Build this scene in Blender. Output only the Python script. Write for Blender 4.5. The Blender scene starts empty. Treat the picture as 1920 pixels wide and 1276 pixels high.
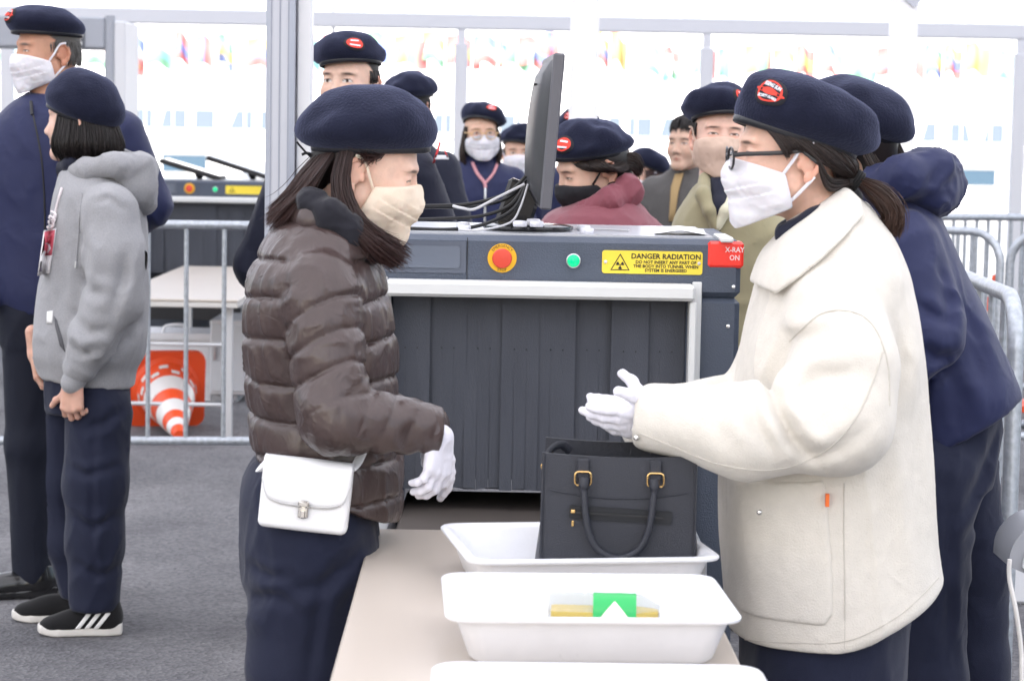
import bpy, math, random
import numpy as np
from mathutils import Vector, Matrix
R = math.radians
random.seed(7)
RNG = np.random.default_rng(11)
SC = bpy.context.scene
COL = SC.collection

# ------------------------------------------------------------------ camera
CAM_H, FPX, PITCH, ROLL = 1.49, 4300.0, math.atan(398.0 / 4300.0), R(1.05)
_fw = Vector((0, math.cos(PITCH), -math.sin(PITCH)))
_r0 = Vector((1, 0, 0)); _u0 = Vector((0, math.sin(PITCH), math.cos(PITCH)))
_rt = _r0 * math.cos(ROLL) + _u0 * math.sin(ROLL)
_up = _u0 * math.cos(ROLL) - _r0 * math.sin(ROLL)
cam_d = bpy.data.cameras.new('camera')
cam = bpy.data.objects.new('camera', cam_d); COL.objects.link(cam)
cam.matrix_world = Matrix(((_rt.x, _up.x, -_fw.x, 0), (_rt.y, _up.y, -_fw.y, 0), (_rt.z, _up.z, -_fw.z, CAM_H), (0, 0, 0, 1)))
cam_d.sensor_fit = 'HORIZONTAL'; cam_d.sensor_width = 36.0
cam_d.lens = FPX / 1920.0 * 36.0
cam_d.clip_start = 0.1; cam_d.clip_end = 3000
cam_d.dof.use_dof = True; cam_d.dof.focus_distance = 5.0; cam_d.dof.aperture_fstop = 8.0
SC.camera = cam

# ------------------------------------------------------------------ world and sun
SUN_EL, SUN_AZ = R(44), R(-158)          # azimuth measured from +Y towards +X: the sun stands behind the camera, to its left
world = bpy.data.worlds.new('World'); SC.world = world; world.use_nodes = True
wn = world.node_tree.nodes; wl = world.node_tree.links
sky = wn.new('ShaderNodeTexSky'); sky.sky_type = 'NISHITA'; sky.sun_disc = False
sky.sun_elevation = SUN_EL; sky.sun_rotation = SUN_AZ
sky.air_density = 1.0; sky.dust_density = 3.0; sky.ozone_density = 0.6
bg = wn['Background']; bg.inputs['Strength'].default_value = 0.15
wl.new(sky.outputs[0], bg.inputs['Color'])
sun_d = bpy.data.lights.new('sun', 'SUN'); sun_d.energy = 5.0; sun_d.angle = R(0.5); sun_d.color = (1, 0.975, 0.95)
sun = bpy.data.objects.new('sun', sun_d); COL.objects.link(sun)
_sd = Vector((math.sin(SUN_AZ) * math.cos(SUN_EL), math.cos(SUN_AZ) * math.cos(SUN_EL), math.sin(SUN_EL)))
sun.rotation_euler = _sd.to_track_quat('Z', 'Y').to_euler()
SC.view_settings.view_transform = 'Standard'; SC.view_settings.look = 'None'
SC.view_settings.gamma = 1.0; SC.view_settings.use_curve_mapping = False
SC.view_settings.exposure = 1.3
SC.cycles.use_denoising = True
SC.cycles.max_bounces = 8; SC.cycles.diffuse_bounces = 4; SC.cycles.glossy_bounces = 3
SC.cycles.transmission_bounces = 6; SC.cycles.transparent_max_bounces = 8
SC.cycles.caustics_reflective = False; SC.cycles.caustics_refractive = False

def P(px, py, d):
    """the point on the ray through photograph pixel (px,py) that lies d metres ahead (world Y = d)"""
    v = _fw + _rt * ((px - 960.0) / FPX) + _up * ((638.0 - py) / FPX)
    t = d / v.y
    return Vector((v.x * t, d, CAM_H + v.z * t))
def S(d):                                   # pixels per metre at a distance
    return FPX / d

# ------------------------------------------------------------------ materials
MATS = {}
def srgb(r, g, b):
    f = lambda c: (c / 12.92 if c <= 0.04045 else ((c + 0.055) / 1.055) ** 2.4)
    return (f(r / 255), f(g / 255), f(b / 255))
def mat(name, col, rough=0.6, metal=0.0, spec=0.5, bump=0.0, bscale=200.0, var=0.0, vscale=8.0, sheen=0.0, sheen_col=None,
        attr=False, sss=0.0, coat=0.0, trans=0.0, ior=1.45, stretch=None, alpha=1.0, emit=None, estr=0.0, bdet=3.0, wrinkle=0.0, wscale=16.0, rvar=0.0):
    if name in MATS: return MATS[name]
    m = bpy.data.materials.new(name); m.use_nodes = True; MATS[name] = m
    nt = m.node_tree; n = nt.nodes; l = nt.links; b = n['Principled BSDF']
    b.inputs['Base Color'].default_value = (*col, 1); b.inputs['Roughness'].default_value = rough
    b.inputs['Metallic'].default_value = metal; b.inputs['Specular IOR Level'].default_value = spec
    b.inputs['IOR'].default_value = ior
    if sheen: 
        b.inputs['Sheen Weight'].default_value = sheen; b.inputs['Sheen Roughness'].default_value = 0.5
        if sheen_col: b.inputs['Sheen Tint'].default_value = (*sheen_col, 1)
    if coat: b.inputs['Coat Weight'].default_value = coat; b.inputs['Coat Roughness'].default_value = 0.1
    if trans: b.inputs['Transmission Weight'].default_value = trans
    if alpha < 1: b.inputs['Alpha'].default_value = alpha
    if sss:
        b.inputs['Subsurface Weight'].default_value = sss; b.inputs['Subsurface Radius'].default_value = (1.0, 0.35, 0.2)
        b.inputs['Subsurface Scale'].default_value = 0.008
    if emit: b.inputs['Emission Color'].default_value = (*emit, 1); b.inputs['Emission Strength'].default_value = estr
    tc = n.new('ShaderNodeTexCoord'); src = tc.outputs['Object']
    if stretch:
        mp = n.new('ShaderNodeMapping'); mp.inputs['Scale'].default_value = stretch; l.new(src, mp.inputs['Vector']); src = mp.outputs[0]
    colsock = None
    if attr:
        a = n.new('ShaderNodeAttribute'); a.attribute_name = 'Col'; colsock = a.outputs['Color']
    if var:
        t = n.new('ShaderNodeTexNoise'); t.inputs['Scale'].default_value = vscale; t.inputs['Detail'].default_value = 5
        l.new(src, t.inputs['Vector'])
        mr = n.new('ShaderNodeMapRange'); mr.inputs['From Min'].default_value = 0.25; mr.inputs['From Max'].default_value = 0.75
        mr.inputs['To Min'].default_value = 1 - var; mr.inputs['To Max'].default_value = 1 + var
        l.new(t.outputs['Fac'], mr.inputs['Value'])
        mx = n.new('ShaderNodeMix'); mx.data_type = 'RGBA'; mx.blend_type = 'MULTIPLY'; mx.inputs[0].default_value = 1.0
        if colsock: l.new(colsock, mx.inputs[6])
        else: mx.inputs[6].default_value = (*col, 1)
        l.new(mr.outputs[0], mx.inputs[7]); colsock = mx.outputs[2]
    if colsock: l.new(colsock, b.inputs['Base Color'])
    if bump:
        t = n.new('ShaderNodeTexNoise'); t.inputs['Scale'].default_value = bscale; t.inputs['Detail'].default_value = bdet
        l.new(src, t.inputs['Vector'])
        bp = n.new('ShaderNodeBump'); bp.inputs['Strength'].default_value = bump; bp.inputs['Distance'].default_value = 0.004
        l.new(t.outputs['Fac'], bp.inputs['Height']); l.new(bp.outputs[0], b.inputs['Normal'])
        if wrinkle:
            t2 = n.new('ShaderNodeTexNoise'); t2.inputs['Scale'].default_value = wscale; t2.inputs['Detail'].default_value = 4; t2.inputs['Distortion'].default_value = 1.6
            t2.noise_type = 'RIDGED_MULTIFRACTAL' if hasattr(t2, 'noise_type') else 'FBM'
            l.new(tc.outputs['Object'], t2.inputs['Vector'])
            b2 = n.new('ShaderNodeBump'); b2.inputs['Strength'].default_value = wrinkle; b2.inputs['Distance'].default_value = 0.004
            l.new(t2.outputs['Fac'], b2.inputs['Height']); l.new(b2.outputs[0], bp.inputs['Normal'])
    if rvar:
        t3 = n.new('ShaderNodeTexNoise'); t3.inputs['Scale'].default_value = 9; t3.inputs['Detail'].default_value = 8; t3.inputs['Roughness'].default_value = .7; l.new(src, t3.inputs['Vector'])
        m3 = n.new('ShaderNodeMapRange'); m3.inputs['From Min'].default_value = .3; m3.inputs['From Max'].default_value = .7; m3.inputs['To Min'].default_value = max(0, rough - rvar); m3.inputs['To Max'].default_value = rough + rvar
        l.new(t3.outputs['Fac'], m3.inputs['Value']); l.new(m3.outputs[0], b.inputs['Roughness'])
    return m

# ------------------------------------------------------------------ objects
def tag(o, label=None, cat=None, group=None, kind=None):
    if label: o['label'] = label
    if cat: o['category'] = cat
    if group: o['group'] = group
    if kind: o['kind'] = kind
    return o
def empty(name, loc=(0, 0, 0), rz=0.0):
    o = bpy.data.objects.new(name, None); COL.objects.link(o); o.location = loc; o.rotation_euler = (0, 0, rz); o.empty_display_size = 0.1
    return o
def wmat(o):
    m = Matrix.LocRotScale(o.location, o.rotation_euler, o.scale)
    return m if o.parent is None else wmat(o.parent) @ o.matrix_parent_inverse @ m
def adopt(o, parent):
    """a child keeps its world-space vertices although the parent Empty stands elsewhere"""
    o.parent = parent; o.matrix_parent_inverse = wmat(parent).inverted()
    return o
def mesh_np(name, V, F, material, parent=None, smooth=True, cols=None, local=False):
    """V (n,3), F list of tuples or (m,k) array; vertices in world coordinates unless local"""
    me = bpy.data.meshes.new(name)
    V = np.asarray(V, dtype=np.float32)
    if isinstance(F, np.ndarray):
        k = F.shape[1]; m = F.shape[0]
        me.vertices.add(len(V)); me.vertices.foreach_set('co', V.ravel())
        me.loops.add(m * k); me.loops.foreach_set('vertex_index', F.astype(np.int32).ravel())
        me.polygons.add(m); me.polygons.foreach_set('loop_start', np.arange(0, m * k, k, dtype=np.int32))
        me.update(calc_edges=True)
    else:
        me.from_pydata([tuple(v) for v in V.tolist()], [], F); me.update()
    me.validate()
    if cols is not None:
        at = me.color_attributes.new('Col', 'FLOAT_COLOR', 'POINT')
        c = np.ones((len(V), 4), dtype=np.float32); c[:, :3] = cols
        at.data.foreach_set('color', c.ravel())
    if smooth: me.polygons.foreach_set('use_smooth', np.ones(len(me.polygons), dtype=bool))
    if isinstance(material, (list, tuple)):
        for mm in material: me.materials.append(mm)
    else: me.materials.append(material)
    o = bpy.data.objects.new(name, me); COL.objects.link(o)
    if parent is not None:
        o.parent = parent
        if not local: adopt(o, parent)
    return o

class MB:
    """collects shapes; build() links them as one mesh object"""
    def __init__(s): s.v = []; s.f = []
    def add(s, V, F):
        b = len(s.v); s.v += [tuple(v) for v in V]; s.f += [tuple(i + b for i in f) for f in F]
    def box(s, c, size, M=None, bev=0.0):
        hx, hy, hz = size[0] / 2, size[1] / 2, size[2] / 2
        bv = min(bev, hx * .98, hy * .98, hz * .98)
        if bv <= 0:
            V = [(x, y, z) for z in (-hz, hz) for y in (-hy, hy) for x in (-hx, hx)]
            F = [(0, 2, 3, 1), (4, 5, 7, 6), (0, 1, 5, 4), (2, 6, 7, 3), (0, 4, 6, 2), (1, 3, 7, 5)]
        else:
            V = []; F = []; idx = {}
            for sx in (-1, 1):
                for sy in (-1, 1):
                    for sz in (-1, 1):
                        for ax in range(3):
                            p = [sx * (hx - bv), sy * (hy - bv), sz * (hz - bv)]
                            p[ax] += (sx, sy, sz)[ax] * bv
                            idx[(sx, sy, sz, ax)] = len(V); V.append(tuple(p))
            I = idx
            for ax in range(3):
                for sg in (-1, 1):
                    o1, o2 = [a for a in range(3) if a != ax]
                    q = []
                    for (p1, p2) in ((-1, -1), (1, -1), (1, 1), (-1, 1)):
                        k = [0, 0, 0]; k[ax] = sg; k[o1] = p1; k[o2] = p2; q.append(I[(*k, ax)])
                    F.append(tuple(q))
            for ax in range(3):
                o1, o2 = [a for a in range(3) if a != ax]
                for s1 in (-1, 1):
                    for s2 in (-1, 1):
                        k0 = [0, 0, 0]; k0[o1] = s1; k0[o2] = s2; k1 = list(k0); k0[ax] = -1; k1[ax] = 1
                        F.append((I[(*k0, o1)], I[(*k1, o1)], I[(*k1, o2)], I[(*k0, o2)]))
            for sx in (-1, 1):
                for sy in (-1, 1):
                    for sz in (-1, 1):
                        F.append(tuple(I[(sx, sy, sz, a)] for a in range(3)))
        c = Vector(c)
        if M is None: V = [(x + c.x, y + c.y, z + c.z) for x, y, z in V]
        else: V = [tuple(c + M @ Vector(v)) for v in V]
        s.add(V, F); return s
    def tube(s, pts, r, seg=8, closed=False, flat=1.0, cap=True):
        pts = [Vector(p) for p in pts]; n = len(pts); rs = r if isinstance(r, (list, tuple)) else [r] * n
        V = []; F = []; prev = None
        for i, p in enumerate(pts):
            if closed: t = pts[(i + 1) % n] - pts[i - 1]
            else: t = pts[min(i + 1, n - 1)] - pts[max(i - 1, 0)]
            t = t.normalized() if t.length > 1e-9 else Vector((0, 0, 1))
            if prev is None:
                ref = Vector((0, 0, 1)) if abs(t.z) < 0.9 else Vector((1, 0, 0)); u = t.cross(ref).normalized()
            else:
                u = (prev - t * prev.dot(t)); u = u.normalized() if u.length > 1e-6 else t.orthogonal().normalized()
            prev = u; w = t.cross(u)
            for k in range(seg):
                a = 2 * math.pi * k / seg
                V.append(tuple(p + u * (math.cos(a) * rs[i]) + w * (math.sin(a) * rs[i] * flat)))
        m = n if closed else n - 1
        for i in range(m):
            j = (i + 1) % n
            for k in range(seg):
                k2 = (k + 1) % seg; F.append((i * seg + k, i * seg + k2, j * seg + k2, j * seg + k))
        if not closed and cap:
            F.append(tuple(range(seg - 1, -1, -1))); F.append(tuple((n - 1) * seg + k for k in range(seg)))
        s.add(V, F); return s
    def lathe(s, prof, c=(0, 0, 0), seg=24, M=None, sx=1.0, sy=1.0):
        """prof: list of (r,z)"""
        V = []; F = []; c = Vector(c)
        for r, z in prof:
            for k in range(seg):
                a = 2 * math.pi * k / seg; v = Vector((r * sx * math.cos(a), r * sy * math.sin(a), z))
                V.append(tuple(c + (M @ v if M else v)))
        for i in range(len(prof) - 1):
            for k in range(seg):
                k2 = (k + 1) % seg; F.append((i * seg + k, i * seg + k2, (i + 1) * seg + k2, (i + 1) * seg + k))
        F.append(tuple(range(seg - 1, -1, -1))); F.append(tuple((len(prof) - 1) * seg + k for k in range(seg)))
        s.add(V, F); return s
    def prism(s, poly, y0, y1, axis='Y', M=None, c=(0, 0, 0)):
        """poly (u,v) extruded along an axis"""
        def mk(u, v, w):
            p = Vector((u, w, v)) if axis == 'Y' else (Vector((w, u, v)) if axis == 'X' else Vector((u, v, w)))
            return tuple(Vector(c) + (M @ p if M else p))
        n = len(poly); V = [mk(u, v, y0) for u, v in poly] + [mk(u, v, y1) for u, v in poly]
        F = [tuple(range(n)), tuple(range(2 * n - 1, n - 1, -1))] + [(i, i + n, (i + 1) % n + n, (i + 1) % n) for i in range(n)]
        s.add(V, F); return s
    def build(s, name, material, parent=None, smooth=False, local=False):
        o = mesh_np(name, np.array(s.v), s.f, material, parent, smooth=False, local=local)
        import bmesh
        bm = bmesh.new(); bm.from_mesh(o.data); bmesh.ops.recalc_face_normals(bm, faces=bm.faces[:]); bm.to_mesh(o.data); bm.free()
        if smooth:
            o.data.polygons.foreach_set('use_smooth', np.ones(len(o.data.polygons), dtype=bool))
            o.data.set_sharp_from_angle(angle=R(42))
        return o
def spline(pts, n=8):
    """Catmull-Rom through the points"""
    pts = [Vector(p) for p in pts]; out = []
    for i in range(len(pts) - 1):
        p0 = pts[max(i - 1, 0)]; p1 = pts[i]; p2 = pts[i + 1]; p3 = pts[min(i + 2, len(pts) - 1)]
        for k in range(n):
            t = k / n
            out.append(0.5 * ((2 * p1) + (p2 - p0) * t + (2 * p0 - 5 * p1 + 4 * p2 - p3) * t * t + (3 * p1 - p0 - 3 * p2 + p3) * t ** 3))
    out.append(pts[-1]); return out
def rrect(w, h, r, n=4):
    pts = []
    for cx, cy, a0 in ((w / 2 - r, h / 2 - r, 0), (-w / 2 + r, h / 2 - r, 90), (-w / 2 + r, -h / 2 + r, 180), (w / 2 - r, -h / 2 + r, 270)):
        for k in range(n + 1):
            a = R(a0 + 90 * k / n); pts.append((cx + r * math.cos(a), cy + r * math.sin(a)))
    return pts
_tx = {}
def text_geo(body, size=1.0, bold=0.0):
    """flat triangles of a line of lettering, centred on the origin, in the XY plane"""
    key = (body, size, bold)
    if key in _tx: return _tx[key]
    cu = bpy.data.curves.new('lettering', 'FONT'); cu.body = body; cu.size = size; cu.align_x = 'CENTER'; cu.align_y = 'CENTER'
    cu.offset = bold; cu.resolution_u = 2
    ob = bpy.data.objects.new('lettering', cu); COL.objects.link(ob)
    dg = bpy.context.evaluated_depsgraph_get(); dg.update()
    me = bpy.data.meshes.new_from_object(ob.evaluated_get(dg))
    V = [tuple(v.co) for v in me.vertices]; F = [tuple(p.vertices) for p in me.polygons]
    bpy.data.objects.remove(ob); bpy.data.curves.remove(cu); bpy.data.meshes.remove(me)
    _tx[key] = (V, F); return V, F
def text_obj(body, size, place, material, parent, name='lettering', bold=0.0, wscale=1.0, arc=None):
    """place(u,v) -> world point"""
    V, F = text_geo(body, size, bold)
    out = []
    for x, y, z in V:
        x *= wscale
        if arc:
            a = x / arc; rr = arc + y
            x, y = rr * math.sin(a), rr * math.cos(a)
        out.append(tuple(place(x, y)))
    return mesh_np(name, np.array(out), F, material, parent, smooth=False)

# ------------------------------------------------------------------ implicit surfaces
def smin(a, b, k):
    h = np.clip(0.5 + 0.5 * (b - a) / k, 0, 1); return b + (a - b) * h - k * h * (1 - h)
def smax(a, b, k): return -smin(-a, -b, k)
def rc(a, b, ra, rb):
    a = np.array(a, np.float32); b = np.array(b, np.float32); ab = b - a; L2 = float(ab @ ab) + 1e-12
    def f(p):
        t = np.clip(((p - a) @ ab) / L2, 0, 1)
        return np.linalg.norm(p - a - t[:, None] * ab, axis=1) - (ra + (rb - ra) * t)
    return f
def ell(c, r, M=None):
    c = np.array(c, np.float32); r = np.array(r, np.float32); Mi = None if M is None else np.array(M, np.float32)
    def f(p):
        q = p - c
        if Mi is not None: q = q @ Mi
        k0 = np.linalg.norm(q / r, axis=1); k1 = np.linalg.norm(q / (r * r), axis=1) + 1e-9
        return k0 * (k0 - 1) / k1
    return f
def union(fs, k=0.02):
    def f(p):
        d = fs[0](p)
        for g in fs[1:]: d = smin(d, g(p), k)
        return d
    return f
def chain(pts, rad, k=0.02):
    return union([rc(pts[i], pts[i + 1], rad[i], rad[i + 1]) for i in range(len(pts) - 1)], k)
def box_sdf(c, half, M=None, r=0.005):
    c = np.array(c, np.float32); hf = np.array(half, np.float32) - r; Mi = None if M is None else np.array(M, np.float32)
    def f(p):
        q = p - c
        if Mi is not None: q = q @ Mi
        q = np.abs(q) - hf
        return np.linalg.norm(np.maximum(q, 0), axis=1) + np.minimum(q.max(axis=1), 0) - r
    return f
def loft(rows, psi=0.0, n=2.3, cap=0.02):
    """rows (z, cx, cy, rx, ry): stacked superellipses turned by psi about Z"""
    rows = sorted(rows); A = np.array(rows, np.float64)
    zz = np.linspace(A[0, 0], A[-1, 0], 160); T = []
    from_z = A[:, 0]
    for j in range(1, 5):
        # monotone-ish cubic: Catmull-Rom slopes
        y = A[:, j]; m = np.gradient(y, from_z) if len(y) > 2 else np.full(len(y), (y[-1] - y[0]) / (from_z[-1] - from_z[0]))
        i = np.clip(np.searchsorted(from_z, zz, side='right') - 1, 0, len(y) - 2)
        hh = from_z[i + 1] - from_z[i]; t = (zz - from_z[i]) / hh
        T.append((2 * t**3 - 3 * t**2 + 1) * y[i] + (t**3 - 2 * t**2 + t) * hh * m[i] + (-2 * t**3 + 3 * t**2) * y[i + 1] + (t**3 - t**2) * hh * m[i + 1])
    z0, z1 = A[0, 0], A[-1, 0]; cs, sn = math.cos(psi), math.sin(psi)
    def f(p):
        z = p[:, 2]
        cx, cy, rx, ry = [np.interp(z, zz, t) for t in T]
        rx = np.maximum(rx, 0.004); ry = np.maximum(ry, 0.004)
        x = p[:, 0] - cx; y = p[:, 1] - cy
        u = np.abs(x * cs + y * sn); v = np.abs(-x * sn + y * cs)
        k0 = ((u / rx) ** n + (v / ry) ** n) ** (1 / n)
        gl = np.sqrt((u / rx**2) ** 2 + (v / ry**2) ** 2) + 1e-6
        e0 = np.sqrt((u / rx) ** 2 + (v / ry) ** 2) + 1e-6
        d = (k0 - 1) * np.clip(e0 / gl, np.minimum(rx, ry) * .6, np.maximum(rx, ry))
        return smax(smax(d, z - z1, cap), z0 - z, cap * 0.3)
    return f
def rows_px(rows, d):
    """rows (py, xl, xr, ry[, dy]) read off the photograph at distance d -> metric rows"""
    out = []
    for r in rows:
        py, xl, xr, ry = r[:4]; dy = r[4] if len(r) > 4 else 0.0
        a = P(xl, py, d + dy); b = P(xr, py, d + dy)
        out.append(((a.z + b.z) / 2, (a.x + b.x) / 2, d + dy, (b.x - a.x) / 2, ry))
    return out
def plane_clip(f, pt, nrm, k=0.004):
    pt = np.array(pt, np.float32); nrm = np.array(nrm, np.float32); nrm = nrm / np.linalg.norm(nrm)
    return lambda p: smax(f(p), (p - pt) @ nrm, k)
_NT = np.random.default_rng(3).random((32, 32, 32)).astype(np.float32)
def vn(p):
    i = np.floor(p).astype(np.int32); t = (p - i).astype(np.float32); t = t * t * (3 - 2 * t); i &= 31; j = (i + 1) & 31
    x0, y0, z0 = i[:, 0], i[:, 1], i[:, 2]; x1, y1, z1 = j[:, 0], j[:, 1], j[:, 2]; a, b, c = t[:, 0], t[:, 1], t[:, 2]
    T = _NT
    e = (T[x0, y0, z0] * (1 - a) + T[x1, y0, z0] * a) * (1 - b) + (T[x0, y1, z0] * (1 - a) + T[x1, y1, z0] * a) * b
    g = (T[x0, y0, z1] * (1 - a) + T[x1, y0, z1] * a) * (1 - b) + (T[x0, y1, z1] * (1 - a) + T[x1, y1, z1] * a) * b
    return (e * (1 - c) + g * c) * 2 - 1
def folds(f, amp=0.006, fr=(9, 9, 5), seed=0.0, fine=0.4, zone=None, ridge=1.0):
    """cloth: soft swells plus narrow ridged creases pushed into the surface, stronger inside zone(p)"""
    fr = np.array(fr, np.float32); rot = np.array(((.86, .1, .5), (-.2, .97, .14), (-.47, -.22, .85)), np.float32)
    def g(p):
        q = p * fr + seed
        w = vn(q * 0.6 + 11.3)[:, None]
        soft = vn(q + w * 0.8)
        r1 = (1 - np.abs(vn((q @ rot) * np.float32(1.5) + w * 1.1 + 3.7))) ** 4
        r2 = (1 - np.abs(vn((q @ rot.T) * np.float32(2.2) + w * 1.3 + 8.9))) ** 4
        a = amp * (zone(p) if zone is not None else 1.0)
        return f(p) - a * (0.35 * soft + ridge * (0.75 * r1 + fine * r2) - 0.25)
    return g
def bump_zone(c, rad, base=0.35, peak=1.6):
    c = np.array(c, np.float32)
    def z(p):
        out = np.full(len(p), base, np.float32)
        for q in c.reshape(-1, 3): out = np.maximum(out, base + (peak - base) * np.exp(-((p - q) ** 2).sum(1) / rad**2))
        return out
    return z
_EDG = [(0, 1), (2, 3), (4, 5), (6, 7), (0, 2), (1, 3), (4, 6), (5, 7), (0, 4), (1, 5), (2, 6), (3, 7)]
def nets(f, lo, hi, h, margin=1.7):
    lo = np.array(lo, np.float64); hi = np.array(hi, np.float64); B = 8
    nb = np.maximum(np.ceil((hi - lo) / h / B).astype(int), 1); n = nb * B
    g = np.stack(np.meshgrid(*[np.arange(k) for k in nb], indexing='ij'), -1).reshape(-1, 3)
    ctr = (lo + (g * B + (B - 1) / 2) * h).astype(np.float32)
    dc = f(ctr); near = np.abs(dc) < h * B * 0.87 * margin
    D = np.repeat(np.repeat(np.repeat(np.where(dc < 0, -1.0, 1.0).astype(np.float32).reshape(nb), B, 0), B, 1), B, 2)
    off = np.stack(np.meshgrid(*[np.arange(B)] * 3, indexing='ij'), -1).reshape(-1, 3)
    gi = g[near]
    for s in range(0, len(gi), 400):
        idx = (gi[s:s + 400, None, :] * B + off[None]).reshape(-1, 3)
        D[idx[:, 0], idx[:, 1], idx[:, 2]] = f((lo + idx * h).astype(np.float32))
    ins = D < 0
    c = [(dx, dy, dz) for dx in (0, 1) for dy in (0, 1) for dz in (0, 1)]
    sl = lambda A, o: A[o[0]:A.shape[0] - 1 + o[0], o[1]:A.shape[1] - 1 + o[1], o[2]:A.shape[2] - 1 + o[2]]
    cnt = sum(sl(ins, o).astype(np.int8) for o in c)
    act = np.argwhere((cnt > 0) & (cnt < 8))
    vid = np.full(cnt.shape, -1, np.int32); vid[act[:, 0], act[:, 1], act[:, 2]] = np.arange(len(act))
    val = np.stack([D[act[:, 0] + o[0], act[:, 1] + o[1], act[:, 2] + o[2]] for o in c], 1)
    pos = np.zeros((len(act), 3)); num = np.zeros(len(act)); ca = np.array(c, float)
    for a, b in _EDG:
        va, vb = val[:, a], val[:, b]; m = (va < 0) != (vb < 0)
        t = np.where(m, va / np.where(m, va - vb, 1), 0)
        pos += np.where(m[:, None], ca[a] + t[:, None] * (ca[b] - ca[a]), 0); num += m
    V = lo + (act + pos / num[:, None]) * h
    Q = []
    for ax in range(3):
        o1, o2 = (ax + 1) % 3, (ax + 2) % 3
        sA = [slice(None)] * 3; sB = [slice(None)] * 3; sA[ax] = slice(0, -1); sB[ax] = slice(1, None)
        ch = ins[tuple(sA)] != ins[tuple(sB)]
        e = np.argwhere(ch); e = e[(e[:, o1] > 0) & (e[:, o2] > 0) & (e[:, o1] < n[o1] - 1) & (e[:, o2] < n[o2] - 1)]
        fl = ins[e[:, 0], e[:, 1], e[:, 2]]
        def cell(d1, d2):
            q = e.copy(); q[:, o1] += d1; q[:, o2] += d2; return vid[q[:, 0], q[:, 1], q[:, 2]]
        q = np.stack([cell(-1, -1), cell(0, -1), cell(0, 0), cell(-1, 0)], 1)
        q[~fl] = q[~fl][:, ::-1]; Q.append(q)
    Q = np.concatenate(Q); Q = Q[(Q >= 0).all(1)]
    return V, Q
def solid(name, f, lo, hi, h, material, parent=None, colf=None, margin=1.7):
    V, Q = nets(f, lo, hi, h, margin)
    return mesh_np(name, V, Q, material, parent, cols=None if colf is None else colf(V))
def bounds(pts, pad):
    A = np.array([tuple(p) for p in pts]); return A.min(0) - pad, A.max(0) + pad
# ================================================================== the setting
def asphalt():
    m = bpy.data.materials.new('asphalt'); m.use_nodes = True; nt = m.node_tree; n = nt.nodes; l = nt.links; b = n['Principled BSDF']
    tc = n.new('ShaderNodeTexCoord'); src = tc.outputs['Object']
    def noise(sc, det=4, ro=.6):
        t = n.new('ShaderNodeTexNoise'); t.inputs['Scale'].default_value = sc; t.inputs['Detail'].default_value = det; t.inputs['Roughness'].default_value = ro; l.new(src, t.inputs['Vector']); return t.outputs['Fac']
    vo = n.new('ShaderNodeTexVoronoi'); vo.inputs['Scale'].default_value = 85; l.new(src, vo.inputs['Vector'])
    vo2 = n.new('ShaderNodeTexVoronoi'); vo2.inputs['Scale'].default_value = 14; l.new(src, vo2.inputs['Vector'])
    r1 = n.new('ShaderNodeValToRGB'); r1.color_ramp.elements[0].color = (.100, .099, .107, 1); r1.color_ramp.elements[1].color = (.215, .212, .220, 1); l.new(vo.outputs['Color'], r1.inputs['Fac'])
    r2 = n.new('ShaderNodeValToRGB'); r2.color_ramp.elements[0].position = .33; r2.color_ramp.elements[0].color = (.55, .55, .57, 1); r2.color_ramp.elements[1].position = .72; r2.color_ramp.elements[1].color = (1.2, 1.19, 1.17, 1); l.new(noise(1.1, 8, .65), r2.inputs['Fac'])
    mx = n.new('ShaderNodeMix'); mx.data_type = 'RGBA'; mx.blend_type = 'MULTIPLY'; mx.inputs[0].default_value = 1; l.new(r1.outputs[0], mx.inputs[6]); l.new(r2.outputs[0], mx.inputs[7])
    # a few pale chippings
    r3 = n.new('ShaderNodeValToRGB'); r3.color_ramp.elements[0].position = .0; r3.color_ramp.elements[0].color = (1, 1, 1, 1); r3.color_ramp.elements[1].position = .055; r3.color_ramp.elements[1].color = (0, 0, 0, 1); l.new(vo2.outputs['Distance'], r3.inputs['Fac'])
    mx2 = n.new('ShaderNodeMix'); mx2.data_type = 'RGBA'; l.new(r3.outputs[0], mx2.inputs[0]); l.new(mx.outputs[2], mx2.inputs[6]); mx2.inputs[7].default_value = (.42, .40, .38, 1)
    l.new(mx2.outputs[2], b.inputs['Base Color']); b.inputs['Roughness'].default_value = .85; b.inputs['Specular IOR Level'].default_value = .35
    bp = n.new('ShaderNodeBump'); bp.inputs['Strength'].default_value = .8; bp.inputs['Distance'].default_value = .006; l.new(vo.outputs['Distance'], bp.inputs['Height']); l.new(bp.outputs[0], b.inputs['Normal'])
    return m
V = np.array([(-700, -300, 0), (700, -300, 0), (700, 1500, 0), (-700, 1500, 0)], float)
tag(mesh_np('ground', V, [(0, 1, 2, 3)], asphalt(), smooth=False), kind='structure')
V = np.array([(-300, 22.5, .004), (300, 22.5, .004), (300, 400, .004), (-300, 400, .004)], float)
tag(mesh_np('blown_out_ground', V, [(0, 1, 2, 3)], mat('blown_out_pale', (.46, .45, .43), rough=.85, var=.08, vscale=.6, bump=.2, bscale=40), smooth=False), kind='structure')  # ground beyond the tent painted pale to imitate its sunlit overexposure

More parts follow.
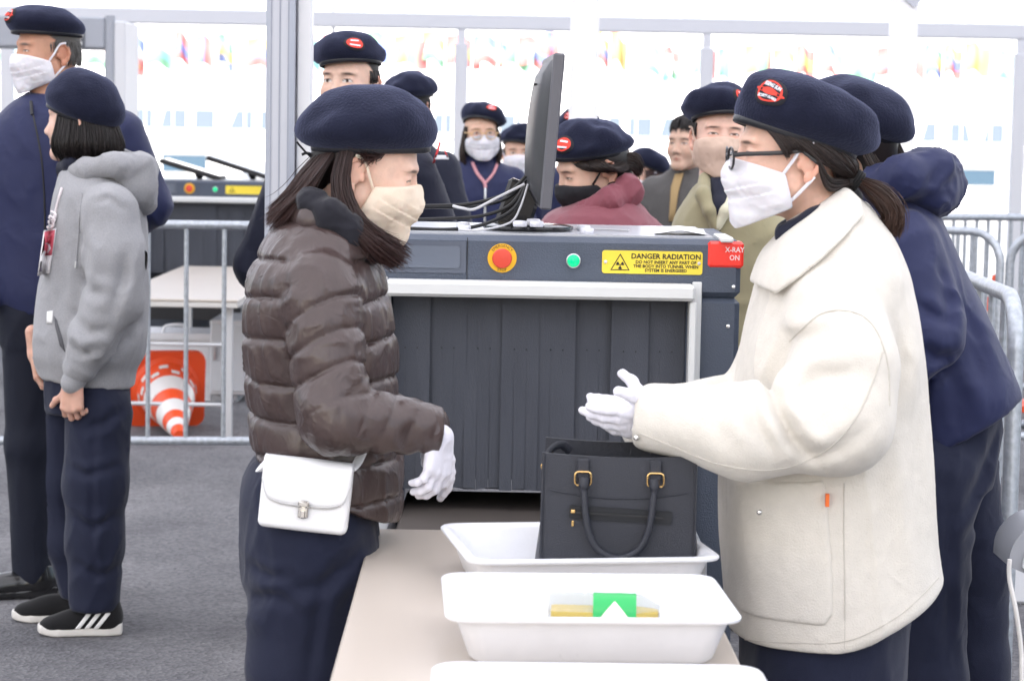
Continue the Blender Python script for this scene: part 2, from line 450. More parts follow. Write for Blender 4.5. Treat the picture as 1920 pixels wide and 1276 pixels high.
M_ALU = mat('anodised_aluminium', (.44, .46, .52), rough=.42, metal=.55, bump=.05, bscale=30)
M_ALU_PALE = mat('pale_aluminium', (.68, .69, .72), rough=.45, metal=.25)
M_WHITE_POST = mat('white_tent_post', (.84, .84, .86), rough=.5)
M_GALV = mat('galvanised_tube', (.42, .45, .49), rough=.42, metal=.6, var=.22, vscale=60, bump=.15, bscale=120)
M_WHITE = mat('white_plastic', (.72, .73, .76), rough=.36, spec=.5, bump=.08, bscale=90, var=.03, vscale=22, rvar=.12)
M_DARKSTEEL = mat('dark_textured_steel', (.072, .088, .122), rough=.42, spec=.5, bump=.4, bscale=260, var=.10, vscale=5, rvar=.12)
M_BLACK = mat('black_plastic', (.014, .014, .017), rough=.4, bump=.06, bscale=300)

def fabric_roof():
    m = bpy.data.materials.new('tent_fabric'); m.use_nodes = True; nt = m.node_tree; n = nt.nodes; l = nt.links; n.remove(n['Principled BSDF'])
    d = n.new('ShaderNodeBsdfDiffuse'); d.inputs['Color'].default_value = (.85, .85, .86, 1); t = n.new('ShaderNodeBsdfTranslucent'); t.inputs['Color'].default_value = (.88, .89, .93, 1)
    mx = n.new('ShaderNodeMixShader'); mx.inputs[0].default_value = .50; l.new(d.outputs[0], mx.inputs[1]); l.new(t.outputs[0], mx.inputs[2]); l.new(mx.outputs[0], n['Material Output'].inputs[0])
    return m
M_ROOF = fabric_roof()
# the open-sided marquee everybody stands under: fabric roof, eave beam, posts
tent = empty('marquee', (0, 20, 0)); tag(tent, 'white open-sided marquee whose pale eave beam crosses the top of the picture', 'tent')
Y0, YR, Y1, ZE, ZR, XW = 0.35, 9.5, 20.3, 2.62, 4.6, 13.0
for a, za, b, zb in ((Y0, ZE, YR, ZR), (YR, ZR, Y1, ZE)):
    mesh_np('roof_panel', np.array([(-XW, a, za), (XW, a, za), (XW, b, zb), (-XW, b, zb)]), [(0, 1, 2, 3)], M_ROOF, tent, smooth=False)
zb = P(700, 38, 20).z
for xa, xb in ((-700, 1096), (1096, 2700)):
    mb = MB(); pa, pb = P(xa, 38, 20), P(xb, 38, 20); mb.box(((pa.x + pb.x) / 2, 20, zb), (pb.x - pa.x - .01, .10, .135), bev=.01); mb.build('eave_beam', M_ALU_PALE, tent)
for x in (14, 865, 1325, 1914, -460, 2300):
    q = P(x, 100, 19.98); h = zb - .068
    mb = MB(); mb.box((q.x, 19.98, (h - .12) / 2), (.115, .09, h - .12), bev=.008); mb.box((q.x, 19.98, h - .06), (.07, .06, .118)); mb.build('eave_post', M_ALU_PALE, tent)
mb = MB(); q = P(625, 60, 20.2); mb.box((q.x, 20.2, 1.3), (.03, .03, 2.6)); mb.build('guy_pole', M_ALU_PALE, tent)
def roof_z(y): return ZE + (ZR - ZE) * ((y - Y0) / (YR - Y0) if y < YR else (Y1 - y) / (Y1 - YR))
def white_post(x0, x1, d, label):
    a, b = P(x0, 100, d), P(x1, 100, d); w = b.x - a.x; h = roof_z(d) - .012
    r = empty('tent_post', ((a.x + b.x) / 2, d, 0)); tag(r, label, 'post', 'white posts of the marquee')
    mb = MB(); mb.box((r.location.x, d, h / 2 + .006), (w, w, h - .012), bev=.012); mb.build('shaft', M_WHITE_POST, r)
    mb = MB(); mb.box((r.location.x, d, .008), (w * 2.2, w * 2.2, .012), bev=.003); mb.build('base_plate', M_ALU_PALE, r)
    mb = MB()
    for sx in (-1, 1):
        for sy in (-1, 1): mb.lathe([(0, .03), (.01, .03), (.012, .015)], (r.location.x + sx * w * .85, d + sy * w * .85, 0), 6)
    mb.build('bolt', M_GALV, r)
    return r
white_post(1069, 1122, 9.6, 'white marquee post just right of the upright monitor')
pw = white_post(1668, 1716, 9.2, 'white marquee post behind the two berets at the right')
mb = MB(); q = P(1704, -10, 9.15); mb.box(q, (.10, .02, .05), Matrix.Rotation(R(40), 3, 'Y')); mb.build('brace_bracket', M_ALU, pw)
# the grey aluminium pillar behind the woman in brown
D6 = 6.1; a, b, c = P(500, 300, D6), P(553, 300, D6), P(581, 300, D6)
r = empty('aluminium_pillar', ((a.x + b.x) / 2, D6, 0)); tag(r, 'grey extruded aluminium pillar standing behind the woman in the brown jacket', 'pillar')
hp = roof_z(D6) - .02; mb = MB(); w = b.x - a.x
mb.box(((a.x + b.x) / 2, D6, hp / 2), (w, .10, hp), bev=.012); mb.build('shaft', M_ALU, r)
mb = MB()
for k in (-.3, .0, .3): mb.box(((a.x + b.x) / 2 + k * w, D6 - .0505, hp / 2), (.0035, .004, hp - .02))
mb.build('groove', mat('groove_shadow', (.30, .32, .38), rough=.5, metal=.4), r)
mb = MB(); mb.box(((b.x + c.x) / 2 + .002, D6 + .03, hp / 2), (c.x - b.x, .06, hp - .03), bev=.004); mb.build('side_channel', M_ALU_PALE, r)
mb = MB(); mb.box(((a.x + b.x) / 2, D6, .006), (.12, .13, .012)); mb.build('base_plate', M_GALV, r)

# far pavilion with a strip of windows
def pavilion():
    d = 92.0; s = S(d); r = empty('far_pavilion', (0, d, 0)); tag(r, 'long white pavilion far behind with a strip of small bluish windows', 'building')
    mw = mat('pavilion_white', (.86, .86, .86), rough=.7); mg = mat('pavilion_glass', (.125, .155, .19), rough=.6, spec=.2)
    x0, x1 = P(-400, 240, d).x, P(2400, 240, d).x; zt = 9.0  # wall height added to stand in for the blown-out sky behind the flags
    mb = MB(); mb.box(((x0 + x1) / 2, d + 3, zt / 2), (x1 - x0, 6, zt)); mb.build('wall', mw, r)
    mb = MB(); mb.box(((x0 + x1) / 2, d + 3, zt + .15), (x1 - x0 + 1, 7, .3)); mb.build('roof', mw, r)
    rng = random.Random(4); x = x0 + .5
    while x < x1 - 1.5:
        w = rng.choice((.55, .8, .9, 1.0)); z0, z1 = 1.26, 1.98; sl = rng.choice((0, 0, .18, -.18, .3))
        mb = MB(); mb.prism([(x + max(sl, 0) * 0, z0), (x + w, z0), (x + w - max(-sl, 0), z1), (x + max(sl, 0), z1)], d - .06, d - .01); mb.build('window', mg, r)
        x += w + rng.choice((.35, .5, .6))
    mb = MB(); mb.box(((x0 + x1) / 2, d - .1, 1.14), (x1 - x0, .15, .12)); mb.build('sill', mw, r)
pavilion()
# flags of many nations along a far line
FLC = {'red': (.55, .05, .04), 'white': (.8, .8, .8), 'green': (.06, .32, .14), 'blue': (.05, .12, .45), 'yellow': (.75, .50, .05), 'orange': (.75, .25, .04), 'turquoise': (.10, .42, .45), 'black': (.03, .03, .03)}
M_FLAG = mat('flag_cloth', (.5, .5, .5), rough=.9, attr=True); M_FLAGPOLE = mat('white_flagpole', (.82, .82, .82), rough=.4)
COMB = [('red', 'white', 'green', 1), ('turquoise', 'white', 'red', 0), ('green', 'blue', 'white', 0), ('yellow', 'green', 'red', 0), ('orange', 'white', 'green', 1), ('red', 'yellow', 'red', 1), ('blue', 'white', 'red', 1), ('white', 'turquoise', 'green', 1),
        ('red', 'blue', 'red', 1), ('blue', 'red', 'white', 0), ('green', 'yellow', 'blue', 1), ('yellow', 'blue', 'red', 1), ('orange', 'yellow', 'orange', 0), ('turquoise', 'white', 'turquoise', 1)]
def flag(px, d, k):
    rng = random.Random(k * 7 + 1); c = COMB[k % len(COMB)]; base = P(px, 240, d); zt = P(px, 62 + rng.uniform(-8, 10) + (px > 1150) * 22, d).z
    r = empty('flag', (base.x, d, 0)); tag(r, 'distant flag with %s, %s and %s %s bands, %s of its kind' % (c[0], c[1], c[2], 'horizontal' if c[3] else 'upright', ORD[k // len(COMB)]), 'flag', 'flags of many nations along the far line')
    mb = MB(); mb.tube([(base.x, d, 0), (base.x, d, zt + .05)], [.028, .018], 8); mb.build('pole', M_FLAGPOLE, r, smooth=True)
    W, H = 1.2, .74; nx, nz = 15, 12; V = []; C = []; droop = rng.uniform(.25, .8); fold = rng.uniform(.35, .75)
    for i in range(nx + 1):
        for j in range(nz + 1):
            u, v = i / nx, j / nz
            x = base.x + .03 + u * W * fold; y = d + .22 * math.sin(u * 9 + k) * u * (1 - fold * .4) + .05 * math.sin(v * 5 + u * 4)
            z = zt - v * H - droop * u ** 1.4 * .55 - .05 * math.sin(u * 9 + 1)
            V.append((x, y, z)); q = v if c[3] else u; C.append([.70 * w_ + .155 for w_ in FLC[c[0] if q < .34 else (c[1] if q < .67 else c[2])]])  # band colours lifted towards white: overexposure put into the cloth
    F = [(i * (nz + 1) + j, (i + 1) * (nz + 1) + j, (i + 1) * (nz + 1) + j + 1, i * (nz + 1) + j + 1) for i in range(nx) for j in range(nz)]
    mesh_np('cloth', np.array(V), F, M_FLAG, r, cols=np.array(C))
fx = -20; rg = random.Random(3); FX = []
while fx < 1935: FX.append(fx); fx += rg.uniform(34, 56)
ORD = ('leftmost', 'second from left', 'third from left', 'fourth from left', 'fifth from left')
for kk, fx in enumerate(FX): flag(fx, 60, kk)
# small far booths
def booth(px, d, w, h, label):
    q = P(px, 300, d); r = empty('booth', (q.x, d, 0)); tag(r, label, 'booth')
    mw = mat('booth_white', (.8, .8, .8), rough=.6); mb = MB(); mb.box((q.x, d + 1, h / 2), (w, 2, h)); mb.build('wall', mw, r)
    mb = MB(); mb.box((q.x, d + .9, h + .05), (w + .3, 2.5, .1)); mb.build('roof', mw, r)
    mb = MB(); mb.box((q.x + .1, d - .02, h * .62), (w * .34, .03, h * .22)); mb.build('window', mat('booth_glass', (.06, .10, .14), rough=.1), r)
    mb = MB(); mb.box((q.x - w * .33, d - .02, h * .42), (w * .2, .03, h * .78)); mb.build('door', mat('booth_door', (.7, .7, .72), rough=.5), r)
booth(335, 40, 2.2, 1.25, 'small white booth seen beyond the second scanner')
booth(262, 44, 1.6, 1.2, 'small white booth left of the other booth beyond the second scanner')
booth(1800, 42, 3.2, 1.2, 'small white booth beyond the barriers at the right')

# ================================================================== crowd barriers
def barrier(p0, p1, label, n=13, H=1.08, zb=.20, r=.019, group=None, rb=.0095):
    p0, p1 = Vector((p0[0], p0[1], 0)), Vector((p1[0], p1[1], 0)); u = (p1 - p0); L = u.length; u.normalize(); nn = Vector((-u.y, u.x, 0))
    o = empty('crowd_barrier', (p0 + p1) / 2); tag(o, label, 'barrier', group)
    W = lambda s, z: p0 + u * s + Vector((0, 0, z)); c = .13
    pts = [W(0, .02)] + [W(0, H - c)] + [W(c - c * math.cos(a), H - c + c * math.sin(a)) for a in [R(t) for t in (20, 40, 60, 80)]] + [W(c, H), W(L / 2, H), W(L - c, H)] + [W(L - c + c * math.sin(a), H - c + c * math.cos(a)) for a in [R(t) for t in (20, 40, 60, 80)]] + [W(L, H - c), W(L, .02)]
    MB().tube(pts, r, 10).build('frame', M_GALV, o, smooth=True)
    MB().tube([W(0, zb), W(L, zb)], r * .95, 10).build('bottom_rail', M_GALV, o, smooth=True)
    for i in range(1, n + 1):
        s = L * i / (n + 1); MB().tube([W(s, zb), W(s, H)], rb, 8).build('bar', M_GALV, o, smooth=True)
    for s in (.16, L - .16):
        MB().tube([W(s, zb) , W(s, .03)], r * .9, 8).tube([W(s, .022) + nn * .3, W(s, .022) - nn * .3], r, 8).build('foot', M_GALV, o, smooth=True)
    return o
d = 9.4; barrier((P(-215, 430, d).x, d - .12), (P(700, 430, d).x, d + .12), 'galvanised crowd barrier behind the woman in the grey hoodie', n=12, H=1.07, zb=.175)
q = P(1908, 560, 5.7); q2 = P(1716, 560, 7.6); barrier((q.x, 5.7), (q2.x, 7.6), 'galvanised crowd barrier at the right edge beside the woman in the navy hooded jacket', n=9, H=1.09, r=.021)
d = 10.2; barrier((P(1640, 430, d).x, d), (P(1855, 430, d).x - .01, d - .3), 'galvanised crowd barrier left of a neighbour in the right background', n=8, H=1.08, group='barriers in the right background')
barrier((P(1860, 430, d).x + .02, d - .3), (P(2150, 430, d).x, d - .5), 'galvanised crowd barrier cut by the right picture edge in the background', n=10, H=1.08, group='barriers in the right background')
d = 11.6; barrier((P(1700, 430, d).x, d), (P(1985, 430, d).x, d + .3), 'galvanised crowd barrier standing behind two others in the right background', n=11, H=1.08, group='barriers in the right background')

# ================================================================== traffic cones
M_CONE = mat('cone_orange', (.78, .085, .02), rough=.45, bump=.05); M_REFL = mat('cone_reflective', (.72, .70, .68), rough=.35)
def cone(loc, rot, label, k=1.0, group=None):
    o = empty('traffic_cone', loc); o.rotation_euler = rot; o.scale = (k, k, k); tag(o, label, 'cone', group)
    mb = MB(); n = len(rrect(.38, .38, .05)); pr = rrect(.38, .38, .05)
    mb.prism(pr, 0, .035, axis='Z'); mb.build('base', M_CONE, o, local=True)
    def ring(r0, z0, r1, z1, m, name): MB().lathe([(r0, z0), (r1, z1)], (0, 0, 0), 28).build(name, m, o, smooth=True, local=True)
    rr = lambda z: .15 - .125 * (z - .035) / .665
    ring(.168, .0355, rr(.045), .055, M_CONE, 'collar')
    MB().lathe([(rr(.05), .05), (rr(.69), .69), (rr(.69) * .9, .70), (rr(.69) * .3, .701)], (0, 0, 0), 28).build('cone_body', M_CONE, o, smooth=True, local=True)
    for z0, z1 in ((.19, .31), (.41, .51), (.585, .645)): ring(rr(z0) + .003, z0, rr(z1) + .003, z1, M_REFL, 'reflective_band')
    for i in range(8):
        for z0, z1, da in ((.085, .115, 0), (.135, .165, 22)):
            V = []; a0 = R(i * 45 + da); 
            for z in (z0, z1):
                for a in (a0, a0 + R(9), a0 + R(18)): V.append(((rr(z) + .003) * math.cos(a), (rr(z) + .003) * math.sin(a), z))
            mesh_np('reflective_patch', np.array(V), [(0, 1, 4, 3), (1, 2, 5, 4)], M_REFL, o, local=True)
    return o
D = 11.2; q = P(318, 740, D); cone((q.x - .02, D, .192), (R(90 + 12), 0, R(14)), 'orange and white traffic cone lying on its side below the second table', 1.0)
cq = P(1868, 560, 12.6); cone((cq.x, 12.6, 0), (0, 0, 0), 'orange and white traffic cone standing behind the barriers at the right', 1.05)
# ================================================================== X-ray scanners
M_SCANFRAME = mat('scanner_white_frame', (.74, .75, .74), rough=.4, spec=.5)
M_STRIP = mat('lead_rubber', (.068, .074, .092), rough=.55, bump=.3, bscale=500, stretch=(1, 1, .3), spec=.35, var=.12, vscale=10, rvar=.1)
M_YEL = mat('warning_yellow', (.85, .66, .06), rough=.45); M_INK = mat('printed_black', (.02, .02, .02), rough=.6)
M_ESTOP = mat('stop_yellow', (.85, .48, .02), rough=.45); M_RED = mat('stop_red', (.68, .07, .04), rough=.42)
M_LED = mat('green_lamp', (.0, .30, .13), rough=.2, emit=(.0, .8, .30), estr=.35)
M_LAMP = mat('red_lamp_lens', (.70, .03, .02), rough=.15, coat=.6, spec=.6, emit=(.9, .05, .03), estr=.12)
M_SCREW = mat('bright_screw', (.8, .8, .8), rough=.25, metal=1.0)
M_RUB = mat('conveyor_rubber', (.095, .082, .074), rough=.5, bump=.1, bscale=200)
M_STEEL = mat('brushed_steel', (.55, .56, .58), rough=.3, metal=.9)
def scanner(X, Y, dz, label, detail=True):
    """front face at Y, tunnel centred on X; built in local coordinates (x right, y into depth, z up)"""
    o = empty('xray_scanner', (X, Y, dz)); tag(o, label, 'scanner', 'X-ray baggage scanners')
    W, H, DP = .912, 1.246, .62; tw, tz0, tz1 = .668, .60, 1.115
    mb = MB()
    mb.box((0, DP / 2, (tz1 + H) / 2), (W, DP, H - tz1), bev=.012); mb.build('header_housing', M_DARKSTEEL, o, local=True)
    for s in (-1, 1):
        w = (W - tw) / 2; MB().box((s * (tw / 2 + w / 2), DP / 2 + .002, (tz1 - .001) / 2), (w, DP - .004, tz1 - .001), bev=.012).build('side_housing', M_DARKSTEEL, o, local=True)
    MB().box((0, DP / 2 + .01, tz0 / 2 - .03), (tw - .002, DP - .02, tz0 - .06)).build('lower_housing', M_DARKSTEEL, o, local=True)
    MB().box((0, DP - .03, (tz0 + tz1) / 2), (tw - .002, .02, tz1 - tz0)).build('tunnel_lining', M_DARKSTEEL, o, local=True)
    # white hood round the tunnel mouth
    fo, ft = .715, .0; hood = MB(); hood.box((0, -.036, 1.128), (.698, .07, .036), bev=.007)
    for s in (-1, 1): hood.box((s * .345, -.030, .852), (.016, .058, .512), bev=.003)
    h = hood.build('tunnel_hood', M_SCANFRAME, o, local=True)
    for s in (-1, 1): MB().box((s * .357, -.003, .87), (.022, .006, .56), bev=.002).build('hood_flange', M_SCANFRAME, h, local=True)
    # lead-rubber strips, slit in their lower part
    n = 8; sw = .664 / n
    for i in range(n):
        x0 = -.332 + i * sw; yo = .012 + .006 * ((i % 3) - 1) + (.004 if i % 2 else 0); mb = MB(); rg2 = random.Random(i + 5)
        mb.box((x0 + sw / 2, yo, 1.05), (sw * 1.03 * .992, .004, .13))
        zs = .985
        for j in range(3):
            t = sw * 1.03 / 3; bx = x0 + sw / 2 - sw * .515 + (j + .5) * t; lean = rg2.uniform(-.006, .006)
            V = [(bx - t * .497, yo - .002 + 0, zs), (bx + t * .497, yo - .002, zs), (bx + t * .497, yo + .002, zs), (bx - t * .497, yo + .002, zs)]
            V += [(a + lean * .3, b + lean + rg2.uniform(-.002, .002), .664 + rg2.uniform(-.002, .004)) for a, b, c in V]
            mb.add(V, [(0, 1, 5, 4), (1, 2, 6, 5), (2, 3, 7, 6), (3, 0, 4, 7), (4, 5, 6, 7), (3, 2, 1, 0)])
        st = mb.build('curtain_strip', M_STRIP, o, local=True)
        if detail:
            for k in (1, 2): MB().lathe([(.0, .0), (.0017, .0)], (x0 + sw * k / 3, yo - .0035, .988), 8, Matrix.Rotation(R(90), 3, 'X')).build('slit_hole', M_INK, st, local=True)
    # conveyor
    MB().box((0, -.10, .602), (.62, .82, .02), bev=.008).build('conveyor_belt', M_RUB, o, local=True)
    MB().box((0, -.32, .50), (.60, .40, .17)).build('conveyor_tray', M_BLACK, o, local=True)
    for s in (-1, 1): MB().box((s * .335, -.27, .585), (.03, .52, .075), bev=.004).build('side_rail', M_STEEL, o, local=True)
    MB().tube([(-.30, -.505, .600), (.30, -.505, .600)], .022, 16).build('roller', M_STEEL, o, smooth=True, local=True)
    for s in (-1, 1): MB().box((s * .30, -.46, .245), (.035, .035, .49), bev=.003).build('leg', M_STEEL, o, local=True)
    # controls on the header
    def F(u, v, off=0.0): return Vector((u, -.001 - off, v))
    base = MB(); base.prism(rrect(.186, .074, .004), -.004, 0); 
    pl = MB(); pl.prism([(u - .262, v + 1.196) for u, v in rrect(.186, .072, .004)], -.003, 0); pl = pl.build('name_plate', mat('plate_grey', (.10, .115, .15), rough=.35), o, local=True)
    MB().prism([(u - .262, v + 1.196) for u, v in rrect(.160, .050, .008)], -.0055, -.003).build('plate_relief', mat('plate_relief', (.13, .15, .19), rough=.35), pl, local=True)
    ex, ez = -.0868, 1.196
    es = MB().lathe([(.033, 0), (.033, .003), (.0225, .0035), (.0225, .003)], (ex, 0, ez), 32, Matrix.Rotation(R(90), 3, 'X')).build('stop_ring', M_ESTOP, o, smooth=True, local=True)
    MB().lathe([(.012, .003), (.013, .012), (.0215, .014), (.0225, .019), (.020, .023), (.010, .0245), (0, .0248)], (ex, 0, ez), 28, Matrix.Rotation(R(90), 3, 'X')).build('stop_button', M_RED, o, smooth=True, local=True)
    if detail:
        for body, sg in (('EMERGENCY', 1), ('STOP', -1)):
            V, Fc = text_geo(body, .0092); out = []
            for x, y, z in V:
                rr = .0278 + sg * y; a = x / .0278; out.append((ex + rr * math.sin(a), -.0042, ez + sg * rr * math.cos(a)))
            mesh_np('stop_lettering', np.array(out), Fc, M_INK, es, smooth=False, local=True)
    MB().lathe([(.0165, 0), (.0165, .006), (.0145, .007)], (.075, 0, 1.193), 24, Matrix.Rotation(R(90), 3, 'X')).build('lamp_bezel', M_STEEL, o, smooth=True, local=True)
    MB().lathe([(.0142, .004), (.0142, .009), (.012, .013), (.007, .0155), (0, .0165)], (.075, 0, 1.193), 24, Matrix.Rotation(R(90), 3, 'X')).build('green_lamp', M_LED, o, smooth=True, local=True)
    sx, sz = .254, 1.192
    sg = MB().prism([(u + sx, v + sz) for u, v in rrect(.228, .052, .006)], -.0025, 0).build('warning_sign', M_YEL, o, local=True)
    def put(body, size, u, v, ws=1.0, bold=0.0):
        V, Fc = text_geo(body, size, bold); mesh_np('sign_lettering', np.array([(sx + u + x * ws, -.0032, sz + v + y) for x, y, z in V]), Fc, M_INK, sg, smooth=False, local=True)
    if detail:
        put('DANGER RADIATION', .0165, .031, .0135, .99, .0004)
        put('DO NOT INSERT ANY PART OF', .0098, .031, .0005, 1.0, .0003); put('THE BODY INTO TUNNEL WHEN', .0098, .031, -.0088, 1.0, .0003); put('SYSTEM IS ENERGISED', .0098, .031, -.0181, 1.0, .0003)
        for s in (-1, 1): MB().lathe([(.0042, .0025), (.004, .004), (0, .0042)], (sx + s * .106, 0, sz), 12, Matrix.Rotation(R(90), 3, 'X')).build('screw', M_SCREW, sg, smooth=True, local=True)
    tx, tz = sx - .073, sz - .003; q = MB()
    o3 = [(tx + .0255 * math.sin(a), tz - .003 + .0255 * math.cos(a)) for a in (0, 2.0944, 4.18879)]; i3 = [(tx + .0215 * math.sin(a), tz - .003 + .0215 * math.cos(a)) for a in (0, 2.0944, 4.18879)]
    for k in range(3): q.add([(o3[k][0], -.0032, o3[k][1]), (o3[(k + 1) % 3][0], -.0032, o3[(k + 1) % 3][1]), (i3[(k + 1) % 3][0], -.0032, i3[(k + 1) % 3][1]), (i3[k][0], -.0032, i3[k][1])], [(0, 1, 2, 3)])
    for k in range(3):
        a0 = R(60 + 120 * k); pts = [(tx + rr * math.sin(a), -.0033, tz - .004 + rr * math.cos(a)) for rr, a in ((.003, a0 - .52), (.0095, a0 - .52), (.0095, a0), (.0095, a0 + .52), (.003, a0 + .52))]; q.add(pts, [(0, 1, 2, 3, 4)])
    q.add([(tx + .0018 * math.sin(a), -.0033, tz - .004 + .0018 * math.cos(a)) for a in [R(40 * k) for k in range(9)]], [tuple(range(9))])
    q.build('radiation_symbol', M_INK, sg, local=True)
    lm = MB().box((W / 2 - .036, .028, 1.213), (.082, .066, .060), bev=.006).build('xray_lamp', M_LAMP, o, local=True)
    if detail:
        for body, v in (('X-RAY', 1.224), ('ON', 1.206)):
            V, Fc = text_geo(body, .0165, .0003); mesh_np('lamp_lettering', np.array([(W / 2 - .016 + x * .9, -.0062, v + y) for x, y, z in V]), Fc, mat('lamp_print', (.85, .7, .7), rough=.5), lm, smooth=False, local=True)
    MB().box((W / 2 - .036, .07, 1.2475), (.03, .20, .012), bev=.003).build('lamp_cover', M_SCANFRAME, o, local=True)
    if detail:                                                      # panel joints and screws
        for x in (-.166,): MB().box((x, -.0008, 1.185), (.0016, .002, .112)).build('panel_joint', M_INK, o, local=True)
        for x, z in ((-.44, 1.232), (-.44, 1.14), (.44, 1.14), (-.36, 1.145)): MB().lathe([(.0046, 0), (.0044, .0018), (.002, .0026), (0, .0026)], (x, 0, z), 12, Matrix.Rotation(R(90), 3, 'X')).build('screw', M_SCREW, o, smooth=True, local=True)
        for z in (.30, .75, 1.05): MB().lathe([(.0046, 0), (.0044, .0018), (0, .0026)], (.43, .002, z), 12, Matrix.Rotation(R(90), 3, 'X')).build('screw', M_SCREW, o, smooth=True, local=True)
    # pale top sheet
    MB().box((-.01, DP / 2 + .02, H + .002), (W - .10, DP - .06, .004)).build('top_sheet', mat('scanner_top_sheet', (.50, .52, .56), rough=.28, metal=.3), o, local=True)
    return o
SY = 5.2; SX = P(1011, 600, SY).x
SCAN = scanner(SX, SY, 0.0, 'dark blue-grey X-ray scanner with yellow warning sign between the two women')
SCAN2 = scanner(P(381, 400, 14.4).x, 14.4, -.12, 'second X-ray scanner far behind the crowd barrier at the left', detail=False)
ZT = 1.246

# ------------------------------------------------------------------ things on the scanner
def monitor():
    d = 5.47; c = P(1013, 250, d); o = empty('monitor', (P(990, 430, d).x, d, ZT)); tag(o, 'black flat monitor seen edge-on, standing on top of the near scanner', 'monitor')
    M = Matrix.Rotation(R(-3.5), 3, 'Y').to_3x3(); M = Matrix.Rotation(R(2.2), 3, 'Z') @ Matrix.Rotation(R(4.0), 3, 'Y')
    mg = mat('monitor_grey', (.11, .11, .125), rough=.45, bump=.08, bscale=500)
    top, bot = P(1036, 106, d), P(1014, 386, d); hgt = (top - bot).length; cc = (top + bot) / 2
    MB().box(cc, (.026, .52, hgt), M, bev=.004).build('panel', mg, o)
    # convex back, to the left of the panel
    mb = MB(); pts = []
    n = 10
    for j in range(n + 1):
        v = -1 + 2 * j / n
        for i in range(n + 1):
            u = -1 + 2 * i / n; bulge = .010 + .022 * (max(0, 1 - abs(u) ** 3) * max(0, 1 - abs(v) ** 2.2)) ** .7
            pts.append(tuple(cc + M @ Vector((-.0131 - bulge * (1 if max(abs(u), abs(v)) < 1 else 0), u * .245, v * hgt * .47 - .004))))
    mb.add(pts, [(j * (n + 1) + i, j * (n + 1) + i + 1, (j + 1) * (n + 1) + i + 1, (j + 1) * (n + 1) + i) for j in range(n) for i in range(n)])
    mb.build('back_shell', M_BLACK, o, smooth=True)
    MB().box(cc + M @ Vector((.0136, 0, 0)), (.001, .49, hgt * .93), M).build('screen', mat('screen_dark', (.02, .025, .04), rough=.08), o)
    # tilted neck and foot
    b0 = P(985, 350, d); b1 = P(958, 428, d)
    Mn = (b1 - b0).to_track_quat('-Z', 'Y').to_matrix()
    MB().box((b0 + b1) / 2, (.05, .085, (b1 - b0).length + .02), Mn, bev=.008).build('neck', mat('gloss_black', (.01, .01, .012), rough=.12), o)
    MB().lathe([(.0, 0), (.104, 0), (.107, .004), (.106, .009), (.09, .013), (0, .014)], (P(990, 440, d).x, d - .05, ZT + .006), 40, sy=.85).build('foot', mat('gloss_black', (.01, .01, .012)), o, smooth=True)
    mb = MB()
    for k in range(4): mb.box(cc + M @ Vector((-.040, -.1 + k * .03, hgt * .30)), (.004, .012, .004), M)
    mb.build('vent', M_INK, o)
monitor()
def cable(pts, r, m, label, name='cable', group=None):
    o = MB().tube(spline(pts, 8), r, 7).build(name, m, None, smooth=True); tag(o, label, 'cable', group); return o
M_CABLE = mat('black_cable', (.012, .012, .014), rough=.4); M_CABLE_W = mat('grey_cable', (.55, .55, .57), rough=.4)
d = 5.42; zc = ZT + .008
on = lambda x, y, dd: Vector((P(x, y, dd).x, dd, zc))
cable([P(986, 330, d), P(950, 362, d), P(880, 382, d), P(790, 386, d), P(700, 392, d), P(600, 400, d)], .0042, M_CABLE, 'uppermost black cable running left from the monitor', group='cables of the monitor')
cable([P(986, 338, d + .02), P(950, 372, d), P(880, 388, d), P(800, 389, d + .02), P(700, 400, d), P(610, 415, d)], .0042, M_CABLE, 'black cable just under the uppermost one at the monitor', group='cables of the monitor')
cable([P(986, 345, d - .02), P(955, 385, d - .02), P(900, 405, d - .02), P(820, 410, d - .02), P(740, 412, d - .02), P(620, 415, d)], .0042, M_CABLE, 'middle black cable sagging from the monitor', group='cables of the monitor')
cable([P(986, 350, d - .05), P(962, 392, d - .06), P(905, 421, d - .08), P(840, 430, d - .10), on(760, 430, d - .1), on(680, 430, d - .1)], .0045, M_CABLE, 'lowest black cable lying on the scanner top', group='cables of the monitor')
cable([P(984, 345, d - .03), P(930, 372, d - .03), P(890, 392, d - .03), P(866, 390, d - .03), P(850, 386, d - .01)], .0035, M_CABLE_W, 'pale grey cable looping among the black ones', group='cables of the monitor')
cable([P(990, 345, d - .06), P(975, 390, d - .07), P(955, 418, d - .10), on(900, 432, d - .12), on(860, 436, d - .12)], .0025, M_CABLE_W, 'thin grey cable beside the monitor neck', group='cables of the monitor')
cable([on(1000, 425, d + .02), on(1100, 420, d + .04), on(1150, 424, d + .02), on(1180, 432, d - .02)], .0025, M_CABLE_W, 'thin grey cable lying right of the monitor foot', group='cables of the monitor')
MB()
M_PUCK = mat('translucent_puck', (.72, .72, .78), rough=.3, spec=.5)
for (x, dd, lb) in ((868, 5.50, 'left rear'), (870, 5.33, 'left front'), (975, 5.27, 'left of three at the monitor foot,'), (1000, 5.40, 'rear of three at the monitor foot,'), (1006, 5.275, 'right of three at the monitor foot,'), (1094, 5.45, 'rear right'), (1100, 5.30, 'front right')):
    q = P(x, 430, dd); zf = .018 if 960 < x < 1020 else 0.003
    o = MB().lathe([(.015, 0), (.0165, .003), (.0165, .010), (.014, .013), (.006, .014), (0, .014)], (q.x, dd, ZT + .001 + zf), 20).build('plastic_puck', M_PUCK, None, smooth=True)
    tag(o, '%s pale plastic disc lying on the scanner top' % lb, 'disc', 'pale discs on the scanner')
V = []; nx = 16
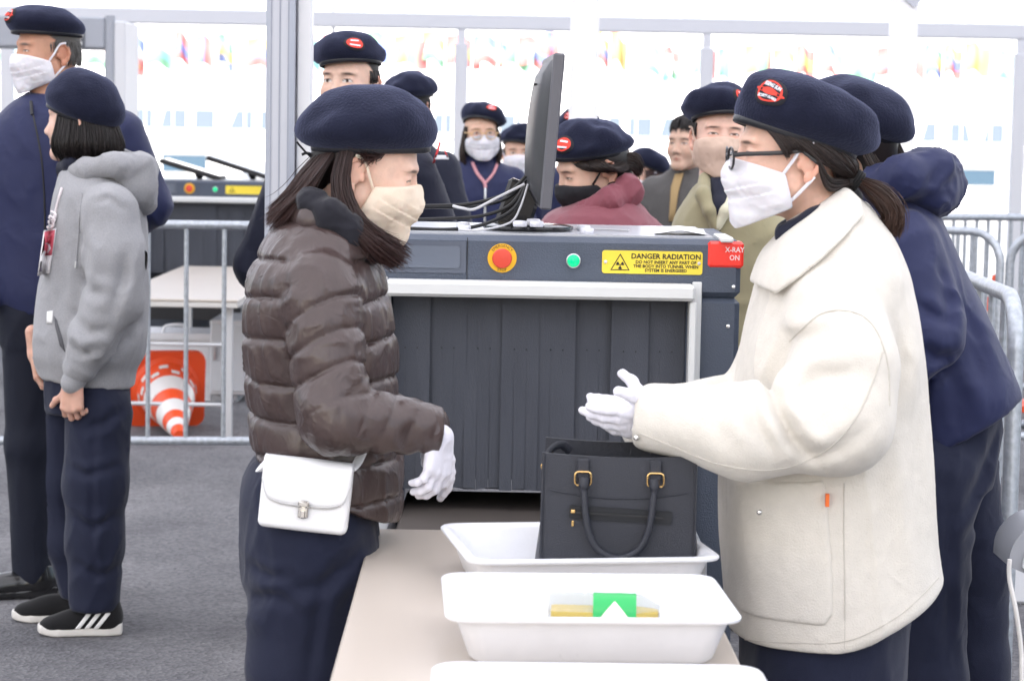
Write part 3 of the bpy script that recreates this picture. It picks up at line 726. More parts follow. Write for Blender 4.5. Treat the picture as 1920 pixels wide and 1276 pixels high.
for i in range(nx + 1):
    u = i / nx; x = P(1225 + 95 * u, 430, 5.36).x; z = ZT + .006 + .007 * math.sin(math.pi * u) ** 2
    V += [(x, 5.30, z), (x + .01, 5.50, z + .003)]
V2 = [(x, y, z + .002) for x, y, z in V]; n = len(V)
F = [(2 * i, 2 * i + 2, 2 * i + 3, 2 * i + 1) for i in range(nx)] + [(n + 2 * i, n + 2 * i + 1, n + 2 * i + 3, n + 2 * i + 2) for i in range(nx)]
tag(mesh_np('paper_sheet', np.array(V + V2), F, mat('white_paper', (.85, .85, .85), rough=.7)), 'white curled sheet lying at the right end of the scanner top', 'paper')
# tilted dark panels on the second scanner
for px, dd, w, h, lb, ang in ((362, 14.6, .40, .030, 'dark flat monitor tilted on the second scanner, the left one of two', 16), (462, 14.75, .50, .030, 'dark flat monitor with pale top tilted on the second scanner, the right one', 17)):
    q = P(px, 318, dd); o = empty('flat_monitor', (q.x, dd, 1.127)); tag(o, lb, 'monitor')
    Mx = Matrix.Rotation(R(ang), 3, 'Y'); MB().box(q, (w, .30, h), Mx, bev=.006).build('panel', M_BLACK, o)
    MB().box(q + Mx @ Vector((0, 0, h / 2 + .002)), (w * .94, .27, .003), Mx).build('screen', mat('pale_screen', (.55, .57, .6), rough=.2) if px > 400 else mat('screen_dark', (.02, .025, .04)), o)
    MB().tube([q + Mx @ Vector((.03, 0, -h / 2)), (q.x + .05, dd, 1.13)], .02, 8).build('stand', M_BLACK, o, smooth=True)

# ================================================================== tables
M_TABLETOP = mat('beige_laminate', (.475, .42, .365), rough=.32, spec=.5, var=.02, vscale=3, bump=.02, bscale=60)
M_TABLEEDGE = mat('table_edge', (.62, .60, .57), rough=.5); M_TABLELEG = mat('table_leg_paint', (.58, .59, .61), rough=.4, metal=.3)
def table(cx, y0, y1, w, zt, label, yaw=0.0, lx=.24):
    o = empty('folding_table', (cx, (y0 + y1) / 2, 0), yaw); tag(o, label, 'table'); L = y1 - y0
    MB().box((0, 0, zt - .006), (w, L, .012), bev=.004).build('tabletop', M_TABLETOP, o, local=True)
    MB().box((0, 0, zt - .026), (w - .004, L - .004, .026), bev=.004).build('edge_band', M_TABLEEDGE, o, local=True)
    for sx in (-1, 1):
        for sy in (-1, 1): MB().box((sx * (w / 2 - .05), sy * (L / 2 - .09), (zt - .04) / 2), (.032, .032, zt - .04), bev=.003).build('leg', M_TABLELEG, o, local=True)
    for sy in (-1, 1): 
        for z in (.16, zt - .22): MB().tube([(-w / 2 + .05, sy * (L / 2 - .09), z), (w / 2 - .05, sy * (L / 2 - .09), z)], .010, 8).build('cross_bar', M_TABLELEG, o, smooth=True, local=True)
    return o
TZ = .700
table(.046, 2.62, 4.47, .605, TZ, 'beige folding table with white trays between the two women', yaw=R(.8))
q = P(330, 570, 10.7); table(q.x - .02, 10.7, 13.2, .62, .665, 'beige folding table in front of the second scanner behind the barrier')

# ================================================================== trays
def tray(cx, cy, yaw, w, l, h, label, z=TZ + .001):
    o = empty('tray', (cx, cy, z), yaw); tag(o, label, 'tray', 'white plastic trays on the table')
    V = []; F = []; rings = []
    def ring(ww, ll, r, zz):
        rings.append(len(V)); 
        for u, v in rrect(ww, ll, r, 5): V.append((u, v, zz))
    t = .05
    for ww, ll, r, zz in ((w - .10, l - .10, .02, .004), (w - .088, l - .088, .026, .0), (w - .074, l - .074, .032, .006), (w - .034, l - .034, .034, h - .010), (w - .030, l - .030, .034, h - .006), (w - .004, l - .004, .036, h - .0065), (w, l, .038, h - .004), (w, l, .038, h - .001), (w - .006, l - .006, .036, h + .0015),
                      (w - .034, l - .034, .034, h + .0005), (w - .044, l - .044, .032, h - .006), (w - .080, l - .080, .030, .012), (w - .094, l - .094, .024, .0055), (w - .104, l - .104, .02, .0045)): ring(ww, ll, r, zz)
    n = len(rrect(1, 1, .1, 5))
    for a, b in zip(rings[:-1], rings[1:]): F += [(a + k, a + (k + 1) % n, b + (k + 1) % n, b + k) for k in range(n)]
    F.append(tuple(rings[0] + k for k in range(n - 1, -1, -1))); F.append(tuple(rings[-1] + k for k in range(n)))
    ob = mesh_np('shell', np.array(V), F, M_WHITE, o, local=True); ob.data.set_sharp_from_angle(angle=R(50))
    return o
tray(.121, 3.48, R(3), .440, .350, .075, 'white plastic tray holding a drink bottle, the middle tray on the table')
tray(.118, 3.955, R(10), .435, .370, .075, 'white plastic tray under the black handbag at the far end of the table')
tray(.125, 2.855, R(1.5), .440, .350, .075, 'white plastic tray nearest the camera, only its rim in view')

# ------------------------------------------------------------------ bottle
def bottle():
    a, b = P(1027, 1148, 3.55), P(1262, 1150, 3.55); z = TZ + .0055 + .031; o = empty('drink_bottle', ((a.x + b.x) / 2, 3.55, z - .031)); tag(o, 'clear plastic tea bottle with green label lying in the middle tray', 'bottle')
    L = b.x - a.x; M = Matrix.Rotation(R(90), 3, 'Y'); M = Matrix.Rotation(R(-2), 3, 'Z') @ M; M = M.to_3x3(); c = Vector((a.x, 3.55, z)); k = L / .228
    pr = lambda P_: [(r, zz * k) for r, zz in P_]
    body = [(0, .004), (.018, 0), (.026, .002), (.0305, .010), (.0305, .022), (.0285, .027), (.0305, .034), (.0305, .060), (.0285, .066), (.0305, .073), (.0300, .080), (.0300, .160), (.0295, .168), (.024, .182), (.0165, .196), (.0125, .206), (.0125, .212)]
    MB().lathe(pr(body), c, 28, M).build('shell', mat('clear_pet', (.20, .23, .21), rough=.06, spec=.9, alpha=.30, bump=.5, bscale=45), o, smooth=True)
    f = MB().lathe(pr([(0, .006), (.024, .006), (.0285, .014), (.0285, .165), (.020, .186), (.011, .20), (0, .202)]), c, 24, M)
    f = [(x, y, zz) for x, y, zz in f.v]
    tea = np.array(f); lv = z + .005; tea[:, 2] = np.minimum(tea[:, 2], lv)
    mb = MB().lathe(pr([(0, .006), (.024, .006), (.0285, .014), (.0285, .165), (.020, .186), (.011, .20), (0, .202)]), c, 24, M); mb.v = [tuple(v) for v in tea]
    mb.build('tea', mat('green_tea', (.72, .50, .04), rough=.12, spec=.4), o, smooth=True)
    lb = MB(); nseg = 40; x0, x1 = .082 * k, .160 * k
    lb.lathe([(.0306, x0), (.0309, x0 + .001), (.0304, x0 + .02), (.0309, x0 + .042), (.0303, x0 + .06), (.0309, x1 - .001), (.0306, x1)], c, nseg, M); lab = lb.build('label', mat('label_green', (.02, .36, .09), rough=.35), o, smooth=True)
    # the pale peak printed on the label
    V = []; F = []; n = 10
    for j in range(n + 1):
        v = j / n; w = .034 * (1 - v) * k
        for u in (-1, -.33, .33, 1):
            ang = R(-20 + 66 * v); V.append(tuple(c + M @ Vector((-.0312 * math.sin(ang - R(0)) , -.0312 * math.cos(ang), (x0 + x1) / 2 + u * w))))
    for j in range(n):
        for i in range(3): F.append((j * 4 + i, j * 4 + i + 1, j * 4 + i + 5, j * 4 + i + 4))
    mesh_np('label_print', np.array(V), F, mat('label_cream', (.75, .74, .62), rough=.4), lab)
    MB().lathe(pr([(.0135, .204), (.0142, .206), (.0142, .224), (.0125, .227), (0, .228)]), c, 24, M).build('cap', mat('bottle_cap', (.78, .78, .78), rough=.4), o, smooth=True)
bottle()

# ------------------------------------------------------------------ handbag
def handbag():
    d = 3.955; s = S(d); c = P(1155, 1090, d); zb = TZ + .0062; o = empty('handbag', (c.x, d, zb), R(-1.5)); tag(o, 'black saffiano leather handbag with gold rings standing in the far tray', 'handbag')
    m = mat('black_saffiano', (.016, .018, .027), rough=.36, spec=.6, bump=.5, bscale=700, stretch=(1, .4, 1)); gold = mat('gold_metal', (.78, .50, .20), rough=.18, metal=1.0)
    w0, w1, dp, h = .300, .286, .125, .232
    def sheet(y, ztop, wt, wb, bul, t, name, par=o, sag=.006):
        V = []; nx, nz = 14, 10
        for j in range(nz + 1):
            v = j / nz; w = wb + (wt - wb) * v
            for i in range(nx + 1):
                u = -1 + 2 * i / nx; z = v * (ztop - sag * (1 - u * u) * v ** 3)
                V.append((u * w / 2, y - bul * (1 - u ** 4) * math.sin(math.pi * min(1, v * .9 + .05)), z))
        n = len(V); V += [(x, y_ + t, z) for x, y_, z in V]; F = []
        for j in range(nz):
            for i in range(nx):
                a = j * (nx + 1) + i; F.append((a, a + 1, a + nx + 2, a + nx + 1)); F.append((n + a + nx + 1, n + a + nx + 2, n + a + 1, n + a))
        e = [i for i in range(nx + 1)] + [(j) * (nx + 1) + nx for j in range(1, nz + 1)] + [nz * (nx + 1) + i for i in range(nx - 1, -1, -1)] + [j * (nx + 1) for j in range(nz - 1, 0, -1)]
        for k in range(len(e)): a, b = e[k], e[(k + 1) % len(e)]; F.append((a, n + a, n + b, b))
        ob = mesh_np(name, np.array(V), F, m, par, local=True); ob.data.set_sharp_from_angle(angle=R(40)); return ob
    fp = sheet(-dp / 2, h, w1 - .02, w0 - .03, .006, .004, 'front_panel'); sheet(dp / 2 - .004, h + .010, w1 - .03, w0 - .03, -.004, .004, 'rear_panel')
    MB().box((0, 0, .003), (w0 - .02, dp - .006, .006), bev=.002).build('base_panel', m, o, local=True)
    for sgn in (-1, 1):
        V = []; F = []; nz, ny = 8, 6
        for j in range(nz + 1):
            v = j / nz
            for i in range(ny + 1):
                u = -1 + 2 * i / ny; x = (w0 / 2 - .004 - .006 * v) - .030 * v ** 1.5 * (1 - u * u) * 1.0 - (.011 * abs(u) ** 3); V.append((sgn * x, u * dp / 2 * .985, v * (h - .028 + .012 * abs(u))))
        for j in range(nz):
            for i in range(ny): a = j * (ny + 1) + i; F.append((a, a + 1, a + ny + 2, a + ny + 1))
        g = mesh_np('side_gusset', np.array(V), F, m, o, local=True)
        MB().tube([(sgn * (w1 / 2 - .012), -dp / 2 - .001, .01), (sgn * (w1 / 2 - .011), -dp / 2 - .003, h * .5), (sgn * (w1 / 2 - .0135), -dp / 2 - .001, h - .004)], .0019, 6).build('piping', m, o, smooth=True, local=True)
    # lining of the mouth
    MB().box((0, 0, h * .55), (w1 - .05, dp - .022, .01)).build('lining', M_INK, o, local=True)
    # yoke seam and zip pocket
    yf = lambda z: -dp / 2 - .0068 * math.sin(math.pi * min(1, z / h * .9 + .05)) - .001
    MB().tube([(u * .118, yf(.165) + .004 * u ** 4, .168 - .012 * (1 - u * u)) for u in [-1 + .1 * k for k in range(21)]], .0011, 5).build('yoke_seam', m, fp, smooth=True, local=True)
    zp = MB().prism([(u - .002, v + .128) for u, v in rrect(.176, .022, .003)], yf(.128) - .0015, yf(.128) + .001, axis='Y', M=Matrix.Rotation(R(2.5), 3, 'Y')).build('zip_pocket', mat('zip_tape', (.008, .009, .012), rough=.6, bump=.3, bscale=900), o, local=True)
    MB().box((-.002, yf(.128) - .003, .128), (.160, .0025, .0035), Matrix.Rotation(R(2.5), 3, 'Y')).build('zip_teeth', M_BLACK, zp, local=True)
    MB().box((-.078, yf(.13) - .005, .133), (.008, .004, .006), bev=.001).box((-.078, yf(.13) - .005, .112), (.0045, .003, .010), bev=.001).build('zip_pull', gold, zp, local=True)
    # handle with gold rings
    for sgn in (-1, 1):
        x = sgn * .062
        MB().box((x, yf(.2) - .003, .206), (.020, .005, .034), bev=.0015).build('ring_tab', m, o, local=True)
        R_ = [(x + u, yf(.2) - .008, .190 + v) for u, v in rrect(.027, .023, .006)]
        MB().tube(R_, .0017, 6, closed=True).build('ring', gold, o, smooth=True, local=True)
    hp = [(-.060, yf(.2) - .010, .192), (-.060, yf(.17) - .012, .172), (-.058, yf(.15) - .013, .150), (-.055, yf(.12) - .013, .122), (-.047, yf(.08) - .013, .090), (-.030, yf(.05) - .013, .066), (0, yf(.05) - .013, .055)]
    hp = hp + [(-x, y, z) for x, y, z in hp[-2::-1]]
    sp = spline(hp, 5); n = len(sp); rr = [(.0095 if i < 5 or i > n - 6 else (.0055 if 8 > i or i > n - 9 else .0062)) for i in range(n)]
    MB().tube(sp, rr, 10).build('handle', m, o, smooth=True, local=True)
    hp2 = [(-.060, dp / 2 + .006, .205), (-.058, dp / 2 + .02, .15), (-.04, dp / 2 + .022, .06), (0, dp / 2 + .022, .03), (.04, dp / 2 + .022, .06), (.058, dp / 2 + .02, .15), (.060, dp / 2 + .006, .205)]
    MB().tube(spline(hp2, 6), .0062, 8).build('handle', m, o, smooth=True, local=True)
    MB().tube(spline([(-.128, -.01, .205), (-.118, 0, .228), (-.100, .01, .236), (-.085, .02, .224)], 6), .004, 8, flat=2).build('shoulder_strap', m, o, smooth=True, local=True)
    MB().tube([(-.128 + .006 * math.cos(a), -.012, .200 + .007 * math.sin(a)) for a in [R(30 * k) for k in range(12)]], .0016, 6, closed=True).build('strap_ring', gold, o, smooth=True, local=True)
handbag()

# ================================================================== walk-through metal detector
def gate():
    d = 13.2; o = empty('metal_detector', (P(90, 60, d).x, d, 0)); tag(o, 'grey walk-through metal detector behind the man in the navy jacket', 'gate')
    mg = mat('detector_grey', (.36, .38, .42), rough=.5); ml = mat('detector_pale', (.66, .67, .69), rough=.5)
    zt, zb_ = P(120, 34, d).z, P(120, 92, d).z
    xl, xr = P(-60, 60, d).x, P(208, 60, d).x; x2, x3 = P(224, 60, d).x, P(246, 60, d).x
    MB().box(((xl + xr) / 2, d, (zt + zb_) / 2), (xr - xl, .40, zt - zb_), bev=.01).build('header', mg, o)
    q = P(155, 75, d); MB().box((q.x, d - .205, q.z), (.10, .012, .10), bev=.003).build('display', mat('detector_display', (.10, .11, .13), rough=.2), o)
    q = P(155, 84, d); MB().box((q.x, d - .2125, q.z), (.07, .004, .02)).build('display_strip', mat('detector_strip', (.6, .62, .62), rough=.3), o)
    MB().tube([(xr + .025, d - .17, 0), (xr + .025, d - .17, zt + .01)], .03, 14).build('side_column', mg, o, smooth=True)
    MB().box(((x2 + x3) / 2, d + .04, (zt + 0) / 2 - .01), (x3 - x2, .46, zt - .02), bev=.008).build('side_panel', ml, o)
    MB().box((xl - .03, d, (zt - .02) / 2), (.06, .50, zt - .02), bev=.008).build('side_panel', ml, o)
gate()

# ================================================================== things behind the barrier, at the left
q = P(330, 700, 12.4); s = S(12.4)
o = empty('storage_tub', (q.x, 12.4, 0)); tag(o, 'white plastic tub with a handled lid under the second table', 'tub')
V = MB(); V.prism(rrect(.42, .34, .03), .002, .33, axis='Z', c=(q.x + .02, 12.4, 0)); V.build('tub', M_WHITE, o)
MB().prism(rrect(.45, .37, .03), .331, .365, axis='Z', c=(q.x + .02, 12.4, 0)).build('lid', M_WHITE, o)
MB().tube(spline([(q.x - .05, 12.25, .366), (q.x - .03, 12.25, .40), (q.x + .06, 12.25, .405), (q.x + .09, 12.25, .366)], 5), .009, 8).build('handle', M_WHITE, o, smooth=True)
a, b = P(393, 700, 12.2), P(462, 700, 12.2); zt = P(430, 600, 12.2).z
o = empty('cabinet', ((a.x + b.x) / 2, 12.2, 0)); tag(o, 'pale grey steel cabinet right of the cone behind the barrier', 'cabinet'); w = b.x - a.x
MB().box(((a.x + b.x) / 2, 12.45, zt / 2 + .02), (w, .5, zt - .04), bev=.006).build('carcass', M_ALU_PALE, o)
MB().box(((a.x + b.x) / 2, 12.195, zt / 2 + .02), (w - .02, .012, zt - .08), bev=.003).build('door', mat('cabinet_door', (.60, .62, .65), rough=.45), o)
MB().box((a.x + .03, 12.18, zt * .62), (.012, .02, .09), bev=.003).build('handle', M_STEEL, o)
MB().box(((a.x + b.x) / 2 - .02, 12.45, .02), (w - .06, .44, .04)).build('plinth', M_GALV, o)
# white panel with grey rim cut by the right picture edge, with its lead
d = 4.7; c = P(1972, 1052, d)
o = empty('fan_heater', (c.x + .02, d, 0)); tag(o, 'white round-topped appliance with grey rim cut by the right picture edge', 'appliance')
rr = .088
arc = [(rr * math.cos(R(t)), rr * math.sin(R(t)) * .98) for t in range(0, 181, 10)]
MB().prism([(u + c.x, v + c.z) for u, v in arc + [(-rr, -.012), (-rr * .25, -.04), (rr, -.04)]], d + .0, d + .16).build('housing', mat('appliance_grey', (.30, .31, .34), rough=.35), o, smooth=True)
ar2 = [(u * .84 + .012, v * .84 - .012) for u, v in arc]
MB().prism([(u + c.x, v + c.z) for u, v in ar2 + [(-rr * .5, -.03), (rr, -.045)]], d - .012, d - .001).build('front_panel', M_WHITE, o, smooth=True)
MB().box((c.x + .02, d + .08, (c.z - .04) / 2), (.06, .06, c.z - .045), bev=.004).build('stand', M_WHITE, o)
MB().box((c.x + .02, d + .08, .012), (.22, .26, .024), bev=.006).build('base', M_WHITE, o)
tag(MB().tube(spline([P(1893, 1048, d - .02), P(1893, 1085, d - .02), P(1905, 1145, d - .03), P(1915, 1220, d - .03), P(1916, 1290, d - .04), Vector((P(1925, 1290, d).x, d - .05, .006)), Vector((P(1990, 1290, d).x, d + .02, .006))], 8), .005, 8).build('power_lead', mat('white_lead', (.7, .68, .66), rough=.5), None, smooth=True), 'pale power lead hanging below the white appliance at the right edge', 'cable')
# pale platform behind the right barrier
MB()
q = P(1890, 1080, 7.4); o = MB().box((q.x + .25, 7.5, .09), (.9, .5, .18), bev=.01).build('pallet_box', M_WHITE, None); tag(o, 'low white box on the ground behind the right-hand barrier', 'box')
# ================================================================== people: shared parts
class Fr:
    """a frame: x = the subject's right, y = forward, z = up"""
    def __init__(s, o, fwd, up=(0, 0, 1)):
        s.o = np.array(tuple(o), float); f = Vector(fwd).normalized(); r = f.cross(Vector(up)).normalized(); u = r.cross(f)
        s.M = np.array([tuple(r), tuple(f), tuple(u)]).T; s.r, s.f, s.u = r, f, u
    def w(s, a, b, c): return Vector(s.o + s.M @ np.array((a, b, c), float))
    def W(s, V): return s.o + np.asarray(V) @ s.M.T
    def L(s, p): return (np.asarray(p) - s.o) @ s.M
def face_dir(yaw, pitch):
    """yaw 0 looks away from the camera (+Y), 90 looks to picture right, 180 at the camera; pitch up positive"""
    y, p = R(yaw), R(pitch)
    return Vector((math.sin(y) * math.cos(p), math.cos(y) * math.cos(p), math.sin(p)))
def head_frame(o, yaw, pitch, tilt=0.0):
    f = face_dir(yaw, pitch); fr = Fr(o, f)
    if tilt:
        up = fr.u * math.cos(R(tilt)) + fr.r * math.sin(R(tilt)); fr = Fr(o, f, up)
    return fr

SKIN = mat('skin', (0.6, 0.36, 0.26), rough=0.5, attr=True, sss=0.25, spec=0.4, bump=0.12, bscale=320, var=.05, vscale=60, rvar=.1)
EARP = [(0.000, 0.010), (-0.006, 0.021), (-0.019, 0.026), (-0.031, 0.016), (-0.034, -0.002), (-0.029, -0.019), (-0.020, -0.031)]
def head_sdf(neck_l, ears=True, wide=1.0, male=False):
    jw = 1.06 if male else 1.0
    parts = [ell((0, -0.014, 0.034), (0.0755 * wide, 0.094, 0.088)), ell((0, 0.030, -0.028), (0.064 * wide, 0.064, 0.082))]
    core = union(parts, 0.03)
    jaw = union([rc((s * 0.050 * jw, 0.0, -0.062), (s * 0.016, 0.070, -0.100), 0.017, 0.016) for s in (-1, 1)] + [rc((-0.012, 0.073, -0.101), (0.012, 0.073, -0.101), 0.015, 0.015)], 0.015)
    cheek = union([ell((s * 0.036, 0.056, -0.034), (0.027, 0.026, 0.026)) for s in (-1, 1)], 0.01)
    nose = union([rc((0, 0.085, 0.004), (0, 0.1035, -0.033), 0.0075, 0.0105), ell((0, 0.103, -0.036), (0.0105, 0.011, 0.009)),
                  ell((-0.011, 0.0935, -0.039), (0.0075, 0.009, 0.007)), ell((0.011, 0.0935, -0.039), (0.0075, 0.009, 0.007))], 0.008)
    brow = union([rc((s * 0.012, 0.0815, 0.024), (s * 0.045, 0.068, 0.023), 0.009, 0.009) for s in (-1, 1)], 0.01)
    lips = union([rc((-0.018, 0.083, -0.066), (0, 0.0915, -0.063), 0.005, 0.0065), rc((0.018, 0.083, -0.066), (0, 0.0915, -0.063), 0.005, 0.0065),
                  rc((-0.014, 0.083, -0.073), (0.014, 0.083, -0.073), 0.0075, 0.0075)], 0.006)
    sock = [ell((s * 0.033, 0.0925, 0.001), (0.020, 0.0125, 0.0105)) for s in (-1, 1)]
    ball = [ell((s * 0.0315, 0.0665, 0.000), (0.0165, 0.0165, 0.0135)) for s in (-1, 1)]
    lid = [rc((s * 0.017, 0.0775, 0.0045), (s * 0.045, 0.0695, 0.004), 0.0042, 0.004) for s in (-1, 1)]
    neck = rc((0, -0.026, -0.055), tuple(neck_l), 0.049 if not male else 0.057, 0.056 if not male else 0.064)
    earf = []
    if ears:
        for s in (-1, 1):
            fl = lambda b: 0.0725 * wide + 0.30 * max(0.0, -b)
            pp = [(s * fl(b), b - 0.006, c - 0.012) for b, c in EARP]
            earf.append(union([chain(pp, [0.0042] * 6 + [0.006], 0.004),
                               ell((s * (fl(-0.016) - 0.004), -0.022, -0.012), (0.006, 0.0155, 0.025)),
                               ell((s * (fl(-0.014) - 0.001), -0.0225, -0.044), (0.0055, 0.0095, 0.011)),
                               ell((s * (fl(0) + 0.001), -0.006, -0.019), (0.005, 0.005, 0.008))], 0.004))
    conc = [ell((s * (0.087 * wide), -0.020, -0.016), (0.0095, 0.0085, 0.0145)) for s in (-1, 1)]
    def f(p):
        d = smin(core(p), cheek(p), 0.02); d = smin(d, jaw(p), 0.03); d = smin(d, brow(p), 0.012)
        for q in sock: d = smax(d, -q(p), 0.016)
        for q in ball: d = smin(d, q(p), 0.006)
        for q in lid: d = smin(d, q(p), 0.005)
        d = smin(d, nose(p), 0.010); d = smin(d, lips(p), 0.006); d = smin(d, neck(p), 0.03)
        for q in earf: d = smin(d, q(p), 0.006)
        if ears:
            for q in conc: d = smax(d, -q(p), 0.004)
        return d
    return f
def head_cols(skin, hairc, eye=0.7, scalp=True, blush=0.15, brow=1.0, male=False, iris_dx=0.0):
    skin = np.array(skin); hairc = np.array(hairc)
    def f(V):
        a, b, c = V[:, 0], V[:, 1], V[:, 2]; A = np.abs(a); C = np.tile(skin, (len(V), 1)).astype(float)
        def mix(w, col): C[:] = C * (1 - w[:, None]) + np.array(col) * w[:, None]
        n = vn(V * 45) * 0.5 + 0.5; C *= (0.93 + 0.12 * n)[:, None]
        fb = np.clip((b - 0.03) / 0.02, 0, 1)
        mix(blush * fb * np.exp(-((A - 0.042) ** 2 + (c + 0.03) ** 2) / 0.018**2), skin * np.array((1.0, 0.62, 0.58)))
        n2 = vn(V * 160) * vn(V * 23); C *= (1 + .10 * n2)[:, None]
        mix(0.5 * np.clip(1 - np.abs(A - 0.084) / 0.016, 0, 1) * (b < 0.01), skin * np.array((1.0, 0.66, 0.58)))
        bz = 0.0205 - 30 * np.clip(A - 0.034, 0, 1) ** 2 * 0.35
        mix(brow * 0.85 * np.clip(1.3 - np.sqrt(((A - 0.034) / 0.018) ** 2 + ((c - bz) / (0.0042 if male else 0.0034)) ** 2), 0, 0.8) / 0.8 * fb, hairc * 1.2)
        ex = (A - 0.0315) / 0.0145; eh = 0.0018 + 0.0036 * eye
        lidc = c - (0.0012 - 0.002 * ex**2)
        inside = (ex**2 + (lidc / eh) ** 2 < 1) & (b > 0.05)
        C[inside] = (0.62, 0.58, 0.55)
        iris = inside & (((a - np.sign(a) * 0.0315 - iris_dx) ** 2 + (c - 0.001) ** 2) < 0.0056**2); C[iris] = (0.03, 0.018, 0.012)
        lash = np.clip(1.4 - np.abs(lidc - eh * np.sqrt(np.clip(1 - ex**2, 0, 1))) / 0.0016, 0, 1) * (ex**2 < 1.15) * (b > 0.05)
        mix(lash * 0.9, (0.03, 0.02, 0.018))
        mix(0.5 * np.clip(1.2 - np.sqrt((A / 0.022) ** 2 + ((c + 0.069) / 0.009) ** 2), 0, 1) * fb, (0.5, 0.16, 0.14))
        mix(0.5 * np.exp(-((A - 0.008) ** 2 + (c + 0.047) ** 2) / 0.004**2) * (b > 0.088), (0.15, 0.06, 0.05))
        if scalp:
            hl = 0.060 - 0.10 * np.clip(0.055 - b, 0, 1) * 1.0
            w = np.clip((c - (hl - 0.9 * np.clip(0.035 - b, 0, 0.055))) / 0.008, 0, 1)
            ear = np.exp(-((A - 0.08) ** 2 / 0.01**2 + (b + 0.02) ** 2 / 0.022**2 + (c + 0.01) ** 2 / 0.034**2) * 1.2) > 0.35
            w = np.where(ear | ((b > 0.0) & (c < 0.03)), 0, w); w = np.where(c < -0.055, 0, w)
            mix(w, hairc)
        return C
    return f
def bounded(f, lo, hi, pad=.03):
    lo = np.array(lo, np.float32) - pad; hi = np.array(hi, np.float32) + pad
    def g(p):
        q = np.maximum(np.maximum(lo - p, p - hi), 0); d = np.linalg.norm(q, axis=1) + .02; m = (q == 0).all(1)
        if m.any(): d[m] = f(p[m])
        return d
    return g
def make_head(par, fr, neck_w, h=0.0025, skin=(0.62, 0.40, 0.30), hairc=(0.012, 0.009, 0.008), limbs=None, **kw):
    """head, face, ears and neck as one surface; limbs: (sdf, bounds) of arms and bare hands grown into the same body"""
    nl = fr.L(np.array(tuple(neck_w))); male = kw.pop('male', False); wide = kw.pop('wide', 1.0)
    f = head_sdf(nl, male=male, wide=wide)
    lo = np.array((-0.115, -0.135, -0.15)); hi = np.array((0.115, 0.13, 0.14))
    lo = np.minimum(lo, nl - 0.075); hi = np.maximum(hi, nl + 0.075)
    if limbs:
        M32 = fr.M.astype(np.float32); o32 = fr.o.astype(np.float32)
        c8 = fr.W(np.array([(x, y, z) for x in (lo[0], hi[0]) for y in (lo[1], hi[1]) for z in (lo[2], hi[2])])); bl, bh = c8.min(0), c8.max(0)
        fs = [bounded(lambda p: f((p - o32) @ M32), bl, bh)] + [bounded(g, a, b) for g, (a, b) in limbs]
        def fw(p):
            d = fs[0](p)
            for g in fs[1:]: d = smin(d, g(p), .008)
            return d
        L_ = np.min([bl] + [a for g, (a, b) in limbs], 0) - .01; H_ = np.max([bh] + [b for g, (a, b) in limbs], 0) + .01
        V, Q = nets(fw, L_, H_, h, margin=1.4)
        VL = fr.L(V); far = VL[:, 2] < -.16
        C = head_cols(skin, hairc, male=male, **kw)(VL); C[far] = np.array(skin) * np.array((.92, .80, .76)) * (0.95 + 0.1 * vn((V[far] * 70).astype(np.float32)))[:, None]
        return mesh_np('body', V, Q, SKIN, par, cols=C)
    V, Q = nets(f, lo, hi, h)
    C = head_cols(skin, hairc, male=male, **kw)(V); V = fr.W(V)
    if np.linalg.det(fr.M) < 0: Q = Q[:, ::-1]
    return mesh_np('body', V, Q, SKIN, par, cols=C)

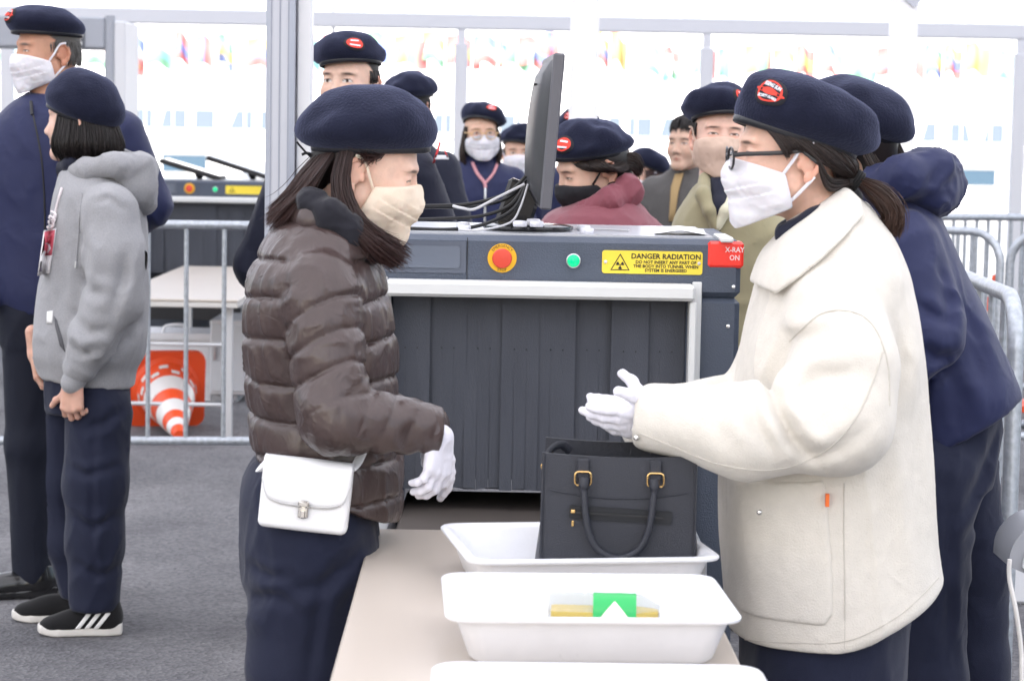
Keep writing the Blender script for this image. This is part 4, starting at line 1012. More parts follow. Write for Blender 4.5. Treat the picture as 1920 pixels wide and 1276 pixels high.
# ------------------------------------------------------------------ beret
M_BERET = mat('beret_wool', (0.009, 0.0105, 0.023), rough=0.95, spec=0.15, sheen=0.28, sheen_col=(0.45, 0.5, 0.8), bump=0.5, bscale=200, var=0.16, vscale=26, wrinkle=.25, wscale=9)
M_BAND = mat('beret_leather', (0.012, 0.013, 0.018), rough=0.35, spec=0.5, bump=0.2, bscale=180)
M_BADGE_DARK = mat('badge_cloth', (0.012, 0.012, 0.018), rough=0.8, bump=0.4, bscale=900)
M_BADGE_RED = mat('badge_red', (0.72, 0.05, 0.03), rough=0.7, bump=0.4, bscale=900)
M_WHITE_THREAD = mat('white_thread', (0.75, 0.75, 0.8), rough=0.8)
def make_beret(par, fr, c0=(0, -0.006, 0.052), tip=-8.0, lean=0.0, ra=0.0835, rb=0.103, ov=(0.012, 0.05, 0.03, 0.03), H=0.085, low=(0.0, -0.02, 0.0, 0.0),
               apex=(0, -0.015), dent=0.004, flat=0.70, badge=None, badge_r=(0.033, 0.026), seed=0.0, nseg=72, nt=22, detail=True, badge_rot=0.0):
    """band ellipse round the head; ov/low = (front, back, right, left) overhang and droop of the crown's edge"""
    tp, ln = R(tip), R(lean); c0 = np.array(c0)
    Rx = np.array(((1, 0, 0), (0, math.cos(tp), -math.sin(tp)), (0, math.sin(tp), math.cos(tp))))
    Ry = np.array(((math.cos(ln), 0, math.sin(ln)), (0, 1, 0), (-math.sin(ln), 0, math.cos(ln))))
    Mb = Rx @ Ry
    def w4(v, th):
        c, s = np.cos(th), np.sin(th)
        return v[0] * np.maximum(c, 0) ** 2 + v[1] * np.maximum(-c, 0) ** 2 + v[2] * np.maximum(s, 0) ** 2 + v[3] * np.maximum(-s, 0) ** 2
    def surf(th, t):
        th = np.asarray(th, float); t = np.asarray(t, float)
        rb_ = 1 / np.sqrt((np.sin(th) / ra) ** 2 + (np.cos(th) / rb) ** 2)
        o, l = w4(ov, th), w4(low, th)
        r0, r1, r2, r3 = rb_, rb_ + 1.9 * o, (rb_ + o) * (w4(flat, th) if isinstance(flat, tuple) else flat), 0 * th
        z0, z1, z2, z3 = 0 * th, l * 1.3 + 0.012, H * 1.02 + l * 0.3, H + 0 * th
        B = lambda p0, p1, p2, p3: (1 - t) ** 3 * p0 + 3 * (1 - t) ** 2 * t * p1 + 3 * (1 - t) * t**2 * p2 + t**3 * p3
        r, z = B(r0, r1, r2, r3), B(z0, z1, z2, z3)
        x, y = r * np.sin(th), r * np.cos(th)
        q = np.stack([x, y, z], -1).reshape(-1, 3) * 14 + seed
        n = (vn(q.astype(np.float32)) + 0.5 * vn((q * 2.1).astype(np.float32))).reshape(np.shape(r)) * np.sin(np.pi * np.clip(t, 0, 1)) ** 0.7
        k = 1 + dent * n / 0.1
        x = x * k + apex[0] * t**2; y = y * k + apex[1] * t**2; z = z + dent * n * 1.5
        L = np.stack([x, y, z], -1) @ Mb.T + c0
        return fr.W(L)
    th = np.linspace(0, 2 * np.pi, nseg, endpoint=False); t = np.linspace(0, 1, nt)
    T, TH = np.meshgrid(t, th, indexing='ij'); V = surf(TH, T).reshape(-1, 3)
    F = [(i * nseg + k, i * nseg + (k + 1) % nseg, (i + 1) * nseg + (k + 1) % nseg, (i + 1) * nseg + k) for i in range(nt - 1) for k in range(nseg)]
    o = mesh_np('beret', V, [f[::-1] for f in F], M_BERET, par)
    # leather binding
    prof = [(-0.001, 0.010), (0.0022, 0.009), (0.0032, 0.002), (0.0022, -0.006), (-0.002, -0.008), (-0.004, 0.0)]
    V = []; F = []
    for dr, dz in prof:
        r = 1 / np.sqrt((np.sin(th) / (ra + dr)) ** 2 + (np.cos(th) / (rb + dr)) ** 2)
        V.append(fr.W(np.stack([r * np.sin(th), r * np.cos(th), np.full_like(r, dz)], -1) @ Mb.T + c0))
    m = len(prof)
    F = [(i * nseg + k, i * nseg + (k + 1) % nseg, ((i + 1) % m) * nseg + (k + 1) % nseg, ((i + 1) % m) * nseg + k) for i in range(m) for k in range(nseg)]
    mesh_np('band', np.concatenate(V), F, M_BAND, o)
    if badge:
        th0, t0 = R(badge[0]), badge[1]; e = 1e-3
        p0 = surf(th0, t0).reshape(3); pt = (surf(th0 + e, t0).reshape(3) - p0) / e; pu = (surf(th0, t0 + e).reshape(3) - p0) / e
        nn = np.cross(pt, pu); ctr = fr.W(np.array((0, 0, 0.05))); nn = nn / np.linalg.norm(nn)
        if np.dot(nn, p0 - ctr) < 0: nn = -nn
        up = pu / np.linalg.norm(pu); rt = np.cross(up, nn); rt /= np.linalg.norm(rt)   # seen from outside: rt points to the viewer's right
        cr, sr = math.cos(R(badge_rot)), math.sin(R(badge_rot)); rt, up = rt * cr + up * sr, up * cr - rt * sr
        J = np.stack([pt, pu], 1); Ji = np.linalg.pinv(J)
        def place(u, v, off=0.0):
            d = Ji @ (rt * u + up * v); return surf(th0 + d[0], t0 + d[1]).reshape(3) + nn * off
        def disc(name, a, b, off, m, ring=None, parent=None, dome=0.0):
            V = []; F = []; n = 32; rings = [0.0, 0.5, 1.0] if ring is None else [ring, 1.0]
            for q in rings:
                for k in range(n):
                    A = 2 * math.pi * k / n; V.append(place(a * q * math.cos(A), b * q * math.sin(A), off + dome * (1 - q)))
            for i in range(len(rings) - 1):
                for k in range(n): F.append((i * n + k, i * n + (k + 1) % n, (i + 1) * n + (k + 1) % n, (i + 1) * n + k))
            if ring is None:
                for k in range(n): V.append(place(a * 1.02 * math.cos(2 * math.pi * k / n), b * 1.02 * math.sin(2 * math.pi * k / n), 0.0))
                i = len(rings) - 1
                for k in range(n): F.append((i * n + k, i * n + (k + 1) % n, (i + 1) * n + (k + 1) % n, (i + 1) * n + k))
            return mesh_np(name, np.array(V), F, m, parent)
        a, b = badge_r
        bd = disc('badge', a, b, 0.0035, M_BADGE_DARK, parent=o)
        if detail:
            bd2 = MB
            V = []; F = []
            def addring(a0, b0, q, off):
                base = len(V); n = 32
                for qq in (q, 1.0):
                    for k in range(n):
                        A = 2 * math.pi * k / n; V.append(place(a0 * qq * math.cos(A), b0 * qq * math.sin(A), off))
                for k in range(n): F.append((base + k, base + (k + 1) % n, base + n + (k + 1) % n, base + n + k))
            addring(a * .80, b * .80, 0.84, 0.0046); addring(a * .52, b * .24, 0.02, 0.0046); addring(a * .98, b * .16, 0.78, 0.0044)
            mesh_np('badge_oval', np.array(V), F, M_BADGE_RED, o)
            for body, v0, sz in (('RISING SUN', 0.42, 0.24), ('SECURITY GUARD', -0.42, 0.17)):
                text_obj(body, b * sz * 1.6, lambda x, y: place(x, y + b * v0, 0.0052), M_WHITE_THREAD, o, name='badge_lettering', wscale=0.72, bold=b * .012)
        else:
            V = []; F = []; n = 24
            for q in (0.0, 1.0):
                for k in range(n): V.append(place(a * .8 * q * math.cos(2 * math.pi * k / n), b * .8 * q * math.sin(2 * math.pi * k / n), 0.0046))
            F = [(k, (k + 1) % n, n + (k + 1) % n, n + k) for k in range(n)]
            mesh_np('badge_oval', np.array(V), F, M_BADGE_RED, o)
            V = []; F = []
            for v0, hw in ((0.36, 0.42), (-0.36, 0.5)):
                k = len(V)
                for u, v in ((-hw, -.1), (hw, -.1), (hw, .1), (-hw, .1)): V.append(place(a * u, b * (v0 + v), 0.0056))
                F.append((k, k + 1, k + 2, k + 3))
            mesh_np('badge_lettering', np.array(V), F, M_WHITE_THREAD, o)
    return o

# ------------------------------------------------------------------ face mask
M_MASK = mat('mask_white', (0.70, 0.69, 0.73), rough=0.85, sss=0.15, bump=0.15, bscale=500, spec=0.2)
M_MASK_CREAM = mat('mask_cream', (0.74, 0.62, 0.50), rough=0.85, sss=0.15, bump=0.15, bscale=500, spec=0.2)
M_MASK_TAN = mat('mask_tan', (0.58, 0.43, 0.345), rough=0.85, bump=0.15, bscale=500, spec=0.2)
M_MASK_BLACK = mat('mask_black', (0.02, 0.02, 0.024), rough=0.8, bump=0.15, bscale=500, spec=0.3)
def make_mask(par, fr, m, h=0.0025, style='pleat', rear=0.012, grow=0.0, up=0.0, seed=0.0, loops=True, low=0.0):
    core = union([ell((0, 0.032, -0.045), (0.071 + grow, 0.069 + grow, 0.086 + grow)), ell((-.036, .056, -.036), (.032, .031, .031)), ell((.036, .056, -.036), (.032, .031, .031)), rc((0, 0.078, -0.004), (0, 0.0890 + grow, -0.042), 0.011, 0.020),
                  rc((0, 0.0880 + grow, -0.042), (0, 0.070 + grow * .5, -0.100), 0.022, 0.024),
                  rc((-0.045, 0.02, -0.07), (0, 0.072, -0.108), 0.026, 0.022), rc((0.045, 0.02, -0.07), (0, 0.072, -0.108), 0.026, 0.022)], 0.030)
    def f(p):
        A = np.abs(p[:, 0]); b, c = p[:, 1], p[:, 2]
        d = core(p) - 0.004
        if style == 'pleat':
            ph = (c + 0.064 - 0.25 * (0.11 - b)) / 0.021
            s = ph - np.floor(ph); pl = (s - 0.5) * np.clip(1.2 - np.abs(c + 0.064) / 0.033, 0, 1)
            d = d - 0.0020 * pl * np.clip((b - 0.02) / 0.03, 0, 1)
        d = d - 0.0022 * vn(p * np.float32(38) + seed) - 0.0012 * vn(p * np.float32(90) + seed)
        upl = -0.006 + up - 0.32 * (0.108 - b) * (1 if style != 'beak' else 0.75)
        if style == 'black': upl = -0.012 - 0.30 * (0.108 - b)
        top = (c - upl) * 0.95
        re = rear + (0.25 * (c + 0.06) if style != 'black' else 0.5 * np.abs(c + 0.055))
        bot = (-0.126 - low - c) + 0.42 * (0.085 - b)
        d = smax(d, top, 0.003); d = smax(d, re - b, 0.003); d = smax(d, bot, 0.004)
        return d
    V, Q = nets(f, (-0.1, -0.01, -0.17), (0.1, 0.16, 0.03), h)
    o = mesh_np('mask', fr.W(V), Q, m, par)
    if loops:
        for s in (-1, 1):
            mb = MB()
            x1, x2 = 0.0705 + grow * .6, 0.066 + grow * .6
            if style != 'black':
                mb.tube(spline([fr.w(s * (x1 - 0.004), 0.022, -0.036), fr.w(s * 0.077, 0.006, -0.012), fr.w(s * 0.081, -0.012, 0.014), fr.w(s * 0.088, -0.030, 0.018)], 5), 0.0022, 5, flat=1.5)
                mb.tube(spline([fr.w(s * (x2 - 0.002), 0.012, -0.088), fr.w(s * 0.073, -0.002, -0.073), fr.w(s * 0.078, -0.016, -0.058), fr.w(s * 0.083, -0.032, -0.040)], 5), 0.0022, 5, flat=1.5)
            else:
                for z0, z1 in ((-0.030, 0.004), (-0.080, -0.045)):
                    mb.tube(spline([fr.w(s * 0.066, 0.03, z0 - .004), fr.w(s * 0.075, 0.008, (z0 + z1) / 2), fr.w(s * 0.08, -0.012, z1), fr.w(s * .087, -.03, z1 - .004)], 5), [0.007 - 0.0003 * i for i in range(16)], 6, flat=.4)
            mb.build('ear_loop', m, o, smooth=True)
    return o

# ------------------------------------------------------------------ hair
def hair_mat(name, c0, c1, rough=0.38):
    if name in MATS: return MATS[name]
    m = mat(name, c0, rough=rough, spec=0.45, attr=True); return m
M_HAIR = hair_mat('hair_dark', (0.012, 0.009, 0.008), None)
def strands(par, sheets, n, r=0.0008, jit=0.006, K=12, cols=((0.010, 0.007, 0.006), (0.03, 0.018, 0.014)), tipcol=None, seed=1, tipjit=2.2, name='hair', clump=0.5, extra=None):
    """sheets: lists of guide polylines (world points); strands run between neighbouring guides"""
    rng = np.random.default_rng(seed); Vs = []; Fs = []; Cs = []; base = 0
    tot = sum(len(s) - 1 for s in sheets)
    for sh in sheets:
        G = []
        for g in sh:
            q = np.array([tuple(v) for v in spline(g, 6)]); L = np.concatenate([[0], np.cumsum(np.linalg.norm(np.diff(q, axis=0), axis=1))])
            G.append(np.stack([np.interp(np.linspace(0, L[-1], K), L, q[:, j]) for j in range(3)], 1))
        G = np.array(G); m = max(8, int(n * (len(sh) - 1) / max(tot, 1)))
        u = rng.random(m) * (len(sh) - 1.0001); i = u.astype(int); w = (u - i)[:, None, None]
        X = G[i] * (1 - w) + G[i + 1] * w
        t = np.linspace(0, 1, K)[None, :, None]
        nc = max(4, m // 14); cl = rng.integers(0, nc, m); cv = rng.normal(size=(nc, 3)) * jit * clump
        off = rng.normal(size=(m, 3)) * jit; fly = rng.random((m, 1)) < .07; off = np.where(fly, off * 2.2, off)
        X = X + (off[:, None, :] * 0.5 + cv[cl][:, None, :]) * (0.35 + tipjit * 0.5 * t**1.5)
        ph = rng.random((m, 1, 3)) * 6.28; X = X + np.sin(t * (3 + 3 * rng.random((m, 1, 1))) + ph) * jit * 0.25 * t
        X = X[:, :, :]; ln = 1 - 0.14 * rng.random((m, 1, 1)); X = X[:, :1] + (X - X[:, :1]) * (1 - (1 - ln) * t**2)
        T = np.gradient(X, axis=1); T /= np.linalg.norm(T, axis=2, keepdims=True) + 1e-9
        ref = rng.normal(size=(m, 1, 3)); A = np.cross(T, ref); A /= np.linalg.norm(A, axis=2, keepdims=True) + 1e-9; Bn = np.cross(T, A)
        rad = r * (1.0 - 0.75 * np.linspace(0, 1, K) ** 3)[None, :, None]
        ring = np.stack([X + rad * (A * math.cos(2.0944 * k) + Bn * math.sin(2.0944 * k)) for k in range(3)], 2)   # m,K,3,3
        idx = np.arange(m * K * 3).reshape(m, K, 3) + base
        q = np.stack([np.stack([idx[:, :-1, k], idx[:, :-1, (k + 1) % 3], idx[:, 1:, (k + 1) % 3], idx[:, 1:, k]], -1) for k in range(3)], 2).reshape(-1, 4)
        mixv = rng.random((m, 1, 1, 1)); c = np.array(cols[0]) * (1 - mixv) + np.array(cols[1]) * mixv
        c = np.broadcast_to(c, (m, K, 3, 3)).copy()
        if tipcol is not None: c = c * (1 - (t**2)[..., None]) + np.array(tipcol) * (t**2)[..., None]
        Vs.append(ring.reshape(-1, 3)); Fs.append(q); Cs.append(c.reshape(-1, 3)); base += m * K * 3
    if extra is not None:
        v, q, c = extra; Vs.append(v); Fs.append(q + base); Cs.append(np.tile(np.array(c, float), (len(v), 1)))
    return mesh_np(name, np.concatenate(Vs), np.concatenate(Fs), M_HAIR, par, cols=np.concatenate(Cs))
def hair_base(fr, fs, k, h=0.004, cut=None):
    """an inner mass of hair under the strands; fs given in head coordinates"""
    f0 = union(fs, k)
    f = (lambda p: np.maximum(f0(p), cut(p))) if cut else f0
    V, Q = nets(f, (-0.15, -0.24, -0.3), (0.15, 0.12, 0.15), h); return fr.W(V), Q

# ------------------------------------------------------------------ hands
def hand_sdf(wrist, fdir, back, thumb_right, curl=(20, 25, 20), spread=4.0, thumb=(0.9, 0.55, -0.25), size=1.0, fat=0.0, fingers=None, fore=None):
    """fdir: where the fingers point; back: normal of the back of the hand; thumb_right: True if, looking along fdir with back up, the thumb is on the right"""
    y = Vector(fdir).normalized(); z = Vector(back); z = (z - y * z.dot(y)).normalized(); x = y.cross(z) * (1 if thumb_right else -1)
    w = Vector(wrist); pt = lambda a, b, c: w + (x * a + y * b + z * c) * size
    K = [(0.030, 0.084), (0.010, 0.090), (-0.011, 0.086), (-0.030, 0.077)]; LN = [0.070, 0.079, 0.073, 0.057]; RD = [0.0088, 0.0092, 0.0086, 0.0075]
    palm = []; prims = []
    for (kx, ky), rr in zip(K, RD): palm.append(rc(pt(kx * .62, 0.012, -0.001), pt(kx, ky, 0), (0.0155 + fat) * size, (0.0115 + fat) * size))
    palm.append(rc(pt(0, -0.06, 0) if fore is None else w - Vector(fore).normalized() * .06, pt(0, 0.015, 0), (0.024 + fat) * size, (0.022 + fat) * size))
    palm.append(rc(pt(0.020, 0.02, -0.008), pt(0.030, 0.055, -0.008), 0.017 * size, 0.012 * size))
    prims.append((union(palm, 0.014), 0.01))
    for i in range(4):
        cu = curl if fingers is None else fingers[i]
        a = R(spread * (1.2 - i * 0.9)); p = Vector((K[i][0], K[i][1], 0)); bend = 0; pts = [p.copy()]
        for sgm, (fr_, c) in enumerate(zip((0.45, 0.30, 0.25), cu)):
            bend += R(c); d = Vector((math.sin(a) * math.cos(bend), math.cos(a) * math.cos(bend), -math.sin(bend))); p = p + d * (LN[i] * fr_); pts.append(p.copy())
        rr = RD[i] + fat; W_ = [pt(*q) for q in pts]
        prims.append((chain(W_, [rr * 1.05 * size, rr * size, rr * .93 * size, rr * .8 * size], 0.004), 0.005))
    t = Vector(thumb).normalized(); b0 = Vector((0.020, 0.022, -0.006)); b1 = b0 + Vector((0.022, 0.030, -0.006)) * 0.9; b2 = b1 + t * 0.034; b3 = b2 + (t * 0.9 + Vector((-0.1, 0.35, 0))).normalized() * 0.028
    prims.append((chain([pt(*q) for q in (b0, b1, b2, b3)], [(0.015 + fat) * size, (0.0125 + fat) * size, (0.0105 + fat) * size, (0.0088 + fat) * size], 0.006), 0.008))
    def f(p):
        d = prims[0][0](p)
        for g, k in prims[1:]: d = smin(d, g(p), k)
        return d
    return f, bounds([pt(a, b, c) for a in (-0.07, 0.095) for b in (-0.065, 0.185) for c in (-0.11, 0.05)], 0.005)
M_GLOVE = mat('white_cotton_glove', (0.72, 0.71, 0.78), rough=0.9, bump=0.25, bscale=500, spec=0.2, sheen=0.2)
def glove(par, name='gloved_hand', h=0.0024, m=None, **kw):
    f, (lo, hi) = hand_sdf(fat=0.0012, **kw)
    g = lambda p: f(p) - 0.0010 * vn(p * np.float32(120))
    return solid(name, g, lo, hi, h, m or M_GLOVE, par)
# ------------------------------------------------------------------ cloth
def creases(f, lines, d, near=None):
    """folds drawn where the photograph shows them: polylines in picture pixels (pts, depth, width) pressed into the side of a garment that faces the camera"""
    L_ = []
    for pts, dep, wid in lines:
        q = np.array([(P(x, y, d).x, P(x, y, d).z) for x, y in pts], np.float32); L_.append((q, dep, wid))
    nr = d + .02 if near is None else near
    def g(p):
        v = f(p); u = p[:, [0, 2]]; m = np.clip((nr - p[:, 1]) / .04, 0, 1)
        V_, U_, M_ = v, u, m
        for q, dep, wid in L_:
            sel = np.nonzero(((U_ > q.min(0) - 4.5 * wid) & (U_ < q.max(0) + 4.5 * wid)).all(1) & (M_ > 0))[0]
            if not len(sel): continue
            v, u, m = V_[sel], U_[sel], M_[sel]
            best = np.full(len(u), 1e9, np.float32); side = np.zeros(len(u), np.float32); fade = np.ones(len(u), np.float32); n = len(q) - 1
            for i in range(n):
                e = q[i + 1] - q[i]; w = u - q[i]; t = np.clip((w @ e) / float(e @ e), 0, 1); r = w - t[:, None] * e; dd = (r * r).sum(1); k = dd < best
                best[k] = dd[k]; side[k] = np.sign(e[0] * r[k, 1] - e[1] * r[k, 0]); fade[k] = np.sin(np.pi * np.clip((i + t[k]) / n * .94 + .03, 0, 1)) ** .6
            b = np.sqrt(best)
            v = v + m * fade * dep * (np.exp(-(b / wid) ** 2) - .55 * np.exp(-((b - 1.9 * wid) / (1.1 * wid)) ** 2) * (.6 + .4 * side)); V_[sel] = v
        return V_
    return g
def fabric(name, col, rough=0.85, sheen=0.15, bump=0.25, bscale=600, var=0.06, **kw):
    kw.setdefault('wrinkle', .35); return mat(name, col, rough=rough, sheen=sheen, bump=bump, bscale=bscale, var=var, vscale=kw.pop('vscale', 12), spec=kw.pop('spec', 0.25), **kw)
M_NAVY_TROUSER = fabric('navy_trouser_twill', (0.010, 0.013, 0.032), rough=0.75, sheen=0.1)
M_NAVY_JACKET = fabric('navy_shell_fabric', (0.013, 0.018, 0.066), rough=0.6, sheen=0.1, spec=0.35)
M_BLACK_JACKET = fabric('dark_navy_shell', (0.008, 0.010, 0.024), rough=0.65, sheen=0.1)
M_BLACK_SHOE = mat('black_leather_shoe', (0.008, 0.008, 0.009), rough=0.25, spec=0.6, coat=0.3)
M_SOLE = mat('white_rubber_sole', (0.6, 0.58, 0.55), rough=0.7)
M_KNIT_BLACK = fabric('black_knit', (0.008, 0.008, 0.009), rough=0.9, bscale=800)
def leg_rows(hip, knee, ank, r):
    return chain([hip, knee, ank], r, 0.03)
def make_shoe(par, heel, fwd, m=None, sole=None, L=0.25, name='shoe', stripes=False, h=0.004):
    """a shoe standing on the ground, its heel at `heel`"""
    fr = Fr((heel[0], heel[1], 0), (fwd[0], fwd[1], 0)); k = L / 0.25
    up = union([ell((0, 0.035 * k, 0.050), (0.036 * k, 0.045 * k, 0.050)), ell((0, 0.105 * k, 0.043), (0.037 * k, 0.075 * k, 0.040)), ell((0, 0.180 * k, 0.030), (0.042 * k, 0.060 * k, 0.030)),
                rc((0, 0.03 * k, 0.06), (0, 0.035 * k, 0.10), 0.034 * k, 0.036 * k)], 0.03)
    fu = lambda p: smax(smax(up(p), 0.020 - p[:, 2], 0.002), p[:, 2] - 0.105, 0.004)
    def so(p):
        y = p[:, 1]; wv = np.interp(y / k, [-0.012, 0.03, 0.10, 0.18, 0.235, 0.246], [0.022, 0.034, 0.033, 0.043, 0.028, 0.008]) * k
        q = np.maximum(np.abs(p[:, 0]) - wv, np.maximum(-0.012 * k - y, y - 0.246 * k))
        tz = 0.026 + 0.010 * np.clip(1 - y / (0.12 * k), 0, 1); lift = 0.012 * np.clip((y / k - 0.19) / 0.06, 0, 1) ** 2
        return smax(q, np.maximum(p[:, 2] - tz - lift, 0.001 + lift - p[:, 2]), 0.006)
    V, Q = nets(fu, (-0.07, -0.05, 0), (0.07, 0.30, 0.12), h)
    o = mesh_np(name, fr.W(V), Q, m or M_BLACK_SHOE, par)
    V, Q = nets(so, (-0.07, -0.05, -0.01), (0.07, 0.30, 0.06), h)
    mesh_np('sole', fr.W(V), Q, sole or m or M_BLACK_SHOE, o)
    if stripes:
        for i, y in enumerate((0.062, 0.090, 0.118)):
            for sd in (-1, 1):
                def fs(p, y=y, sd=sd):
                    c = p[:, 1] - (y * k - (p[:, 2] - 0.03) * 0.75)
                    return np.maximum(np.maximum(np.abs(up(p)) - 0.0025, np.abs(c) - 0.0075), np.maximum(np.maximum(0.024 - p[:, 2], p[:, 2] - 0.072), -sd * p[:, 0]))
                V, Q = nets(fs, (-0.07, 0.0, 0.01), (0.07, 0.2, 0.09), 0.0022)
                if len(V): mesh_np('stripe', fr.W(V), Q, mat('white_stripe', (0.75, 0.75, 0.75), rough=0.6), o)
    return o
# ================================================================== woman in the brown quilted jacket (left of the table)
M_PUFFER = fabric('brown_quilted_nylon', (0.056, 0.038, 0.036), rough=0.29, sheen=0.0, wrinkle=.4, wscale=30, bump=0.35, bscale=46, stretch=(1.6, 1.6, 0.7), var=0.08, vscale=25, spec=0.55, bdet=6)
def quilt(s, sp, A, sharp=0.55):
    return A * np.abs(np.sin(np.pi * s / sp)) ** sharp
def woman_in_puffer():
    D = 4.32; gx = P(600, 900, D)
    me = empty('person', (gx.x, D, 0))
    tag(me, 'woman in brown quilted jacket and navy beret, cream mask, white hip bag, beside the table', 'person')
    fr = head_frame(P(690, 314, D), 85, -17, 2)
    neck = P(607, 425, D)
    # jacket
    rows = rows_px([(376, 565, 660, .085), (400, 542, 690, .115, ), (440, 505, 708, .16), (490, 478, 716, .195), (545, 457, 728, .205), (600, 449, 738, .20), (660, 450, 744, .19), (720, 456, 745, .18),
                    (780, 466, 746, .175), (830, 472, 750, .18), (880, 478, 755, .185), (940, 500, 755, .18), (1000, 540, 748, .17)], D)
    body = loft(rows, n=2.3)
    sh, el, wr = P(598, 545, D - .165), P(628, 782, D - .235), P(812, 806, D - .19)
    arm = [(sh, el, .078, .066), (el, wr, .066, .043)]
    shf, elf, wrf = P(640, 540, D + .17), P(660, 770, D + .21), P(800, 800, D + .16)
    L1 = (el - sh).length
    def seg(a, b, ra, rb):
        a = np.array(a, np.float32); b = np.array(b, np.float32); ab = b - a; l2 = float(ab @ ab)
        def f(p):
            t = np.clip(((p - a) @ ab) / l2, 0, 1); return np.linalg.norm(p - a - t[:, None] * ab, axis=1) - (ra + (rb - ra) * t), t * math.sqrt(l2)
        return f
    s1, s2 = seg(*arm[0]), seg(*arm[1]); far = chain([shf, elf, wrf], [.075, .062, .043])
    hp0, hp1 = np.array(P(474, 862, D - .1)), np.array(P(738, 988, D - .1))
    hn = np.array((hp1 - hp0)[[0, 1, 2]]); hn = np.array((hn[2], 0, -hn[0])) ; hn = hn if hn[2] < 0 else -hn
    z0 = P(600, 700, D).z
    wr_ = np.array(wr, np.float32) + np.array((wr - el).normalized(), np.float32) * .012; wn_ = np.array((wr - el).normalized(), np.float32)
    def f(p):
        db = body(p)
        w1 = vn(p * np.float32(7)); w2 = vn(p * np.array((45, 45, 9), np.float32)); w3 = vn(p * np.array((22, 22, 6), np.float32) + 7.7)
        s = p[:, 2] - z0 + 0.010 * w1 + 0.10 * (p[:, 0] - gx.x) * 0
        xs = np.abs((s / .0735 + .5) % 1 - .5) * .0735; q = np.exp(-xs / .008)
        gv = np.exp(-(xs / .0042) ** 2); rd = (1 - np.abs(vn(p * np.array((34, 34, 13), np.float32) + 4.4))) ** 4; db = db + .0040 * gv - 0.0070 * (1 - q) - 0.0045 * w3 * (.4 + .9 * q) - 0.0036 * w2 * (.3 + q) - .0045 * rd + 0.008
        d1, t1 = s1(p); d2, t2 = s2(p)
        wa = vn(p * np.array((30, 30, 30), np.float32) + 3.0)
        fz = np.exp(-(((p - np.array(el, np.float32)) ** 2).sum(1)) / .09**2)
        sl = t1 + 0.014 * w1 + .02 + .22 * (p[:, 0] - sh.x); x1 = np.abs((sl / .064 + .5) % 1 - .5) * .064; q1 = np.exp(-x1 / .010); wl = vn(p * np.array((14, 50, 50), np.float32) * .6 + 9.0); rd1 = (1 - np.abs(vn(p * np.array((20, 30, 30), np.float32) + 1.4))) ** 4; d1 = d1 + .003 * np.exp(-(x1 / .0042) ** 2) - 0.0062 * (1 - q1) - 0.0036 * wa * (.35 + .8 * q1) - .0035 * wl * (.3 + q1) - .0042 * rd1 + .008
        s2_ = t2 + 0.010 * w1 - .35 * (p[:, 2] - el.z); x2 = np.abs((s2_ / .047 + .5) % 1 - .5) * .047; q2 = np.exp(-x2 / .009); d2 = d2 - 0.0048 * (1 - q2) - 0.0042 * wa * (.5 + .8 * q2) - .004 * vn(p * np.array((60, 30, 18), np.float32)) * (.4 + q2) + .002; d2 = smax(d2, (p - wr_) @ wn_, .004)
        da = smin(d1, d2, 0.02) - fz * 0.006 * vn(p * np.array((14, 14, 34), np.float32))
        d = smin(db, da, 0.012); d = smin(d, far(p) - .004 * np.abs(np.sin(p[:, 0] * 60)), 0.03)
        d = smax(d, (p - hp0.astype(np.float32)) @ (hn / np.linalg.norm(hn)).astype(np.float32), 0.012)
        # cuffs end at the wrists
        return d
    lo, hi = bounds([P(425, 360, D - .35), P(870, 1010, D + .33)], 0.0)
    jk = solid('quilted_jacket', f, lo, hi, 0.0044, M_PUFFER, me)
    # collar of the jacket and the black neck warmer
    c1 = chain([P(548, 398, D - .03), P(585, 412, D - .105), P(640, 432, D - .10), P(690, 455, D - .03), P(690, 450, D + .06), P(610, 400, D + .09), P(548, 392, D + .03)], [.026] * 7, .012)
    col = folds(c1, .004, (18, 18, 14), 4.0)
    lo, hi = bounds([P(500, 335, D - .22), P(750, 525, D + .16)], 0.0); solid('jacket_collar', col, lo, hi, .005, M_PUFFER, me)
    c2 = chain([P(560, 372, D + .0), P(585, 380, D - .095), P(618, 404, D - .118), P(655, 436, D - .112), P(700, 470, D - .03), P(694, 452, D + .05), P(620, 395, D + .085), P(566, 372, D + .05)], [.020, .026, .030, .030, .026, .024, .024, .02], .014)
    solid('neck_warmer', folds(c2, .006, (22, 22, 30), 9.0), lo, hi, .0045, fabric('black_fleece', (0.012, 0.012, 0.018), rough=0.8), me)
    # trousers
    hipc = P(580, 905, D); 
    k1, a1 = P(570, 1330, D - .09), Vector((P(600, 1300, D).x - .0, D - .10, 0.10))
    tr = union([loft([(P(580, 850, D).z, hipc.x, D, .105, .15), (P(580, 900, D).z, hipc.x - .005, D, .122, .165), (P(580, 1000, D).z, hipc.x + .0, D, .132, .172), (P(580, 1080, D).z, hipc.x + .002, D, .128, .165), (P(580, 1130, D).z, hipc.x, D, .11, .15)], n=2.2),
                chain([P(584, 1010, D - .085), P(562, 1250, D - .09), (P(570, 1276, D).x, D - .09, .34), (P(560, 1276, D).x, D - .09, .05)], [.120, .098, .085, .080], .03),
                chain([P(600, 1010, D + .085), P(590, 1250, D + .09), (P(590, 1276, D).x, D + .09, .34), (P(580, 1276, D).x, D + .09, .05)], [.112, .092, .08, .078], .03)], .02)
    fz = bump_zone([tuple(P(500, 1130, D - .1)), tuple(P(660, 1020, D - .1))], .16, .5, 1.6)
    lo, hi = bounds([P(420, 840, D - .3), P(740, 1290, D + .3), (gx.x, D, 0.03)], 0.0)
